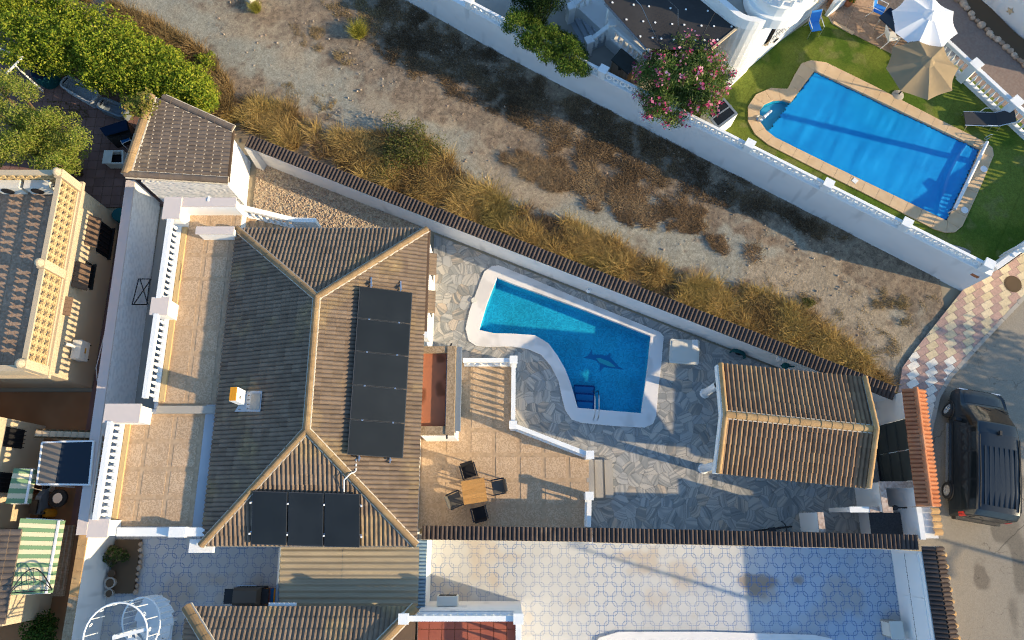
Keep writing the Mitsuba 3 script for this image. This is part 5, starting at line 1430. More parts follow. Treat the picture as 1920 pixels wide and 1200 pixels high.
# the cream house
Hx, Ha, Hb = -16.72, 12.45, 5.02
ch = thing('cream_house', 'cream flat roofed house with pierced block parapet at the left edge', 'house')
part(ch, 'wall', bx(-32, Hx - 0.02, Hb + 0.05, Ha - 0.05, -0.05, 2.94), 'cream_wall')
part(ch, 'cornice', cat([bx(Hx - 0.4, Hx + 0.16, Hb - 0.14, Ha + 0.14, 2.86, 3.0), bx(-32, Hx - 0.4, Hb - 0.14, Hb + 0.25, 2.86, 3.0), bx(-32, Hx - 0.4, Ha - 0.25, Ha + 0.14, 2.86, 3.0)]), 'cream_wall')
tiled_floor(ch, sbox(-22.5, Hb + 0.25, Hx - 0.22, Ha - 0.25), 3.0, 0.42, 0.012, (-22.5, Hb), 'patio_tile', 'terrace_band')
hole = Point(0, 0).buffer(0.035, quad_segs=1)
bp = sbox(-0.158, -0.158, 0.158, 0.158)
for i in range(4):
    w = math.pi / 4 + i * math.pi / 2; bp = bp.difference(affinity.rotate(affinity.scale(Point(0, 0).buffer(0.068, quad_segs=2), 1.25, 0.72), math.degrees(w), origin=(0, 0)).buffer(0) if False else affinity.translate(affinity.rotate(affinity.scale(Point(0, 0).buffer(0.070, quad_segs=2), 1.15, 0.75), 45 + 90 * i, origin=(0, 0)), 0.08 * math.cos(w), 0.08 * math.sin(w)))
    w2_ = i * math.pi / 2; bp = bp.difference(affinity.translate(Point(0, 0).buffer(0.028, quad_segs=1), 0.135 * math.cos(w2_), 0.135 * math.sin(w2_)))
bm = ext(bp.simplify(0.003), -0.05, 0.05)
bply = mikit.ply(bm, 'cream_block')
def blocks(par, a, b, z, rows, thick_axis, nb, name='pierced_block'):
    a, b = np.asarray(a, float), np.asarray(b, float); L = np.linalg.norm(b - a); n = int(round(L / 0.33)); d = (b - a) / L; s = L / n
    nrm = np.array([-d[1], d[0], 0])
    for i in range(n):
        for r in range(rows):
            o = np.array([*(a + d * s * (i + .5)), z + 0.165 + 0.33 * r])
            shared(par, name, bply, mat4(o, np.array([d[0], d[1], 0]) * (s / .318), [0, 0, 1.03], nrm))
pz = 3.02
ymid = on_plane(82, 496, [Hx, 0, 0], np.array([1.0, 0, 0]))[1]
for ya, yb2 in ((Hb + 0.3, ymid - 0.17), (ymid + 0.17, Ha - 0.3)):
    blocks(ch, (Hx - 0.02, ya), (Hx - 0.02, yb2), pz + 0.06, 3, 0, 0)
    part(ch, 'parapet_rail', bx(Hx - 0.11, Hx + 0.07, ya, yb2, pz + 1.06, pz + 1.13), 'cream_wall'); part(ch, 'parapet_rail', bx(Hx - 0.11, Hx + 0.07, ya, yb2, pz - 0.02, pz + 0.055), 'cream_wall')
blocks(ch, (-22.0, Ha - 0.06), (Hx - 0.3, Ha - 0.06), pz + 0.06, 3, 0, 0)
part(ch, 'parapet_rail', bx(-22, Hx - 0.3, Ha - 0.16, Ha + 0.04, pz + 1.06, pz + 1.13), 'cream_wall')
for y_ in (Hb + 0.12, ymid, Ha - 0.12):
    part(ch, 'parapet_post', cat([bx(Hx - 0.16, Hx + 0.12, y_ - 0.16, y_ + 0.16, pz - .02, pz + 1.2), lathe([(0.1, 0), (0.16, .05), (0.15, .16), (0.06, .24), (0, .25)], 10, (Hx - .02, y_, pz + 1.2))]), 'cream_wall')
part(ch, 'parapet_wall', bx(-32, Hx - 0.2, Hb - 0.05, Hb + 0.17, pz - .02, pz + 0.75), 'cream_wall')
for i, (ya, yb2, tz_) in enumerate((((415, 482), (184, 207), 0), ((490, 540), (157, 172), 0))):
    A_ = on_plane(190 if i == 0 else 163, ya[0], [Hx, 0, 0], np.array([1.0, 0, 0])); B_ = on_plane(198 if i == 0 else 167, ya[1], [Hx, 0, 0], np.array([1.0, 0, 0]))
    z1_ = on_plane(yb2[0], sum(ya) / 2, [Hx, 0, 0], np.array([1.0, 0, 0]))[2]; z0_ = on_plane(yb2[1], sum(ya) / 2, [Hx, 0, 0], np.array([1.0, 0, 0]))[2]
    w_ = part(ch, 'window', bx(Hx - 0.03, Hx + 0.02, B_[1], A_[1], z0_, z1_), 'dark_hole')
    part(w_, 'pane', bx(Hx + 0.02, Hx + 0.026, B_[1] + .05, A_[1] - .05, z0_ + .05, z1_ - .05), 'car_glass')
    for q in range(6):
        y_ = B_[1] + (A_[1] - B_[1]) * (q + .5) / 6; part(w_, 'bar', bx(Hx + 0.05, Hx + 0.075, y_ - .012, y_ + .012, z0_ - .03, z1_ + .03), 'dark_metal')
    part(w_, 'sill', bx(Hx - .02, Hx + .1, B_[1] - .05, A_[1] + .05, z0_ - .07, z0_ - .02), 'dark_metal')
for i, (ya, yb2, xa, xb2) in enumerate(((400, 462, 165, 187), (487, 540, 140, 168), (552, 590, 112, 135))):
    ym = (ya + yb2) / 2
    P_ = [on_plane(xa, y, [Hx + 0.03, 0, 0], np.array([1.0, 0, 0])) for y in (ya, yb2)]; Q_ = [on_plane(xb2, y, [Hx + 0.28, 0, 0], np.array([1.0, 0, 0])) for y in (ya, yb2)]
    zt1 = (P_[0][2] + P_[1][2]) / 2; zb1 = min((Q_[0][2] + Q_[1][2]) / 2, zt1 - 0.15)
    k = part(ch, 'window_hood', slab([(Hx, P_[1][1], zt1), (Hx, P_[0][1], zt1), (Hx + .28, P_[0][1], zb1), (Hx + .28, P_[1][1], zb1)], 0.03), 'brown_paint')
    for q in range(5):
        y_ = P_[1][1] + (P_[0][1] - P_[1][1]) * (q + .5) / 5; part(k, 'slat', beam((Hx + .01, y_, zt1 + .045), (Hx + .29, y_, zb1 + .045), 0.13, 0.03), 'brown_paint')
q = on_plane(150, 655, [Hx + .35, 0, 0], np.array([1.0, 0, 0]))
t = thing('air_conditioner', 'white air conditioner with yellow sticker on the shaded cream house wall', 'air conditioner')
part(t, 'case', bx(Hx + .06, Hx + .40, q[1] - .36, q[1] + .36, q[2] - .5, q[2] + .05), 'cream_plastic')
part(t, 'sticker', bx(Hx + .402, Hx + .408, q[1] - .1, q[1] + .1, q[2] - .3, q[2] - .22), 'orange_paint')
part(t, 'duct', tube([(Hx + .05, q[1] + .1, q[2] + .45), (Hx + .16, q[1] + .1, q[2] + .25), (Hx + .16, q[1] + .05, q[2] + .04)], 0.07, 8), 'cream_plastic')
part(t, 'bracket', cat([bx(Hx, Hx + .42, q[1] - .3, q[1] - .26, q[2] - .56, q[2] - .51), bx(Hx, Hx + .42, q[1] + .26, q[1] + .3, q[2] - .56, q[2] - .51)]), 'dark_metal')
for px_, lab in ((14, 'white air conditioner lying at the far left of the cream house terrace'), (70, 'white air conditioner next to the terrace corner of the cream house')):
    q = at(px_, 346, 3.6); t = thing('air_conditioner', lab, 'air conditioner')
    part(t, 'case', bx(q[0] - .48, q[0] + .48, q[1] - .16, q[1] + .16, 3.1, 3.65), 'cream_plastic'); part(t, 'fan_grille', ap(lathe([(0.02, 0), (0.22, 0), (0.22, .02), (0.02, .02)], 14), mat4([q[0] - .1, q[1] - .165, 3.38], [1, 0, 0], [0, 0, 1])), 'dark_metal')
    part(t, 'foot', bx(q[0] - .4, q[0] + .4, q[1] - .1, q[1] + .1, 3.015, 3.1), 'dark_metal'); part(t, 'pipe', tube([q + [.48, 0, -.2], q + [.62, .05, -.1], q + [.7, .12, -.5]], 0.03), 'dark_metal')
q = at(231, 408, 0.4); t = thing('water_barrel', 'round dark green water barrel in the gap between cream house and alley wall', 'barrel')
part(t, 'barrel', lathe([(0.0, .02), (.26, .02), (.3, .35), (.28, .7), (.0, .72)], 14, (q[0], q[1], 0)), 'teal_plastic'); part(t, 'lid', disc((q[0], q[1], .72), .29, .03), 'teal_plastic')
one('overhead_cable', tube([at(185, 740, .3), at(180, 690, .9), at(205, 590, 1.0), at(222, 480, 1.1), at(236, 425, 1.6)], 0.018, 4), 'white_paint', 'thin pale cable hanging along the shaded side of the cream house', 'cable')
struct('passage', flat(sbox(-16.72, -0.5, -15.35, 12.9), 0.004), 'purple_floor')

# south west neighbour
t = thing('side_house', 'cream house with striped awnings at the lower left edge', 'house')
sx = at(62, 850, 0.6)[0]
part(t, 'wall', cat([bx(-34, -18.3, -0.3, 3.55, -0.05, 3.1), bx(-34, -16.95, -3.4, -0.42, -0.05, 2.5)]), 'cream_wall')
part(t, 'cornice', cat([bx(-20, -18.2, 3.4, 3.66, 3.1, 3.2), bx(-18.42, -18.2, -0.3, 3.4, 3.1, 3.2), bx(-20, -18.2, -0.42, -0.2, 3.1, 3.2)]), 'white_paint')
for i in range(2):
    y_ = 2.9 - i * 1.6; w_ = part(t, 'window', bx(-18.32, -18.27, y_ - .35, y_ + .35, 1.2, 2.2), 'dark_hole')
    for q in range(5): part(w_, 'bar', bx(-18.25, -18.225, y_ - .3 + .15 * q - .012, y_ - .3 + .15 * q + .012, 1.15, 2.25), 'dark_metal')
rr_ = part(t, 'roof', slab([(-24.5, -3.3, 3.3), (-16.75, -3.3, 2.66), (-16.75, -0.30, 2.66), (-24.5, -0.30, 3.3)], 0.06), 'roof_deck')
tt = Tiles(rr_, 'hut_tile', 0.40, 0.36); L_ = math.hypot(2.9, .24)
Vv = np.array([-7.65, 0, .63]); Vv /= np.linalg.norm(Vv)
tt.face((-16.68, -3.3, 2.75), [0, 1, 0], Vv, sbox(0, 0, 3.0, 2.2)) if np.cross([0, 1, 0], Vv)[2] > 0 else tt.face((-16.68, -0.30, 2.75), [0, -1, 0], Vv, sbox(0, 0, 3.0, 2.2))
tt.write()


def striped(label, tl_, tr_, br_, bl_, n, zt_, zb_):
    a, b, c, d_ = at(*tl_, zt_), at(*tr_, zb_), at(*br_, zb_), at(*bl_, zt_)
    k = thing('striped_awning', label, 'awning')
    for i in range(n):
        f0, f1 = i / n, (i + 1) / n
        q = [a * (1 - f0) + d_ * f0, b * (1 - f0) + c * f0, b * (1 - f1) + c * f1, a * (1 - f1) + d_ * f1]
        q2 = [q[1], q[1] - [0, 0, .18], q[2] - [0, 0, .18], q[2]]
        part(k, 'fabric_stripe', cat([slab(q, 0.008), quad(*q2)]), 'awning_cream' if i % 2 else 'awning_green')
    part(k, 'front_bar', beam(b * .93 + a * .07 + [0, 0, .03], c * .93 + d_ * .07 + [0, 0, .03], 0.07, 0.05), 'white_paint')
    for e0, e1 in ((a, b), (d_, c)): part(k, 'arm', tube([e0 - [0, 0, .3], e1 - [0, 0, .06]], 0.022), 'white_paint')
    return k


striped('large green and cream striped awning folded out over the lower left yard', (38, 972), (117, 976), (93, 1112), (12, 1116), 17, 2.75, 2.25)
striped('small green and cream striped awning beside the white framed canopy', (26, 878), (64, 880), (52, 944), (10, 944), 7, 2.4, 2.1)
q = [at(80, 830, 2.2), at(176, 827, 2.2), at(168, 909, 2.2), at(70, 908, 2.2)]
t = thing('canopy', 'white framed flat canopy, half beige and half dark blue, over the small left yard', 'canopy')
m1, m2 = q[0] * .58 + q[1] * .42, q[3] * .62 + q[2] * .38
up_ = np.array([0, 0, .10])
matte('canopy_beige', (0.26, 0.215, 0.17))
part(t, 'panel', slab([q[0], m1 + up_, m2 + up_, q[3]], 0.02), 'canopy_beige', label='beige left half of the canopy')
gloss('canopy_blue', (0.016, 0.024, 0.036), 0.4, 0, 0.3)
part(t, 'panel', slab([m1 + up_, q[1], q[2], m2 + up_], 0.02), 'canopy_blue', label='dark blue right half of the canopy')
for a_, b_ in ((q[0], m1 + up_), (m1 + up_, q[1]), (q[1], q[2]), (q[2], m2 + up_), (m2 + up_, q[3]), (q[3], q[0])): part(t, 'frame_bar', beam(a_ + [0, 0, .01], b_ + [0, 0, .01], 0.06, 0.07), 'white_paint')
for a_ in q: part(t, 'post', tube([[a_[0], a_[1], 0], a_ - [0, 0, .02]], 0.03), 'white_paint')
t = thing('boundary_wall', 'small yard wall with scalloped brown tile coping round the white framed canopy', 'wall')
c0, c1, c2 = at(64, 812, 2.0), at(184, 816, 2.0), at(164, 962, 2.0)
part(t, 'wall', cat([seg(c0, c1, 0.2, -0.05, 1.95), seg(c1 - [0, .11, 0], c2, 0.2, -0.05, 1.95)]), 'cream_wall')
for a_, b_ in ((c0, c1), (c1, c2)):
    dd = (b_ - a_)[:2]; L = np.linalg.norm(dd); dd /= L; nn2 = np.array([-dd[1], dd[0], 0]); n_ = int(L / .24)
    m = half_pipe(.12, .10, .34, 5); ps = [mikit.ply(m, 'roof_cap', uv=cuv(m)) for _ in range(3)]
    for i in range(n_):
        o = np.array([*(a_[:2] + dd * L * (i + .5) / n_), 1.96]) - nn2 * .17
        shared(t, 'coping_tile', ps[i % 3], mat4(o, nn2, np.array([dd[0], dd[1], 0])))
# odds and ends in that yard
def wheel_thing(c, r, lab):
    k = thing('spare_wheel', lab, 'wheel'); part(k, 'tyre', lathe([(r * .55, 0), (r, .01), (r * 1.02, .14), (r * .6, .17)], 16, c), 'rubber', smooth=50); part(k, 'rim', disc(c + np.array([0, 0, .12]), r * .58, .02), 'rim')
wheel_thing(at(109, 934, .5) * [1, 1, 0] + [0, 0, .4], .33, 'black spare wheel lying on a stack below the framed canopy')
def potlike(name, lab, c_, px_, py_, prof, mat_, extra=None, z0=0.0):
    q = at(px_, py_, z0); k = thing(name, lab, c_); part(k, 'body', lathe(prof, 12, (q[0], q[1], z0)), mat_, smooth=40)
    if extra: part(k, extra[0], lathe(extra[1], 10, (q[0], q[1], z0)), extra[2])
potlike('gas_bottle', 'grey gas bottle among the clutter left of the spare wheel', 'gas bottle', 88, 955, [(0, 0), (.16, .0), (.16, .5), (.08, .6), (0, .6)], 'grey_slat', ('valve', [(.03, .6), (.06, .62), (.06, .72), (0, .72)], 'dark_metal'))
potlike('gas_bottle', 'orange gas bottle beside the grey one in the lower left yard', 'gas bottle', 100, 962, [(0, 0), (.16, .0), (.16, .45), (.08, .55), (0, .55)], 'orange_paint', ('valve', [(.03, .55), (.06, .57), (.06, .67), (0, .67)], 'dark_metal'))
potlike('bucket', 'dark red bucket standing right below the framed canopy edge', 'bucket', 80, 917, [(0, 0), (.15, 0), (.2, .35), (.17, .35), (.14, .04)], 'red_brown', ('rim', [(.2, .33), (.215, .34), (.2, .36)], 'dark_metal'))
potlike('bucket', 'pale green bucket beside the dark red one under the framed canopy', 'bucket', 97, 916, [(0, 0), (.13, 0), (.17, .35), (.15, .35), (.12, .04)], 'block_white', ('rim', [(.17, .33), (.185, .34), (.17, .36)], 'awning_green'))
potlike('flower_pot', 'cream plant pot at the end of the small striped awning', 'pot', 42, 962, [(0, 0), (.14, 0), (.19, .4), (.16, .4), (.12, .05)], 'cream_wall', ('soil', [(0, .3), (.14, .3)], 'bark'))
t = thing('moped', 'grey scooter covered in shade between buckets and spare wheel', 'scooter')
q = at(76, 940, .5)
part(t, 'body', hexa([(q[0] - .2, q[1] - .5, .3), (q[0] + .2, q[1] - .5, .3), (q[0] + .14, q[1] + .5, .3), (q[0] - .14, q[1] + .5, .3)], [(q[0] - .16, q[1] - .45, .8), (q[0] + .16, q[1] - .45, .8), (q[0] + .1, q[1] + .2, .65), (q[0] - .1, q[1] + .2, .65)]), 'grey_slat')
part(t, 'seat', obx((q[0], q[1] - .2, .83), (.26, .5, .08)), 'black_plastic'); part(t, 'handlebar', tube([(q[0] - .32, q[1] + .38, 1.0), (q[0], q[1] + .45, 1.02), (q[0] + .32, q[1] + .38, 1.0)], .022), 'chrome')
for y_ in (-.55, .6): part(t, 'wheel', ap(lathe([(.12, -.05), (.22, -.05), (.22, .05), (.12, .05)], 12), mat4([q[0], q[1] + y_, .22], [0, 1, 0], [0, 0, 1])), 'rubber')
t = thing('yard_steps', 'low beige tiled steps beside the large striped awning', 'steps')
for i in range(3):
    a_, b_ = at(92 + 0 * i, 1118 - 12 * i, .15 + .15 * i), at(138 - 8 * i, 985, .15 + .15 * i); part(t, 'step', bx(a_[0] - .5, b_[0], a_[1], b_[1], 0.0, .15 + .15 * i), 'terrace_tile')
t = thing('iron_arch', 'dark wrought iron arch above the lower end of the striped awning', 'arch')
A_, B_ = at(18, 1112, 2.95), at(98, 1106, 2.75); Tp = at(62, 1066, 2.9)
def arcp(s_): return [(A_ * (1 - u) + B_ * u) + (Tp - (A_ + B_) / 2) * s_ * math.sin(math.pi * u) for u in np.linspace(0, 1, 13)]
part(t, 'arch_bar', tube(arcp(1.0), .02, 5), 'dark_metal'); part(t, 'arch_bar', tube(arcp(.55), .014, 5), 'dark_metal'); part(t, 'base_bar', tube([A_, B_], .02, 5), 'dark_metal')
for i in range(1, 7):
    u = i / 7; part(t, 'spoke', tube([A_ * (1 - u) + B_ * u, arcp(1.0)[int(u * 12)]], .011, 4), 'dark_metal')
t = thing('sun_lounger', 'bright blue cushioned lounger with orange prints below the large awning', 'lounger')
q = at(46, 1132, .4)
part(t, 'cushion', mv(obx((0, 0, .42), (.75, .55, .1)), (q[0], q[1], 0), .15), 'sling_blue'); part(t, 'frame', mv(cat([obx((0, 0, .35), (.8, .58, .04)), obx((-.35, -.25, .17), (.05, .05, .34)), obx((.35, -.25, .17), (.05, .05, .34)), obx((-.35, .25, .17), (.05, .05, .34)), obx((.35, .25, .17), (.05, .05, .34))]), (q[0], q[1], 0), .15), 'dark_metal')
for dx in (-.15, .2): part(t, 'printed_patch', mv(disc((dx, .03, .471), .1, .003), (q[0], q[1], 0), .15), 'orange_tile')

# ================================================================ the yard and hedge at the upper left
k = thing('patio', kind='structure')
tiled_floor(k, Polygon([(-15.0, 12.95), (-14.4, 13.2), (-14.4, 17.2), (-20, 20.5), (-24, 22), (-24, 12.7)]), 0.0, 0.42, 0.014, (0, 0), 'purple_floor', 'brown_paint', most=200)
def tub(lab, a, b, w, h, mat_, z=0.0, cat_2='bathtub'):
    a, b = at(*a, .4)[:2], at(*b, .4)[:2]; L = np.linalg.norm(b - a); an = math.atan2(*(b - a)[::-1]); k = thing(cat_2.replace(' ', '_'), lab, cat_2)
    o = affinity.scale(rr(L, w, w * .35, 5), 1, 1); i_ = o.buffer(-.07); c = (a + b) / 2
    tr = lambda g, s=1.0: affinity.translate(affinity.rotate(affinity.scale(g, s, s), an, origin=(0, 0), use_radians=True), *c)
    part(k, 'rim', ext(tr(o.difference(i_)), h - .06, h), mat_); part(k, 'shell', ext(tr(o.buffer(-.03).difference(i_.buffer(-.01))), .03, h - .06), mat_); part(k, 'basin_floor', ext(tr(i_), .08, .14), mat_)
    part(k, 'slot', ext(tr(affinity.translate(rr(.05, w * .5, .02), -L / 2 + .16, 0)), h, h + .01), 'dark_hole')
tub('long grey green bathtub on the purple patio beside the hedge', (121, 152), (183, 188), .68, .55, 'flashing')
tub('grey plastic tub lying beyond the bathtub next to the hut', (187, 193), (238, 213), .62, .5, 'grey_slat', cat_2='plastic tub')
t = thing('storage_bin', 'black storage bin with slanted dark lid on the purple patio', 'bin')
q = [at(*p, .9) for p in ((186, 240), (236, 224), (243, 246), (200, 258))]; g0 = [(p[0], p[1], .02) for p in q]
part(t, 'box', hexa(g0, [(p[0], p[1], .8) for p in q]), 'black_plastic'); part(t, 'lid', slab([q[0] + [0, 0, -.06], q[1] + [0, 0, -.06], q[2] + [0, 0, .1], q[3] + [0, 0, .1]], .04), 'cloth_navy'); part(t, 'latch', obx((q[2] + q[3]) / 2 - [0, .02, .1], (.1, .03, .1)), 'dark_metal')
t = thing('garden_chair', 'small white framed chair with blue seat tucked beside the hut', 'chair')
q = at(234, 260, .45); part(t, 'seat', obx((q[0], q[1], .45), (.34, .34, .03), .5), 'cloth_blue')
for sx_ in (-1, 1):
    for sy in (-1, 1): part(t, 'leg', mv(tube([(sx_ * .19, sy * .19, 0), (sx_ * .19, sy * .19, .47)], .016), (q[0], q[1], 0), .5), 'white_paint')
part(t, 'seat_frame', mv(tube([(-.19, -.19, .47), (.19, -.19, .47), (.19, .19, .47), (-.19, .19, .47)], .018, 5, True), (q[0], q[1], 0), .5), 'white_paint'); part(t, 'backrest', mv(obx((0, .2, .7), (.38, .03, .3)), (q[0], q[1], 0), .5), 'cloth_blue')
t = thing('planter_box', 'pale rimmed empty planter box on the purple patio near the hut', 'planter')
q = [at(*p, .45)[:2] for p in ((196, 282), (231, 281), (231, 307), (197, 307))]; g = Polygon(q)
part(t, 'rim', ext(g.difference(g.buffer(-.07)), .02, .45), 'cream_plastic'); part(t, 'soil', ext(g.buffer(-.08), .02, .2), 'dark_hole'); part(t, 'ledge', ext(sbox(*Polygon(q[:1] + [(q[0][0] + .26, q[0][1]), (q[3][0] + .26, q[3][1]), q[3]]).bounds), .45, .48), 'cream_plastic')
potlike('water_barrel', 'dark covered round barrel between hedge and clothes line pole', 'barrel', 97, 152, [(0, 0), (.44, 0), (.5, .5), (.46, .75), (.2, .86), (0, .88)], 'teal_plastic', ('cover', [(.47, .74), (.3, .86), (0, .9)], 'cloth_navy'))
t = thing('clothes_line', 'white T shaped clothes line pole with lines at the top left yard', 'clothes line')
pb_, pt_ = at(81, 171, 0), None; pt_ = np.array([pb_[0], pb_[1], 1.9])
part(t, 'pole', tube([pb_, pt_], .04), 'white_paint'); part(t, 'crossbar', beam(pt_ + [-.28, -.42, 0], pt_ + [.28, .42, 0], .06, .06), 'white_paint')
for s_ in (-1, 1):
    e = pt_ + [s_ * .25, s_ * .38, .04]; part(t, 'line', tube([e, e + [-2.5, 1.05, -.06], e + [-5, 2.1, 0]], .012, 4), 'white_paint')
for i in range(5):
    e = pt_ + [.25, .38, .0] + np.array([-2.5, 1.05, -.06]) * (.25 + .16 * i); part(t, 'peg', obx(e, (.05, .05, .1)), 'white_paint')

# ================================================================ the raised garden beyond the lane
G = lambda px, py: xy(px, py, GZ)
NW0, NW1 = [np.array(xy(*p)) for p in LANE_N], None
wl = [np.array(xy(*p)) for p in LANE_N]
lift_ = [w + (w * 0) for w in wl]
gl = [w for w in wl]
gw = xy(1920, 462); gw2 = xy(2150, 290)
gpoly = Polygon([*wl, gw, gw2, (45, 45), (-3, 45)]).buffer(0)
gout = gpoly.difference(pool2_out.buffer(-0.06))
lawn = Polygon([G(*p) for p in [(1180, 190), (1362, 150), (1545, 18), (1560, 45), (1700, 105), (1790, 120), (1870, 190), (1960, 270), (2100, 400), (1920, 470), (1853, 505), (1440, 320), (1250, 220)]]).buffer(0).difference(pool2_out.buffer(-0.05))
struct('garden_ground', flat(gout.difference(lawn.buffer(-0.05)), GZ - 0.01), 'concrete')
struct('garden_lawn', flat(lawn, GZ), 'turf')
drv = Polygon([G(*p) for p in [(1700, -60), (1765, 40), (1800, 128), (1920, 235), (2060, 350), (2150, 320), (1925, 118), (1780, -10), (1740, -60)]])
struct('driveway', flat(drv, GZ + 0.006), 'grey_drive')
pat = Polygon([G(*p) for p in [(1548, 12), (1562, 45), (1675, 103), (1760, 75), (1760, 20), (1690, -60), (1580, -60)]])
k = thing('patio', kind='structure')
tiled_floor(k, pat, GZ + 0.02, 0.62, 0.014, (0, 0), 'patio_tile', 'coping_sand', ang=math.radians(-27))
part(k, 'edge', LineString([G(1562, 43), G(1675, 104)]).buffer(0.06, cap_style='flat') and ext(LineString([G(1562, 43), G(1600, 64)]).buffer(0.07, cap_style='flat'), GZ, GZ + 0.06), 'coping_sand', uv=None)

t = thing('boundary_wall', 'tall white retaining wall with pillars and pierced band above the dirt lane', 'wall')
ringw = []
WT = 1.86
for a_, b_ in zip(wl[:-1], wl[1:]): ringw.append(seg(a_, b_, 0.24, -0.1, WT, side=1))
part(t, 'wall', cat(ringw), 'white_wall')
for a_, b_ in zip(wl[:-1], wl[1:]):
    d = (b_ - a_) / np.linalg.norm(b_ - a_); n_ = np.array([-d[1], d[0]])
    part(t, 'coping', seg(a_ - n_ * .03, b_ - n_ * .03, 0.30, WT, WT + 0.05, side=1), 'white_paint')
lat = sbox(-.15, -.15, .15, .15)
for dx, dy in ((0, 0),): lat = lat.difference(affinity.rotate(sbox(-.075, -.075, .075, .075), 45, origin=(0, 0)))
for cx_, cy_ in ((-.15, -.15), (.15, -.15), (.15, .15), (-.15, .15)): lat = lat.difference(affinity.rotate(sbox(cx_ - .06, cy_ - .06, cx_ + .06, cy_ + .06), 45))
lm = ext(lat, -.04, .04); lply = mikit.ply(lm, 'white_paint')
PILL = [(878, 6), (1133, 130), (1262, 200), (1405, 272), (1552, 346), (1698, 421), (1850, 500)]
wz = WT + 0.05
pp = []
wline = LineString(wl).parallel_offset(0.12, 'left') if hasattr(LineString, 'parallel_offset') else LineString(wl)
for q in PILL:
    P_ = Point(*xy(*q, wz + .3)); s_ = wline.project(P_); c_ = wline.interpolate(s_).coords[0]; pp.append((s_, c_))
dl = wl[3] - wl[2]; az = math.atan2(dl[1], dl[0])
for s_, c_ in pp: part(t, 'pillar', cat([obx((*c_, wz + .2), (.3, .3, .42), az), obx((*c_, wz + .44), (.38, .38, .07), az)]), 'white_paint')
for (s0, _), (s1, _) in zip(pp[:-1], pp[1:]):
    n_ = int((s1 - s0 - .3) / .31)
    for i in range(n_):
        u = s0 + .15 + (s1 - s0 - .3) * (i + .5) / n_; c_ = wline.interpolate(u).coords[0]; c2 = wline.interpolate(u + .05).coords[0]
        d = np.array(c2) - np.array(c_); d /= np.linalg.norm(d)
        shared(t, 'pierced_block', lply, mat4([*c_, wz + .155], [d[0], d[1], 0], [0, 0, 1], np.array([-d[1], d[0], 0])))
    a_, b_ = np.array(wline.interpolate(s0 + .15).coords[0]), np.array(wline.interpolate(s1 - .15).coords[0])
    part(t, 'band_rail', seg(a_, b_, 0.12, wz + .31, wz + .36), 'white_paint')
q = on_plane(1828, 517, [*wl[4], 0], np.array([dl[1], -dl[0], 0]) / np.linalg.norm(dl)); part(t, 'number_plate', obx(q + [0, 0, 0], (.3, .03, .16), az), 'orange_tile', label='small terracotta plate near the street end of the wall')
# railing wall on the street side
t = thing('garden_fence', 'white wall with balusters and dark handrail between garden lawn and pavement', 'fence')
g0, g1 = xy(1806, 541), xy(2060, 358)
d = (g1 - g0) / np.linalg.norm(g1 - g0); n_ = np.array([-d[1], d[0]])
part(t, 'wall', seg(g0 + d * .3, g1 + d * 3, 0.2, -0.1, GZ + 1.25, side=1), 'white_wall')
part(t, 'handrail', seg(g0 + d * .5 - n_ * .03, g1 - n_ * .03, 0.03, GZ + 1.0, GZ + 1.06, side=-1), 'dark_metal')
balusters(t, g0 + d * 1.2 + n_ * .1, g1 + d * 3 + n_ * .1, GZ + 1.25, .62, 'white_paint', .27, .1, .06)
for u in (1.9, 5.2): p_ = g0 + d * u + n_ * .1; part(t, 'pillar', cat([obx((*p_, 1.25), (.34, .34, 2.6), math.atan2(d[1], d[0])), obx((*p_, 2.58), (.42, .42, .07), math.atan2(d[1], d[0]))]), 'white_paint')
# pool two
t = thing('swimming_pool', 'rectangular pool with sand coloured rim and bright blue cover on the lawn', 'swimming pool')
ring = pool2_out.difference(pool2_in)
cen = pool2_in.centroid
cl_ = pool2_out.exterior; nseg = 44
mid = pool2_in.buffer(0.28).exterior
cutters = []
for i in range(nseg):
    p_ = cl_.interpolate(i / nseg, normalized=True); q_ = pool2_in.exterior.interpolate(pool2_in.exterior.project(p_)); a_, b_ = np.array(p_.coords[0]), np.array(q_.coords[0]); dd = b_ - a_
    cutters.append(LineString([a_ - dd * .2, b_ + dd * .2]).buffer(0.006))
for g in polys(ring.difference(shapely.union_all(cutters))):
    m = ext(g, GZ - .1, GZ + 0.05); part(t, 'rim_stone', m, 'coping_sand', uv=cuv(m))
part(t, 'rim_bed', ext(ring.buffer(-.01), GZ - .2, GZ + 0.03), 'grout')
part(t, 'basin', cat([flat(pool2_in.buffer(.02), GZ - .9), ext(pool2_in.buffer(.05).difference(pool2_in), GZ - .9, GZ - .06)]), 'mosaic')
step_end = Polygon([G(*p) for p in [(1404, 170), (1484, 190), (1440, 247), (1400, 250)]])
wz2 = GZ - .06
part(t, 'step', ext(pool2_in.intersection(step_end).buffer(-.02), GZ - .9, GZ - .28), 'step_blue')
cov = pool2_in.buffer(-.03).difference(step_end)
part(t, 'water', flat(pool2_in, wz2 - .02), 'water')
cg = np.arange(0, 1, 1)
x0, y0, x1, y1 = cov.bounds
X, Y = np.meshgrid(np.arange(x0, x1 + .1, .09), np.arange(y0, y1 + .1, .09), indexing='ij')
du_ = G(1838, 280) - G(1527, 133); du_ /= np.linalg.norm(du_)
A1 = (X - x0) * du_[0] + (Y - y0) * du_[1]; B1 = -(X - x0) * du_[1] + (Y - y0) * du_[0]
nz = meshkit.fbm(np.stack([A1 * 2.6, B1 * .45, A1 * 0], -1), 3)
Zc = wz2 + .012 + .055 * (nz - .5) + .05 * np.exp(-((A1 - 5.6 - .25 * np.sin(B1 * .8)) / .07) ** 2)
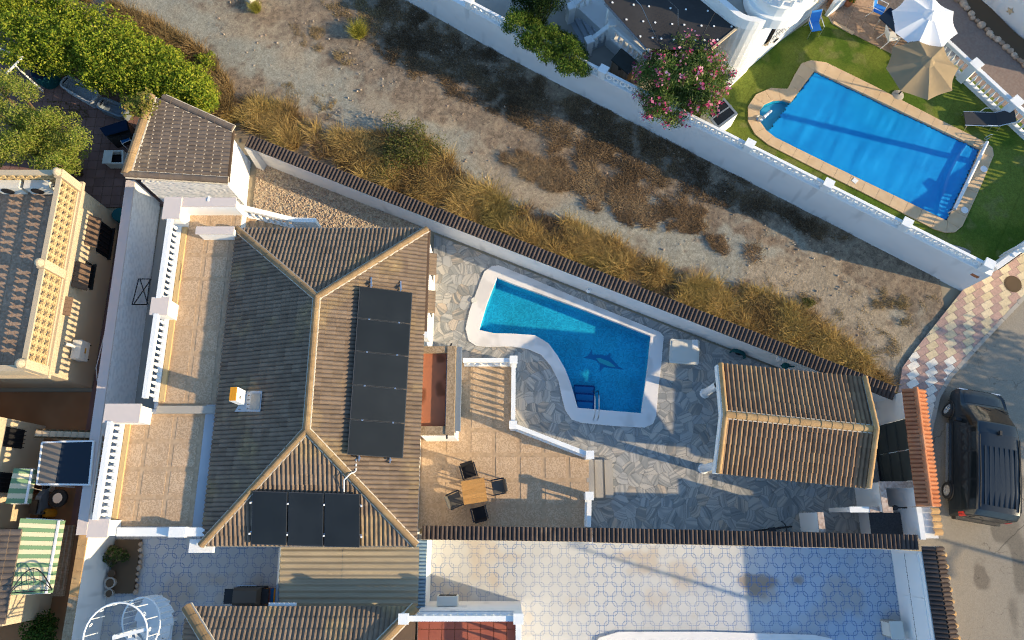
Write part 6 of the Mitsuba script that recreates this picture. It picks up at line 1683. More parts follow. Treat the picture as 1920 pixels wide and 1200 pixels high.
I = np.arange(X.size).reshape(X.shape); q = np.stack([I[:-1, :-1], I[1:, :-1], I[1:, 1:], I[:-1, 1:]], -1).reshape(-1, 4)
mx, my = X.ravel()[q].mean(1), Y.ravel()[q].mean(1); q = q[shapely.contains_xy(cov, mx, my)]
part(t, 'cover', (np.c_[X.ravel(), Y.ravel(), Zc.ravel()], np.vstack([q[:, [0, 1, 2]], q[:, [0, 2, 3]]])), 'pool_cover', smooth=True)
r0, r1 = at(1851, 266, GZ + .28), at(1790, 392, GZ + .28)
k = thing('cover_roller', 'long white pool cover roller along the right end of the blue pool', 'roller')
part(k, 'tube', tube([r0, r1], .07, 10), 'white_paint', smooth=True)
for e in (r0, r1): part(k, 'stand', cat([tube([e, e + [.22, .1, -.26]], .03), tube([e, e + [-.12, -.06, -.26]], .03)]), 'chrome')
e = r0 + (r0 - r1) / np.linalg.norm(r0 - r1) * .12; a_ = np.linspace(0, 2 * math.pi, 17)[:-1]
part(k, 'handwheel', tube([e + np.array([.16 * math.cos(u), .05 * math.cos(u) + .02 * math.sin(u), .17 * math.sin(u)]) * [1, 1, 1] + [0, .1, .05] for u in a_], .018, 5, True), 'chrome')
ps_ = at(1436, 222, GZ + .2); k = thing('fountain_spout', 'white curved water spout at the round step end of the blue pool', 'spout')
part(k, 'spout', tube([at(1424, 223, GZ + .05), at(1425, 222, GZ + .5), at(1432, 220, GZ + .62), at(1446, 208, GZ + .42)], [.07, .07, .07, .05], 8), 'white_paint', smooth=True); part(k, 'base', lathe([(.16, GZ + .05), (.16, GZ + .1), (.08, GZ + .14)], 12, (*at(1424, 223, GZ + .05)[:2], 0)), 'chrome')
for px_, py_, lab in ((1843, 318, 'upper of two pale round lids set in the shaded pool rim'), (1807, 395, 'lower of two pale round lids set in the shaded pool rim'), (1602, 340, 'square white lid in the long lower pool rim')):
    q = G(px_, py_); one('skimmer_lid', disc((*q, GZ + .052), .15, .015, 14 if px_ != 1602 else 4), 'white_paint', lab, 'lid')
one('paving_slab', ext(Polygon([G(*p) for p in ((1758, 452), (1808, 466), (1819, 472), (1815, 484), (1770, 470))]), GZ, GZ + .05), 'concrete', 'grey concrete slab in the lawn corner below the pool', 'slab')

# the white house of that garden
t = thing('white_house', 'bright white rounded villa with barred window beside the turf lawn', 'house')
A_, B_ = np.array(G(1368, 156)), np.array(G(1566, -14))
d = (B_ - A_) / np.linalg.norm(B_ - A_); n_ = np.array([-d[1], d[0]])
hp = Polygon([A_, B_ + d * 4, B_ + d * 4 + n_ * 9, A_ + d * 1.2 + n_ * 9, A_ + n_ * 3.4]).buffer(-.0)
core = hp.buffer(-1.1).buffer(1.1, quad_segs=8)
lowp = Polygon([A_, A_ + d * 2.2, A_ + d * 2.2 + n_ * 1, A_ + n_ * 1.2])
base_h = ext(core, GZ - .1, GZ + 3.0)
part(t, 'wall', base_h, 'white_wall')
part(t, 'plinth', ext(core.buffer(.05), GZ - .1, GZ + .35), 'white_wall')
part(t, 'parapet', ext(core.buffer(.04).difference(core.buffer(-.2)), GZ + 3.0, GZ + 3.5), 'white_paint')
part(t, 'roof', flat(core.buffer(-.15), GZ + 3.05), 'concrete')
O_ = np.array([*(A_ - n_ * .02), 0]); Nn = np.array([*(-n_), 0])
c_ = on_plane(1474, 38, O_, Nn); su = np.dot(c_[:2] - A_, d); zw = c_[2] - GZ - 1.6
F3 = lambda u, z, o=0.0: np.array([*(A_ + d * u - n_ * o), z])
w_ = part(t, 'window', seg(A_ + d * (su - 1.0), A_ + d * (su + 1.0), .06, GZ + zw + .95, GZ + zw + 2.25, side=-1), 'dark_hole')
part(w_, 'frame', cat([beam(F3(su - 1.05, GZ + zw + .95, .08), F3(su + 1.05, GZ + zw + .95, .08), .1, .1), beam(F3(su - 1.05, GZ + zw + 2.25, .08), F3(su + 1.05, GZ + zw + 2.25, .08), .1, .1)]), 'cream_wall')
for i in range(11): part(w_, 'bar', beam(F3(su - .95 + .19 * i, GZ + zw + .9, .16), F3(su - .95 + .19 * i, GZ + zw + 2.3, .16), .035, .035), 'white_paint')
for z_ in (1.15, 1.6, 2.05): part(w_, 'bar', beam(F3(su - 1.0, GZ + zw + z_, .16), F3(su + 1.0, GZ + zw + z_, .16), .035, .035), 'white_paint')
w2 = part(t, 'window', seg(A_ + d * (su + 2.2), A_ + d * (su + 4.0), .06, GZ + zw + .95, GZ + zw + 2.25, side=-1), 'white_paint')
for i in range(8): part(w2, 'bar', beam(F3(su + 2.3 + .22 * i, GZ + zw + .9, .14), F3(su + 2.3 + .22 * i, GZ + zw + 2.3, .14), .03, .03), 'cream_wall')
for px_, py_ in ((1454, 75), (1490, 42)):
    c_ = on_plane(px_, py_, O_, Nn); part(t, 'vent', obx(c_ + Nn * .03, (.28, .04, .12), math.atan2(d[1], d[0])), 'dark_hole')
c_ = np.array(G(1382, 150)); part(t, 'step', ext(Polygon([G(1362, 170), G(1400, 134), G(1396, 128), G(1350, 165)]), GZ, GZ + .25), 'white_paint')
# round roof turret with little columns
rc = at(1466, -24, GZ + 4.0)[:2]
part(t, 'turret', cat([lathe([(1.25, GZ + 3.1), (1.25, GZ + 3.6), (1.1, GZ + 3.62), (1.1, GZ + 4.1)], 24, (*rc, 0)), disc((*rc, GZ + 4.1), 1.15, .06, 24)]), 'white_paint')
for i in range(14):
    w = 2 * math.pi * i / 14; part(t, 'turret_column', lathe([(.09, GZ + 4.16), (.09, GZ + 4.6)], 8, (rc[0] + math.cos(w), rc[1] + math.sin(w), 0)), 'white_paint')
part(t, 'turret_ring', lathe([(1.15, GZ + 4.6), (1.15, GZ + 4.72), (.88, GZ + 4.72), (.88, GZ + 4.6)], 24, (*rc, 0)), 'white_paint')
# shade roof of dark sheets
t = thing('shade_canopy', 'dark sheet shade canopy with white fixings beside the white villa', 'canopy')
TZ = 3.3
a0, a1, a2, a3 = at(1134, 4, TZ - .1), at(1413, 26, TZ + .25), at(1334, 92, TZ + .1), at(1212, 90, TZ - .1)
a4 = at(1090, -60, TZ - .1); a5 = at(1300, -60, TZ + .25)
def cq(s, u):
    lo = a3 * (1 - s) + a2 * s; hi_ = a4 * (1 - s) + a5 * s
    m_ = a0 * (1 - s) + a1 * s; return lo * (1 - u) * (1 - u * .0) + m_ * u if u <= 1 else m_ + (hi_ - m_) * (u - 1)
for i in range(4):
    s0, s1 = i / 4 + .002, (i + 1) / 4 - .002; n_2 = 7; V_ = []
    us = np.linspace(0, 2, 13); ss = np.linspace(s0, s1, n_2)
    for u in us:
        for s in ss:
            p_ = cq(s, u); V_.append(p_ + [0, 0, -.10 * math.sin(math.pi * s) * (1 + .2 * math.sin(u * 5)) + .012 * (i % 2)])
    I = np.arange(len(us) * n_2).reshape(len(us), n_2); q = np.stack([I[:-1, :-1], I[1:, :-1], I[1:, 1:], I[:-1, 1:]], -1).reshape(-1, 4)
    sh = part(t, 'sheet', (np.array(V_), np.vstack([q[:, [0, 1, 2]], q[:, [0, 2, 3]]])), 'dark_tarp', smooth=True)
    for u in (.25, .62, 1.0, 1.4):
        for s in (s0 + .05, s1 - .05): part(sh, 'fixing', disc(cq(s, u) + [0, 0, -.10 * math.sin(math.pi * s) * (1 + .2 * math.sin(u * 5)) + .02], .045, .02, 8), 'white_paint')
part(t, 'edge_beam', beam(a2 + [0, 0, -.02], a1 + [0, 0, -.02], .08, .1), 'cream_wall'); part(t, 'edge_beam', beam(a3 + [0, 0, -.06], a0 + [0, 0, -.06], .06, .08), 'grey_slat')
for p_ in (a2 - [.1, -.1, 0], a3 + [.15, .1, 0], a0 + [.2, 0, 0]): part(t, 'post', tube([[p_[0], p_[1], GZ], [p_[0], p_[1], p_[2] - .05]], .05, 8), 'white_paint')
# raised porch with balustrade and stair under the canopy
t = thing('porch_platform', 'shaded white porch platform beside the dark shade canopy', 'porch')
e0, e1 = at(1102, 10, 2.0), at(1205, 104, 2.0)
dd = (e1 - e0)[:2] / np.linalg.norm((e1 - e0)[:2]); nn3 = np.array([-dd[1], dd[0]])
part(t, 'platform', seg(e0[:2] - dd * 3, e1[:2], 3.0, GZ - .1, 1.35, side=1), 'white_wall')
b = thing('balustrade', 'white porch balustrade in shade below the dark canopy edge', 'balustrade')
mid_ = at(1146, 52, 2.0)[:2]
balusters(b, mid_, e1[:2], 1.35, .9, 'white_paint', .26, .1)
post(b, mid_, 1.35, .95, .26, cap=.03)
s = thing('outside_stair', 'shaded grey blue stair with white side rails left of the dark canopy', 'stairs')
s0_, s1_ = at(1128, 34, 1.35)[:2], at(1084, 70, GZ)[:2]; sdv = (s1_ - s0_) / np.linalg.norm(s1_ - s0_); Ls = np.linalg.norm(s1_ - s0_); spn = np.array([-sdv[1], sdv[0]])
for i in range(5):
    a_ = s0_ + sdv * Ls * i / 5; part(s, 'step', seg(a_, a_ + sdv * (Ls / 5 + .02), 1.7, GZ - .05, 1.35 - .15 * (i + 1) + .02), 'flashing')
for sg in (-1, 1):
    p0_, p1_ = s0_ + spn * sg * .95, s1_ + spn * sg * .95
    part(s, 'side_rail', beam((*p0_, 2.15), (*p1_, 1.45), .2, .12), 'white_paint')
    for i in range(4):
        u = (i + .5) / 4; q = p0_ * (1 - u) + p1_ * u; zz = 2.1 * (1 - u) + 1.4 * u; part(s, 'baluster', lathe([(.05, zz - .75), (.08, zz - .5), (.04, zz - .2), (.05, zz)], 8, (*q, 0)), 'white_paint')
    part(s, 'newel', cat([obx((*p1_, GZ + .45), (.3, .3, 1.0), math.atan2(sdv[1], sdv[0])), obx((*p1_, GZ + .98), (.36, .36, .07), math.atan2(sdv[1], sdv[0]))]), 'white_paint')
t = thing('garden_chest', 'dark green garden chest with tan side in the shade behind the wall', 'chest')
q = [at(*p, GZ + .9)[:2] for p in ((1165, 92), (1196, 118), (1178, 138), (1148, 112))]
part(t, 'box', ext(Polygon(q), GZ, GZ + .85), 'patio_tile', uv=None); part(t, 'lid', ext(Polygon(q).buffer(.03), GZ + .85, GZ + .92), 'green_gate')
part(t, 'latch', obx((*((np.array(q[2]) + q[3]) / 2), GZ + .78), (.12, .12, .1)), 'dark_metal')
# pump house
t = thing('pump_house', 'small white pump house with dark panelled top beside the flowering oleander', 'pump house')
pz_ = GZ + .95
q = [at(*p, pz_)[:2] for p in ((1357, 184), (1383, 214), (1345, 243), (1318, 208))]
part(t, 'box', ext(Polygon(q), GZ, pz_), 'white_paint'); part(t, 'frame', ext(Polygon(q).difference(Polygon(q).buffer(-.1)), pz_, pz_ + .05), 'grey_slat'); g = Polygon(q).buffer(-.11); part(t, 'panel', ext(g, pz_, pz_ + .03), 'solar_cell', uv=None)
part(t, 'divider', ext(LineString([(np.array(q[0]) + q[1]) / 2, (np.array(q[2]) + q[3]) / 2]).buffer(.03), pz_ + .03, pz_ + .045), 'grey_slat')

# balustrade on the right and what is beyond it
t = thing('balustrade', 'tall white garden balustrade at the upper right between lawn and driveway', 'balustrade')
P_, Q_ = np.array(G(1795, 142)), np.array(G(1857, 200)); d = (Q_ - P_) / np.linalg.norm(Q_ - P_)
p1_ = np.array(xy(1836, 118, GZ + .8)); u1 = np.dot(p1_ - P_, d); u2 = np.dot(np.array(xy(1908, 190, GZ + .8)) - P_, d)
sp_ = [u1 - 3.4, u1, u2, u2 + 3.0, u2 + 6]
for a_, b_ in zip(sp_[:-1], sp_[1:]): balusters(t, P_ + d * (a_ + .2), P_ + d * (b_ - .2), GZ, 1.0, 'white_paint', .25, .06, .2)
for u in sp_[:-1]: post(t, P_ + d * u, GZ, 1.05, .36, cap=.05, rz=math.atan2(d[1], d[0]))
t = thing('rock_border', kind='structure'); bl_ = [np.array(G(*p)) for p in ((1775, -22), (1830, 42), (1882, 90), (1960, 160))]
bline = LineString(bl_)
part(t, 'soil', ext(Polygon([G(*p) for p in ((1775, -22), (1830, 42), (1882, 90), (1990, 185), (2010, 150), (1900, 62), (1800, -40))]), GZ - .05, GZ + .08), 'bark')
for i in range(34):
    p_ = bline.interpolate((i + .5) / 34, normalized=True).coords[0]; ico = trimesh.creation.icosphere(subdivisions=1); v = np.array(ico.vertices) * [.13, .12, .10] * rng.uniform(.7, 1.5); v *= 1 + .25 * (meshkit.noise(v * 9 + i) - .5)[:, None]
    m = (v + [p_[0] + rng.uniform(-.08, .08), p_[1] + rng.uniform(-.08, .08), GZ + .08], np.array(ico.faces)); part(t, 'rock', m, 'stone', uv=cuv(m))
t = thing('boundary_wall', 'white wall with a small star ornament behind the rock bordered bed', 'wall')
w0, w1 = np.array(G(1790, -40)), np.array(G(2020, 160)); part(t, 'wall', seg(w0, w1, .22, GZ - .1, GZ + 2.4, side=1), 'white_wall')
dw = (w1 - w0) / np.linalg.norm(w1 - w0); nw = np.array([-dw[1], dw[0]]); part(t, 'coping', seg(w0 - nw * .03, w1 - nw * .03, .30, GZ + 2.4, GZ + 2.46, side=1), 'white_paint')
sc_ = on_plane(1895, 20, [*w0, 0], np.array([*nw, 0])); st5 = Polygon([((.19 if i % 2 == 0 else .08) * math.cos(math.pi / 2 + i * math.pi / 5), (.19 if i % 2 == 0 else .08) * math.sin(math.pi / 2 + i * math.pi / 5)) for i in range(10)])
one('star_ornament', ap(ext(st5, 0, .04), mat4(sc_ - np.array([*nw, 0]) * .045, [dw[0], dw[1], 0], [0, 0, 1], -np.array([*nw, 0]) * -1)), 'coping_sand', 'small brown star ornament on the white wall at the upper right', 'ornament')


def umbrella(lab, base, apex_z, r, drop, rot, mat_, n=8, group=None):
    k = thing('parasol', lab, 'umbrella', 'parasols on the lawn'); c = np.array([base[0], base[1], apex_z])
    part(k, 'pole', tube([[*base, GZ], c + [0, 0, .08]], .03, 8), 'dark_metal'); part(k, 'base', lathe([(.0, GZ + .12), (.06, GZ + .12), (.24, GZ + .06), (.27, GZ)], 16, (*base, 0)), 'concrete')
    for i in range(n):
        V_, F_ = [], []; a0, a1 = rot + 2 * math.pi * i / n, rot + 2 * math.pi * (i + 1) / n; m_ = 7
        for iu, u in enumerate(np.linspace(.03, 1, m_)):
            for iv, v in enumerate(np.linspace(0, 1, m_)):
                x = (1 - v) * math.cos(a0) + v * math.cos(a1); y = (1 - v) * math.sin(a0) + v * math.sin(a1); sag = math.sin(math.pi * v)
                rad_ = r * u * (1 - .05 * sag * u); z = -drop * (u ** 1.25) - .085 * sag * u * (1.0 - .2 * u)
                V_.append(c + [x * rad_, y * rad_, z])
        I = np.arange(m_ * m_).reshape(m_, m_); q = np.stack([I[:-1, :-1], I[1:, :-1], I[1:, 1:], I[:-1, 1:]], -1).reshape(-1, 4)
        part(k, 'canopy_panel', (np.array(V_), np.vstack([q[:, [0, 1, 2]], q[:, [0, 2, 3]]])), mat_, smooth=True)
        part(k, 'rib', tube([c + [0, 0, -.05], c + [math.cos(a0) * r * .97, math.sin(a0) * r * .97, -drop - .03]], .012, 4), 'dark_metal')
    part(k, 'vent_cap', lathe([(.30, -.10), (.16, .02), (.03, .10)], n, c + [0, 0, .02]), mat_); part(k, 'finial', lathe([(.03, .1), (.045, .16), (0, .22)], 8, c), mat_)
    return k


umbrella('tan octagonal parasol open over the lawn beside the blue pool', at(1683, 179, GZ)[:2], 3.05, 1.50, .50, math.radians(-90), 'tan_cloth')
umbrella('white octagonal parasol open above the patio table', at(1748, 24, 3.1)[:2], 3.05, 1.42, .52, math.radians(-68), 'white_cloth')


def sling_chair(name, lab, cat_2, px, py, rot, mat_, frame, lounge=False, group=None):
    c0 = G(px, py); k = thing(name, lab, cat_2, group); P = lambda m: mv(m, (*c0, GZ), rot)
    if lounge:
        part(k, 'seat', P(obx((0, -.25, .33), (.62, 1.35, .03))), mat_); part(k, 'backrest', P(hexa([(-.31, .42, .33), (.31, .42, .33), (.31, .45, .31), (-.31, .45, .31)], [(-.31, .98, .72), (.31, .98, .72), (.31, 1.0, .69), (-.31, 1.0, .69)])), mat_)
        for s_ in (-1, 1):
            part(k, 'side_rail', P(tube([(s_ * .33, -.95, .33), (s_ * .33, .45, .33), (s_ * .33, 1.02, .73)], .022, 6)), frame); part(k, 'armrest', P(tube([(s_ * .36, -.2, .33), (s_ * .42, -.1, .52), (s_ * .42, .3, .52), (s_ * .36, .4, .36)], .018, 5)), frame)
            for y_ in (-.85, .2, .55): part(k, 'leg', P(tube([(s_ * .33, y_, .33), (s_ * .36, y_ + .06, 0)], .018, 5)), frame)
    else:
        part(k, 'seat', P(obx((0, 0, .43), (.46, .46, .03))), mat_); part(k, 'backrest', P(hexa([(-.23, .22, .45), (.23, .22, .45), (.23, .25, .44), (-.23, .25, .44)], [(-.23, .42, .98), (.23, .42, .98), (.23, .45, .97), (-.23, .45, .97)])), mat_)
        for s_ in (-1, 1):
            part(k, 'armrest', P(tube([(s_ * .27, .3, .66), (s_ * .27, -.22, .64), (s_ * .27, -.26, 0)], .018, 5)), frame); part(k, 'leg', P(tube([(s_ * .25, .45, .98), (s_ * .25, .2, .43), (s_ * .27, .38, 0)], .018, 5)), frame)
    return k


sling_chair('garden_chair', 'blue sling chair on the lawn against the white villa wall', 'chair', 1521, 62, math.radians(10), 'sling_blue', 'alu')
sling_chair('garden_chair', 'blue and white sling chair left of the dark patio table', 'chair', 1640, 30, math.radians(60), 'sling_blue', 'white_paint')
sling_chair('garden_chair', 'pale blue chair draped with a towel below the dark patio table', 'chair', 1662, 80, math.radians(100), 'white_cloth', 'white_paint')
sling_chair('sun_lounger', 'dark mesh sun lounger on the lawn above the pool cover roller', 'lounger', 1840, 231, math.radians(-92), 'mesh_grey', 'alu', True)
t = thing('patio_table', 'dark topped patio table partly beneath the white parasol', 'table')
q = [at(*p, GZ + .74)[:2] for p in ((1668, 14), (1648, 32), (1690, 70), (1700, 64), (1690, 24))]
part(t, 'tabletop', ext(Polygon(q).buffer(-.08).buffer(.08), GZ + .70, GZ + .74), 'cloth_navy')
for p_ in (q[1], q[2], q[0]): pc_ = np.array(Polygon(q).centroid.coords[0]); r_ = pc_ + (np.array(p_) - pc_) * .8; part(t, 'leg', tube([(*r_, GZ), (*r_, GZ + .7)], .025), 'alu')
for i, (px_, py_) in enumerate(((1562, 8), (1577, -4), (1588, 10))):
    q = G(px_, py_); k = thing('flower_pot', ('orange pot in the flower corner beside the villa and patio', 'terracotta pot at the top edge of the flower corner', 'small tan pot nearest the patio tiles in the flower corner')[i], 'pot')
    part(k, 'pot', lathe([(.13, GZ), (.2, GZ + .4), (.17, GZ + .4), (.12, GZ + .3)], 12, (*q, 0)), 'orange_tile'); P2 = clumps([[q[0], q[1], GZ + .55]], [.26], 160, 50 + i); v, f, c_ = leaves(P2, .12, tint(160, [(.10, .16, .03), (.20, .22, .04), (.5, .18, .03)], 5), seed=i); part(k, 'plant', (v, f), 'leaf', color=c_)
part('patio_001' if 'patio_001' in labels else 'patio', 'screen_wall', seg(G(1548, 30), G(1590, 0), .15, GZ, GZ + .9), 'white_paint')

# ================================================================ trees, hedges, shrubs
def shrub(name, lab, cat_2, cen, rad_, n, size, cols, seed, stems=True, trunk_r=.05, z0=0.0, up=.35, aspect=.5, var=.25, shell=.5, group=None, fl=None):
    k = thing(name, lab, cat_2, group); P2 = clumps(cen, rad_, n, seed, shell); P2 = P2[P2[:, 2] > z0 + .02]
    v, f, c_ = leaves(P2, size, tint(len(P2), cols, seed, var), up, aspect, seed); part(k, 'crown', (v, f), 'leaf', color=c_)
    cen = np.asarray(cen, float); g0_ = cen.mean(0)
    if stems:
        ms = []
        for c in cen[:: max(1, len(cen) // 14)]: ms.append(tube([[g0_[0] + (c[0] - g0_[0]) * .25, g0_[1] + (c[1] - g0_[1]) * .25, z0], (c * .6 + g0_ * .4) * [1, 1, 0] + [0, 0, z0 + (c[2] - z0) * .5], c], [trunk_r, trunk_r * .7, trunk_r * .3], 5))
        part(k, 'trunk', cat(ms), 'bark')
    if fl is not None:
        P3_, s_, cc_ = fl; v, f, c_ = leaves(P3_, s_, tint(len(P3_), cc_, seed + 1, .2), .3, .8, seed + 1); part(k, 'blossom', (v, f), 'leaf', color=c_)
    return k


gr = np.random.default_rng(5)
# big hedge at the upper left: clumps along a band
hc, hr_ = [], []
up_e = [(0, -30), (110, -5), (200, 30), (290, 85), (360, 130), (395, 178)]; lo_e = [(0, 105), (95, 120), (170, 150), (240, 172), (300, 178), (380, 200)]
for i in range(420):
    u = gr.random() * 5; j = int(u); fr = u - j; w = gr.random()
    a_ = np.array(up_e[j]) * (1 - fr) + np.array(up_e[min(j + 1, 5)]) * fr; b_ = np.array(lo_e[j]) * (1 - fr) + np.array(lo_e[min(j + 1, 5)]) * fr
    z_ = gr.uniform(1.3, 2.5) * (1 - .25 * abs(w - .5) * 2); q = a_ * (1 - w) + b_ * w; hc.append(at(q[0], q[1], z_)); hr_.append(gr.uniform(.35, .62))
GREEN = [(.25, .31, .03), (.34, .38, .04), (.17, .23, .025), (.40, .39, .055), (.10, .16, .02)]
shrub('hedge', 'large leafy green hedge along the lane at the upper left', 'hedge', hc, hr_, 85000, .105, GREEN, 21, trunk_r=.06, aspect=.62, up=.05, shell=.7)
hc = [at(262 + 16 * gr.normal(), 195 + 10 * gr.normal(), 3.0 + .3 * gr.normal()) for _ in range(14)]
shrub('climbing_plant', 'yellowing climbing plant spilling over the corner of the hut roof', 'plant', hc, [.32] * 14, 1500, .13, [(.26, .26, .05), (.22, .20, .05), (.30, .22, .07), (.13, .17, .03)], 22, trunk_r=.02, z0=1.5)
tcs, trs = [], []
for i in range(95):
    px_, py_ = gr.uniform(-30, 150), 150 + gr.random() * 165
    if py_ < 215 and px_ > 62: continue
    if px_ > 165 - max(0, 240 - py_) * 1.1 and py_ < 250: continue
    tcs.append(at(px_, py_, gr.uniform(2.2, 3.6))); trs.append(gr.uniform(.3, .55))
shrub('garden_tree', 'bushy yellow green tree above the flat roofed cream house', 'tree', tcs, trs, 30000, .10, [(.24, .29, .045), (.31, .33, .06), (.15, .21, .03), (.36, .34, .09)], 23, trunk_r=.12, aspect=.35, up=.05)
# hedge hanging over the retaining wall
hpg = Polygon([(938, 22), (965, 14), (1015, 32), (1105, 88), (1108, 138), (1080, 150), (1030, 118), (985, 92), (945, 70)])
hc, hr_ = [], []
for q in inside(hpg.buffer(-8), 90, 9):
    z_ = gr.uniform(1.7, 2.75); hc.append(at(q[0], q[1], z_)); hr_.append(gr.uniform(.24, .38))
for q in inside(affinity.translate(hpg.buffer(-10), 0, -6), 40, 10): hc.append(at(q[0], q[1], 1.2)); hr_.append(.3)
shrub('hedge', 'rounded green hedge spilling over the white retaining wall', 'hedge', hc, hr_, 24000, .10, [(.08, .14, .022), (.13, .19, .03), (.18, .22, .045), (.05, .10, .018)], 24, z0=GZ, trunk_r=.03, aspect=.45, up=.1)
hc = [at(1006 + 14 * gr.normal(), 4 + 10 * gr.normal(), gr.uniform(1.6, 2.8)) for _ in range(22)]
shrub('garden_tree', 'small dark tree at the top edge left of the shaded stair', 'tree', hc, [.42] * 22, 5000, .10, [(.022, .042, .014), (.03, .055, .016), (.016, .03, .01)], 25, z0=GZ, aspect=.5)
# oleander
oc_, orr = [], []
oc0 = at(1277, 152, 2.5)
for i in range(150):
    d_ = gr.normal(size=3); d_ /= np.linalg.norm(d_); r_ = gr.random() ** .45; p_ = oc0 + d_ * r_ * [1.8, 1.85, 1.15]; oc_.append(p_); orr.append(gr.uniform(.38, .55))
oc_ = np.array(oc_); dd_ = oc_ - oc0; outer = oc_[np.argsort(-(np.abs(dd_ / [1.9, 1.9, 1.2]) ** 2).sum(1) - dd_[:, 2] * .25)][:110]
fpts = np.vstack([o + (o - oc0) / np.linalg.norm(o - oc0) * .35 + gr.normal(size=(13, 3)) * .10 for o in outer for _ in range(1) if (o - oc0)[2] > -.7])
shrub('oleander', 'pink flowering oleander bush above the white retaining wall', 'shrub', oc_, orr, 42000, .16, [(.09, .165, .035), (.15, .22, .055), (.24, .27, .10), (.055, .105, .025)], 26, z0=GZ, trunk_r=.05, aspect=.22, shell=.3, fl=(fpts, .13, [(.60, .10, .22), (.72, .22, .36), (.46, .05, .14), (.8, .4, .5)]))
# shrubs in the lane
def bush(lab, px, py, r, n, size, cols, seed, name='shrub', h=.6, nc=10, asp=.5):
    c0 = at(px, py, 0); cs = [c0 + [gr.normal() * r * .45, gr.normal() * r * .45, gr.uniform(.15, h)] for _ in range(nc)]
    return shrub(name, lab, name.replace('_', ' '), cs, [r * .45] * nc, n, size, cols, seed, trunk_r=.015, aspect=asp)
bush('small bright green shrub at the lane edge right of the big hedge', 393, 126, .55, 1600, .10, GREEN, 31)
bush('dull green flowering bush among the dry grass by the tiled wall', 775, 288, 1.15, 5200, .10, [(.13, .14, .035), (.17, .16, .05), (.09, .11, .03), (.22, .17, .08)], 32, h=.8, nc=22, asp=.4)
bush('lone olive green shrub at the lower end of the dirt lane', 1512, 570, .30, 500, .08, [(.11, .12, .03), (.15, .14, .05)], 33, h=.35)
bush('leafy green shrub with pale tips in the planter by the boundary wall', 228, 1040, .42, 1500, .11, [(.06, .10, .025), (.09, .12, .03), (.04, .07, .02), (.2, .14, .09)], 34, h=.9, asp=.35)
bush('dark green shrub at the bottom left corner of the neighbour yard', 104, 1180, .7, 2600, .10, [(.05, .10, .02), (.08, .13, .025), (.03, .06, .015)], 35, h=1.0, nc=14)
bush('low dry green plants along the rock border at the upper right', 1812, 8, .5, 1200, .09, [(.14, .13, .03), (.2, .16, .05), (.1, .1, .03)], 36)
bush('small green shrub in the rock bordered bed by the white wall', 1898, 80, .35, 700, .10, [(.06, .10, .025), (.10, .13, .03)], 37)
for pn, (px_, py_) in enumerate(((1850, 38), (1868, 58))): bush(('upper', 'lower')[pn] + ' of two low olive plants beside the rock border', px_, py_, .35, 700, .08, [(.14, .13, .03), (.18, .15, .05)], 38 + pn, h=.4)
for c_ in range(2):
    pass
def tuft(lab, px, py, n, h, lean, cols, seed, r=.14):
    c0 = at(px, py, 0); k = thing('grass_tuft', lab, 'grass tuft'); P2 = c0 + np.c_[gr.normal(size=(n, 2)) * r * .5, np.zeros(n)]
    v, f, c_ = blades(P2, gr.uniform(.6, 1.1, n) * h, lean, .022, tint(n, cols, seed, .25), seed); part(k, 'blades', (v, f), 'straw', color=c_)
    part(k, 'crown', lathe([(r, 0), (r * .7, .06), (0, .1)], 8, c0), 'bark'); return k
tuft('bright yellow green grass tuft standing alone on the dirt lane', 674, 66, 1500, .62, .75, [(.36, .34, .06), (.42, .36, .08), (.27, .28, .05)], 41, .18)
tuft('yellow green grass tuft below the wall corner at the top edge', 482, 20, 700, .5, .6, [(.28, .28, .05), (.34, .30, .08)], 42)

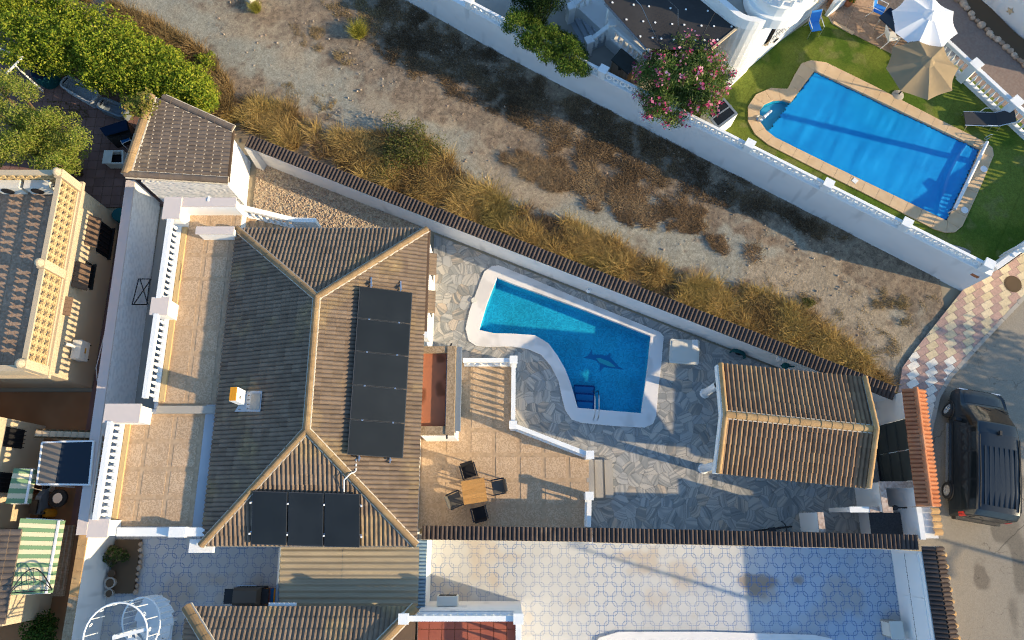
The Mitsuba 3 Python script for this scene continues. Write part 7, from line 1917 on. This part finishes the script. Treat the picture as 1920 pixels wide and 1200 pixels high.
# ================================================================ dry grass and weeds (nobody could count these)
def field(name, polys_, n, h, lean, width, cols, seed, clump=1.2, thr=.40, ground=0.0, sparse=None):
    k = thing(name.split('|')[0], name.split('|')[1], name.split('|')[2], kind='stuff'); Ps = []
    tot = sum(p.area for p in polys_)
    for i, p in enumerate(polys_):
        m = int(n * p.area / tot * 2.2); q = inside(p, m, seed + i); d_ = meshkit.fbm(np.c_[q * clump, np.full(len(q), seed)], 3)
        edge = np.clip(shapely.distance(shapely.points(q), p.exterior) / .7, 0, 1)
        q = q[(d_ * (.72 + .28 * edge) > thr + .10 * nr.random(len(q)))]; Ps.append(q)
    q = np.vstack(Ps)[: n]; cl = meshkit.fbm(np.c_[q * .9, np.full(len(q), seed + 4)], 3)
    H_ = h * (.45 + 1.1 * meshkit.fbm(np.c_[q * 1.7, np.full(len(q), seed + 9)], 2)) * nr.uniform(.6, 1.2, len(q))
    idx = np.clip(((cl - .22) / .56 * len(cols) + nr.normal(size=len(q)) * .55), 0, len(cols) - 1).astype(int)
    cc = np.asarray(cols)[idx] * nr.uniform(.7, 1.25, (len(q), 1))
    P2 = np.c_[q, np.full(len(q), ground - .03)]
    g_ = np.random.default_rng(seed + 3); ta_ = 2 * np.pi * meshkit.noise(np.c_[q * .8, np.full(len(q), seed + 1)]) + g_.normal(size=len(q)) * 1.6
    s = g_.uniform(0, 2 * np.pi, len(q)); sv = np.c_[np.cos(s), np.sin(s), 0 * s] * width / 2 * g_.uniform(.6, 1.5, (len(q), 1)); kx = lean * g_.uniform(.3, 1.5, len(q)) * H_
    tip = P2 + np.c_[np.cos(ta_) * kx, np.sin(ta_) * kx, H_]; midp = (P2 * .45 + tip * .55) + np.c_[0 * kx, 0 * kx, H_ * .12]
    v = np.stack([P2 - sv, P2 + sv, midp - sv * .7, midp + sv * .7, tip], 1).reshape(-1, 3); i5 = np.arange(len(q))[:, None] * 5
    f = np.concatenate([i5 + [0, 1, 3], i5 + [0, 3, 2], i5 + [2, 3, 4]]); put(k, (v, f), 'straw', color=np.repeat(cc, 5, 0)); return k


DRY = [(395, 185), (470, 178), (560, 215), (640, 250), (700, 255), (745, 250), (800, 262), (862, 318), (905, 352), (965, 378), (1060, 412), (1130, 450), (1210, 478), (1290, 520), (1370, 530), (1440, 552), (1510, 592), (1570, 620), (1620, 668), (1662, 712), (1668, 738), (1560, 700), (1250, 570), (1000, 468), (800, 385), (640, 320), (470, 246), (430, 230)]
BRN = [(.17, .12, .075), (.25, .17, .10), (.32, .22, .13), (.38, .28, .17)]
GOLD = [(.20, .135, .07), (.32, .21, .085), (.46, .32, .12), (.57, .41, .17), (.46, .33, .11), (.30, .24, .09)]
field('dry_grass|tall golden dry grass along the outside of the tiled garden wall|grass', [poly(DRY)], 80000, .44, 1.0, .022, GOLD, 51, 1.1, .335)
field('dry_weeds|low brown undergrowth below the golden grass at the tiled wall|weeds', [poly(DRY)], 26000, .28, 1.2, .022, BRN[:3] + [(.15, .15, .05)], 56, 1.9, .38)
field('dry_grass|brown dry grass between the big hedge and the dirt lane|grass', [poly([(110, -20), (220, 10), (300, 45), (400, 110), (440, 175), (430, 215), (385, 200), (330, 115), (230, 40)])], 12000, .5, .8, .028, [(.20, .13, .06), (.30, .20, .09), (.36, .25, .12), (.24, .17, .08)], 52, 1.1, .30)
W1 = [poly([(925, 285), (1010, 278), (1070, 262), (1150, 290), (1240, 345), (1330, 395), (1310, 440), (1180, 425), (1060, 375), (960, 322)]), poly([(1305, 415), (1400, 432), (1475, 485), (1450, 515), (1340, 470)]),
      poly([(740, 150), (830, 175), (880, 205), (850, 225), (770, 180)]), poly([(1480, 480), (1545, 500), (1540, 520), (1490, 515)])]
field('dry_weeds|brown tangled dry weeds in patches on the dirt lane|weeds', W1, 30000, .17, 1.5, .018, BRN, 53, 1.5, .385)
W1 += [poly([(1180, 430), (1330, 470), (1500, 530), (1560, 560), (1500, 570), (1380, 520), (1250, 470)]), poly([(880, 230), (1000, 262), (990, 290), (900, 262)])]
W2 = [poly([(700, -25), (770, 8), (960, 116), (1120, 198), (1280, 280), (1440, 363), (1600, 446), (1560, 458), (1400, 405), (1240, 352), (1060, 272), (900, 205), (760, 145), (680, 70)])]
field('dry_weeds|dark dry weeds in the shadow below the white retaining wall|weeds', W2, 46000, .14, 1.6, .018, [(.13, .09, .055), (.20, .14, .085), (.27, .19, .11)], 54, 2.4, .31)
W3 = [poly([(540, 45), (625, 55), (612, 105), (560, 95)]), poly([(625, 95), (690, 100), (680, 145), (632, 135)]), poly([(540, -20), (700, -10), (760, 60), (700, 75), (600, 40)]), poly([(1400, 470), (1540, 560), (1700, 640), (1680, 700), (1580, 620), (1440, 540)]), poly([(500, 140), (640, 190), (640, 235), (520, 190)]), poly([(1560, 520), (1760, 560), (1700, 620), (1600, 580)])]
field('dry_weeds|sparse straw coloured weeds scattered over the open dirt lane|weeds', W3, 12000, .13, 1.3, .016, [(.30, .22, .12), (.40, .30, .16), (.26, .20, .10)], 55, 2.6, .44)
q = inside(lot.intersection(sbox(-14, 4, 15, 26)), 1500, 77); ms, uvs = [], []
for p_ in q:
    s_ = .014 + .04 * nr.random() ** 4; ms.append((np.array(oc.vertices) * s_ * nr.uniform(.6, 1.3, 3) + [p_[0], p_[1], .02], np.array(oc.faces))); uvs.append(np.tile(nr.random(2), (12, 1)))
k = thing('loose_stones', 'small loose stones scattered over the dirt lane', 'stones', kind='stuff'); put(k, cat(ms), 'stone', uv=np.vstack(uvs))
# fallen leaves on the patio
q = inside(Polygon([xy(*p) for p in [(90, 185), (160, 200), (170, 225), (120, 225), (80, 210)]]), 350, 78); v, f, c_ = leaves(np.c_[q, np.full(len(q), .03)], .08, tint(len(q), [(.16, .11, .06), (.22, .16, .08)], 3), 3.0, .6, 79)
k = thing('fallen_leaves', 'brown fallen leaves lying on the purple patio', 'leaves', kind='stuff'); put(k, (v, f), 'leaf', color=c_)
# the wall corner of another plot at the top edge
t = thing('boundary_wall', 'corner of a white wall at the top edge beside the grass tuft', 'wall')
cw_ = [xy(*p) for p in ((436, -14), (470, 8), (510, -20))]; part(t, 'wall', cat([seg(cw_[0], cw_[1], .25, -.05, 1.6, side=1), seg(cw_[1], cw_[2], .25, -.05, 1.6, side=1)]), 'white_wall'); part(t, 'coping', cat([seg(cw_[0], cw_[1], .32, 1.6, 1.66, side=.9), seg(cw_[1], cw_[2], .32, 1.66, 1.7, side=.9)]), 'coping_sand', uv=None)

# ================================================================ across the street: what throws the long shadows
def lamp(lab, tip, hgt_, arm):
    d_ = np.array([math.cos(AZ), math.sin(AZ)]) * hgt_ / math.tan(ELEV); b_ = np.array(tip) + d_; k = thing('street_lamp', lab, 'street lamp')
    part(k, 'pole', tube([(*b_, 0), (*b_, hgt_)], [.09, .06], 8), 'dark_metal'); part(k, 'arm', tube([(*b_, hgt_ - .3), (b_[0] + arm[0], b_[1] + arm[1], hgt_ - .1)], .04), 'dark_metal'); part(k, 'lamp_head', obx((b_[0] + arm[0], b_[1] + arm[1], hgt_ - .1), (.3, .7, .14)), 'cream_plastic'); part(k, 'base', lathe([(.16, 0), (.14, .5), (.09, .6)], 10, (*b_, 0)), 'dark_metal')
d_ = np.array([math.cos(AZ), math.sin(AZ)]); pb2 = np.array(G(1458, 213)) + d_ * 4.6 / math.tan(ELEV); pz2 = 5.2
t = thing('utility_pole', 'tall wooden utility pole beyond the garden fence whose shadow crosses the blue pool', 'utility pole')
part(t, 'pole', tube([(*pb2, 0), (*pb2, 6.2)], [.17, .13], 10), 'bark')
part(t, 'crossarm', beam((pb2[0] - .1, pb2[1] - .8, 5.9), (pb2[0] - .1, pb2[1] + .8, 5.9), .1, .12), 'bark')
for q in (-.65, 0, .65): part(t, 'insulator', lathe([(.05, 5.96), (.07, 6.05), (.03, 6.15), (0, 6.16)], 8, (pb2[0] - .1, pb2[1] + q, 0)), 'cream_plastic')
lamp('street lamp across the street whose shadow crosses the patterned yard', xy(1062, 1021), 8.0, (0, .5))
lamp('street lamp across the street whose shadow lies on the asphalt', xy(1762, 1011), 6.0, (-.2, -.9))
tr0 = np.array([30.5, .9, 0]); cs = [tr0 + [gr.normal() * .7, gr.normal() * 1.3, 4.0 + gr.normal() * .7] for _ in range(26)]
shrub('street_tree', 'tree across the street shading the asphalt beside the van', 'tree', cs, [.75] * 26, 5000, .22, GREEN, 61, trunk_r=.16)
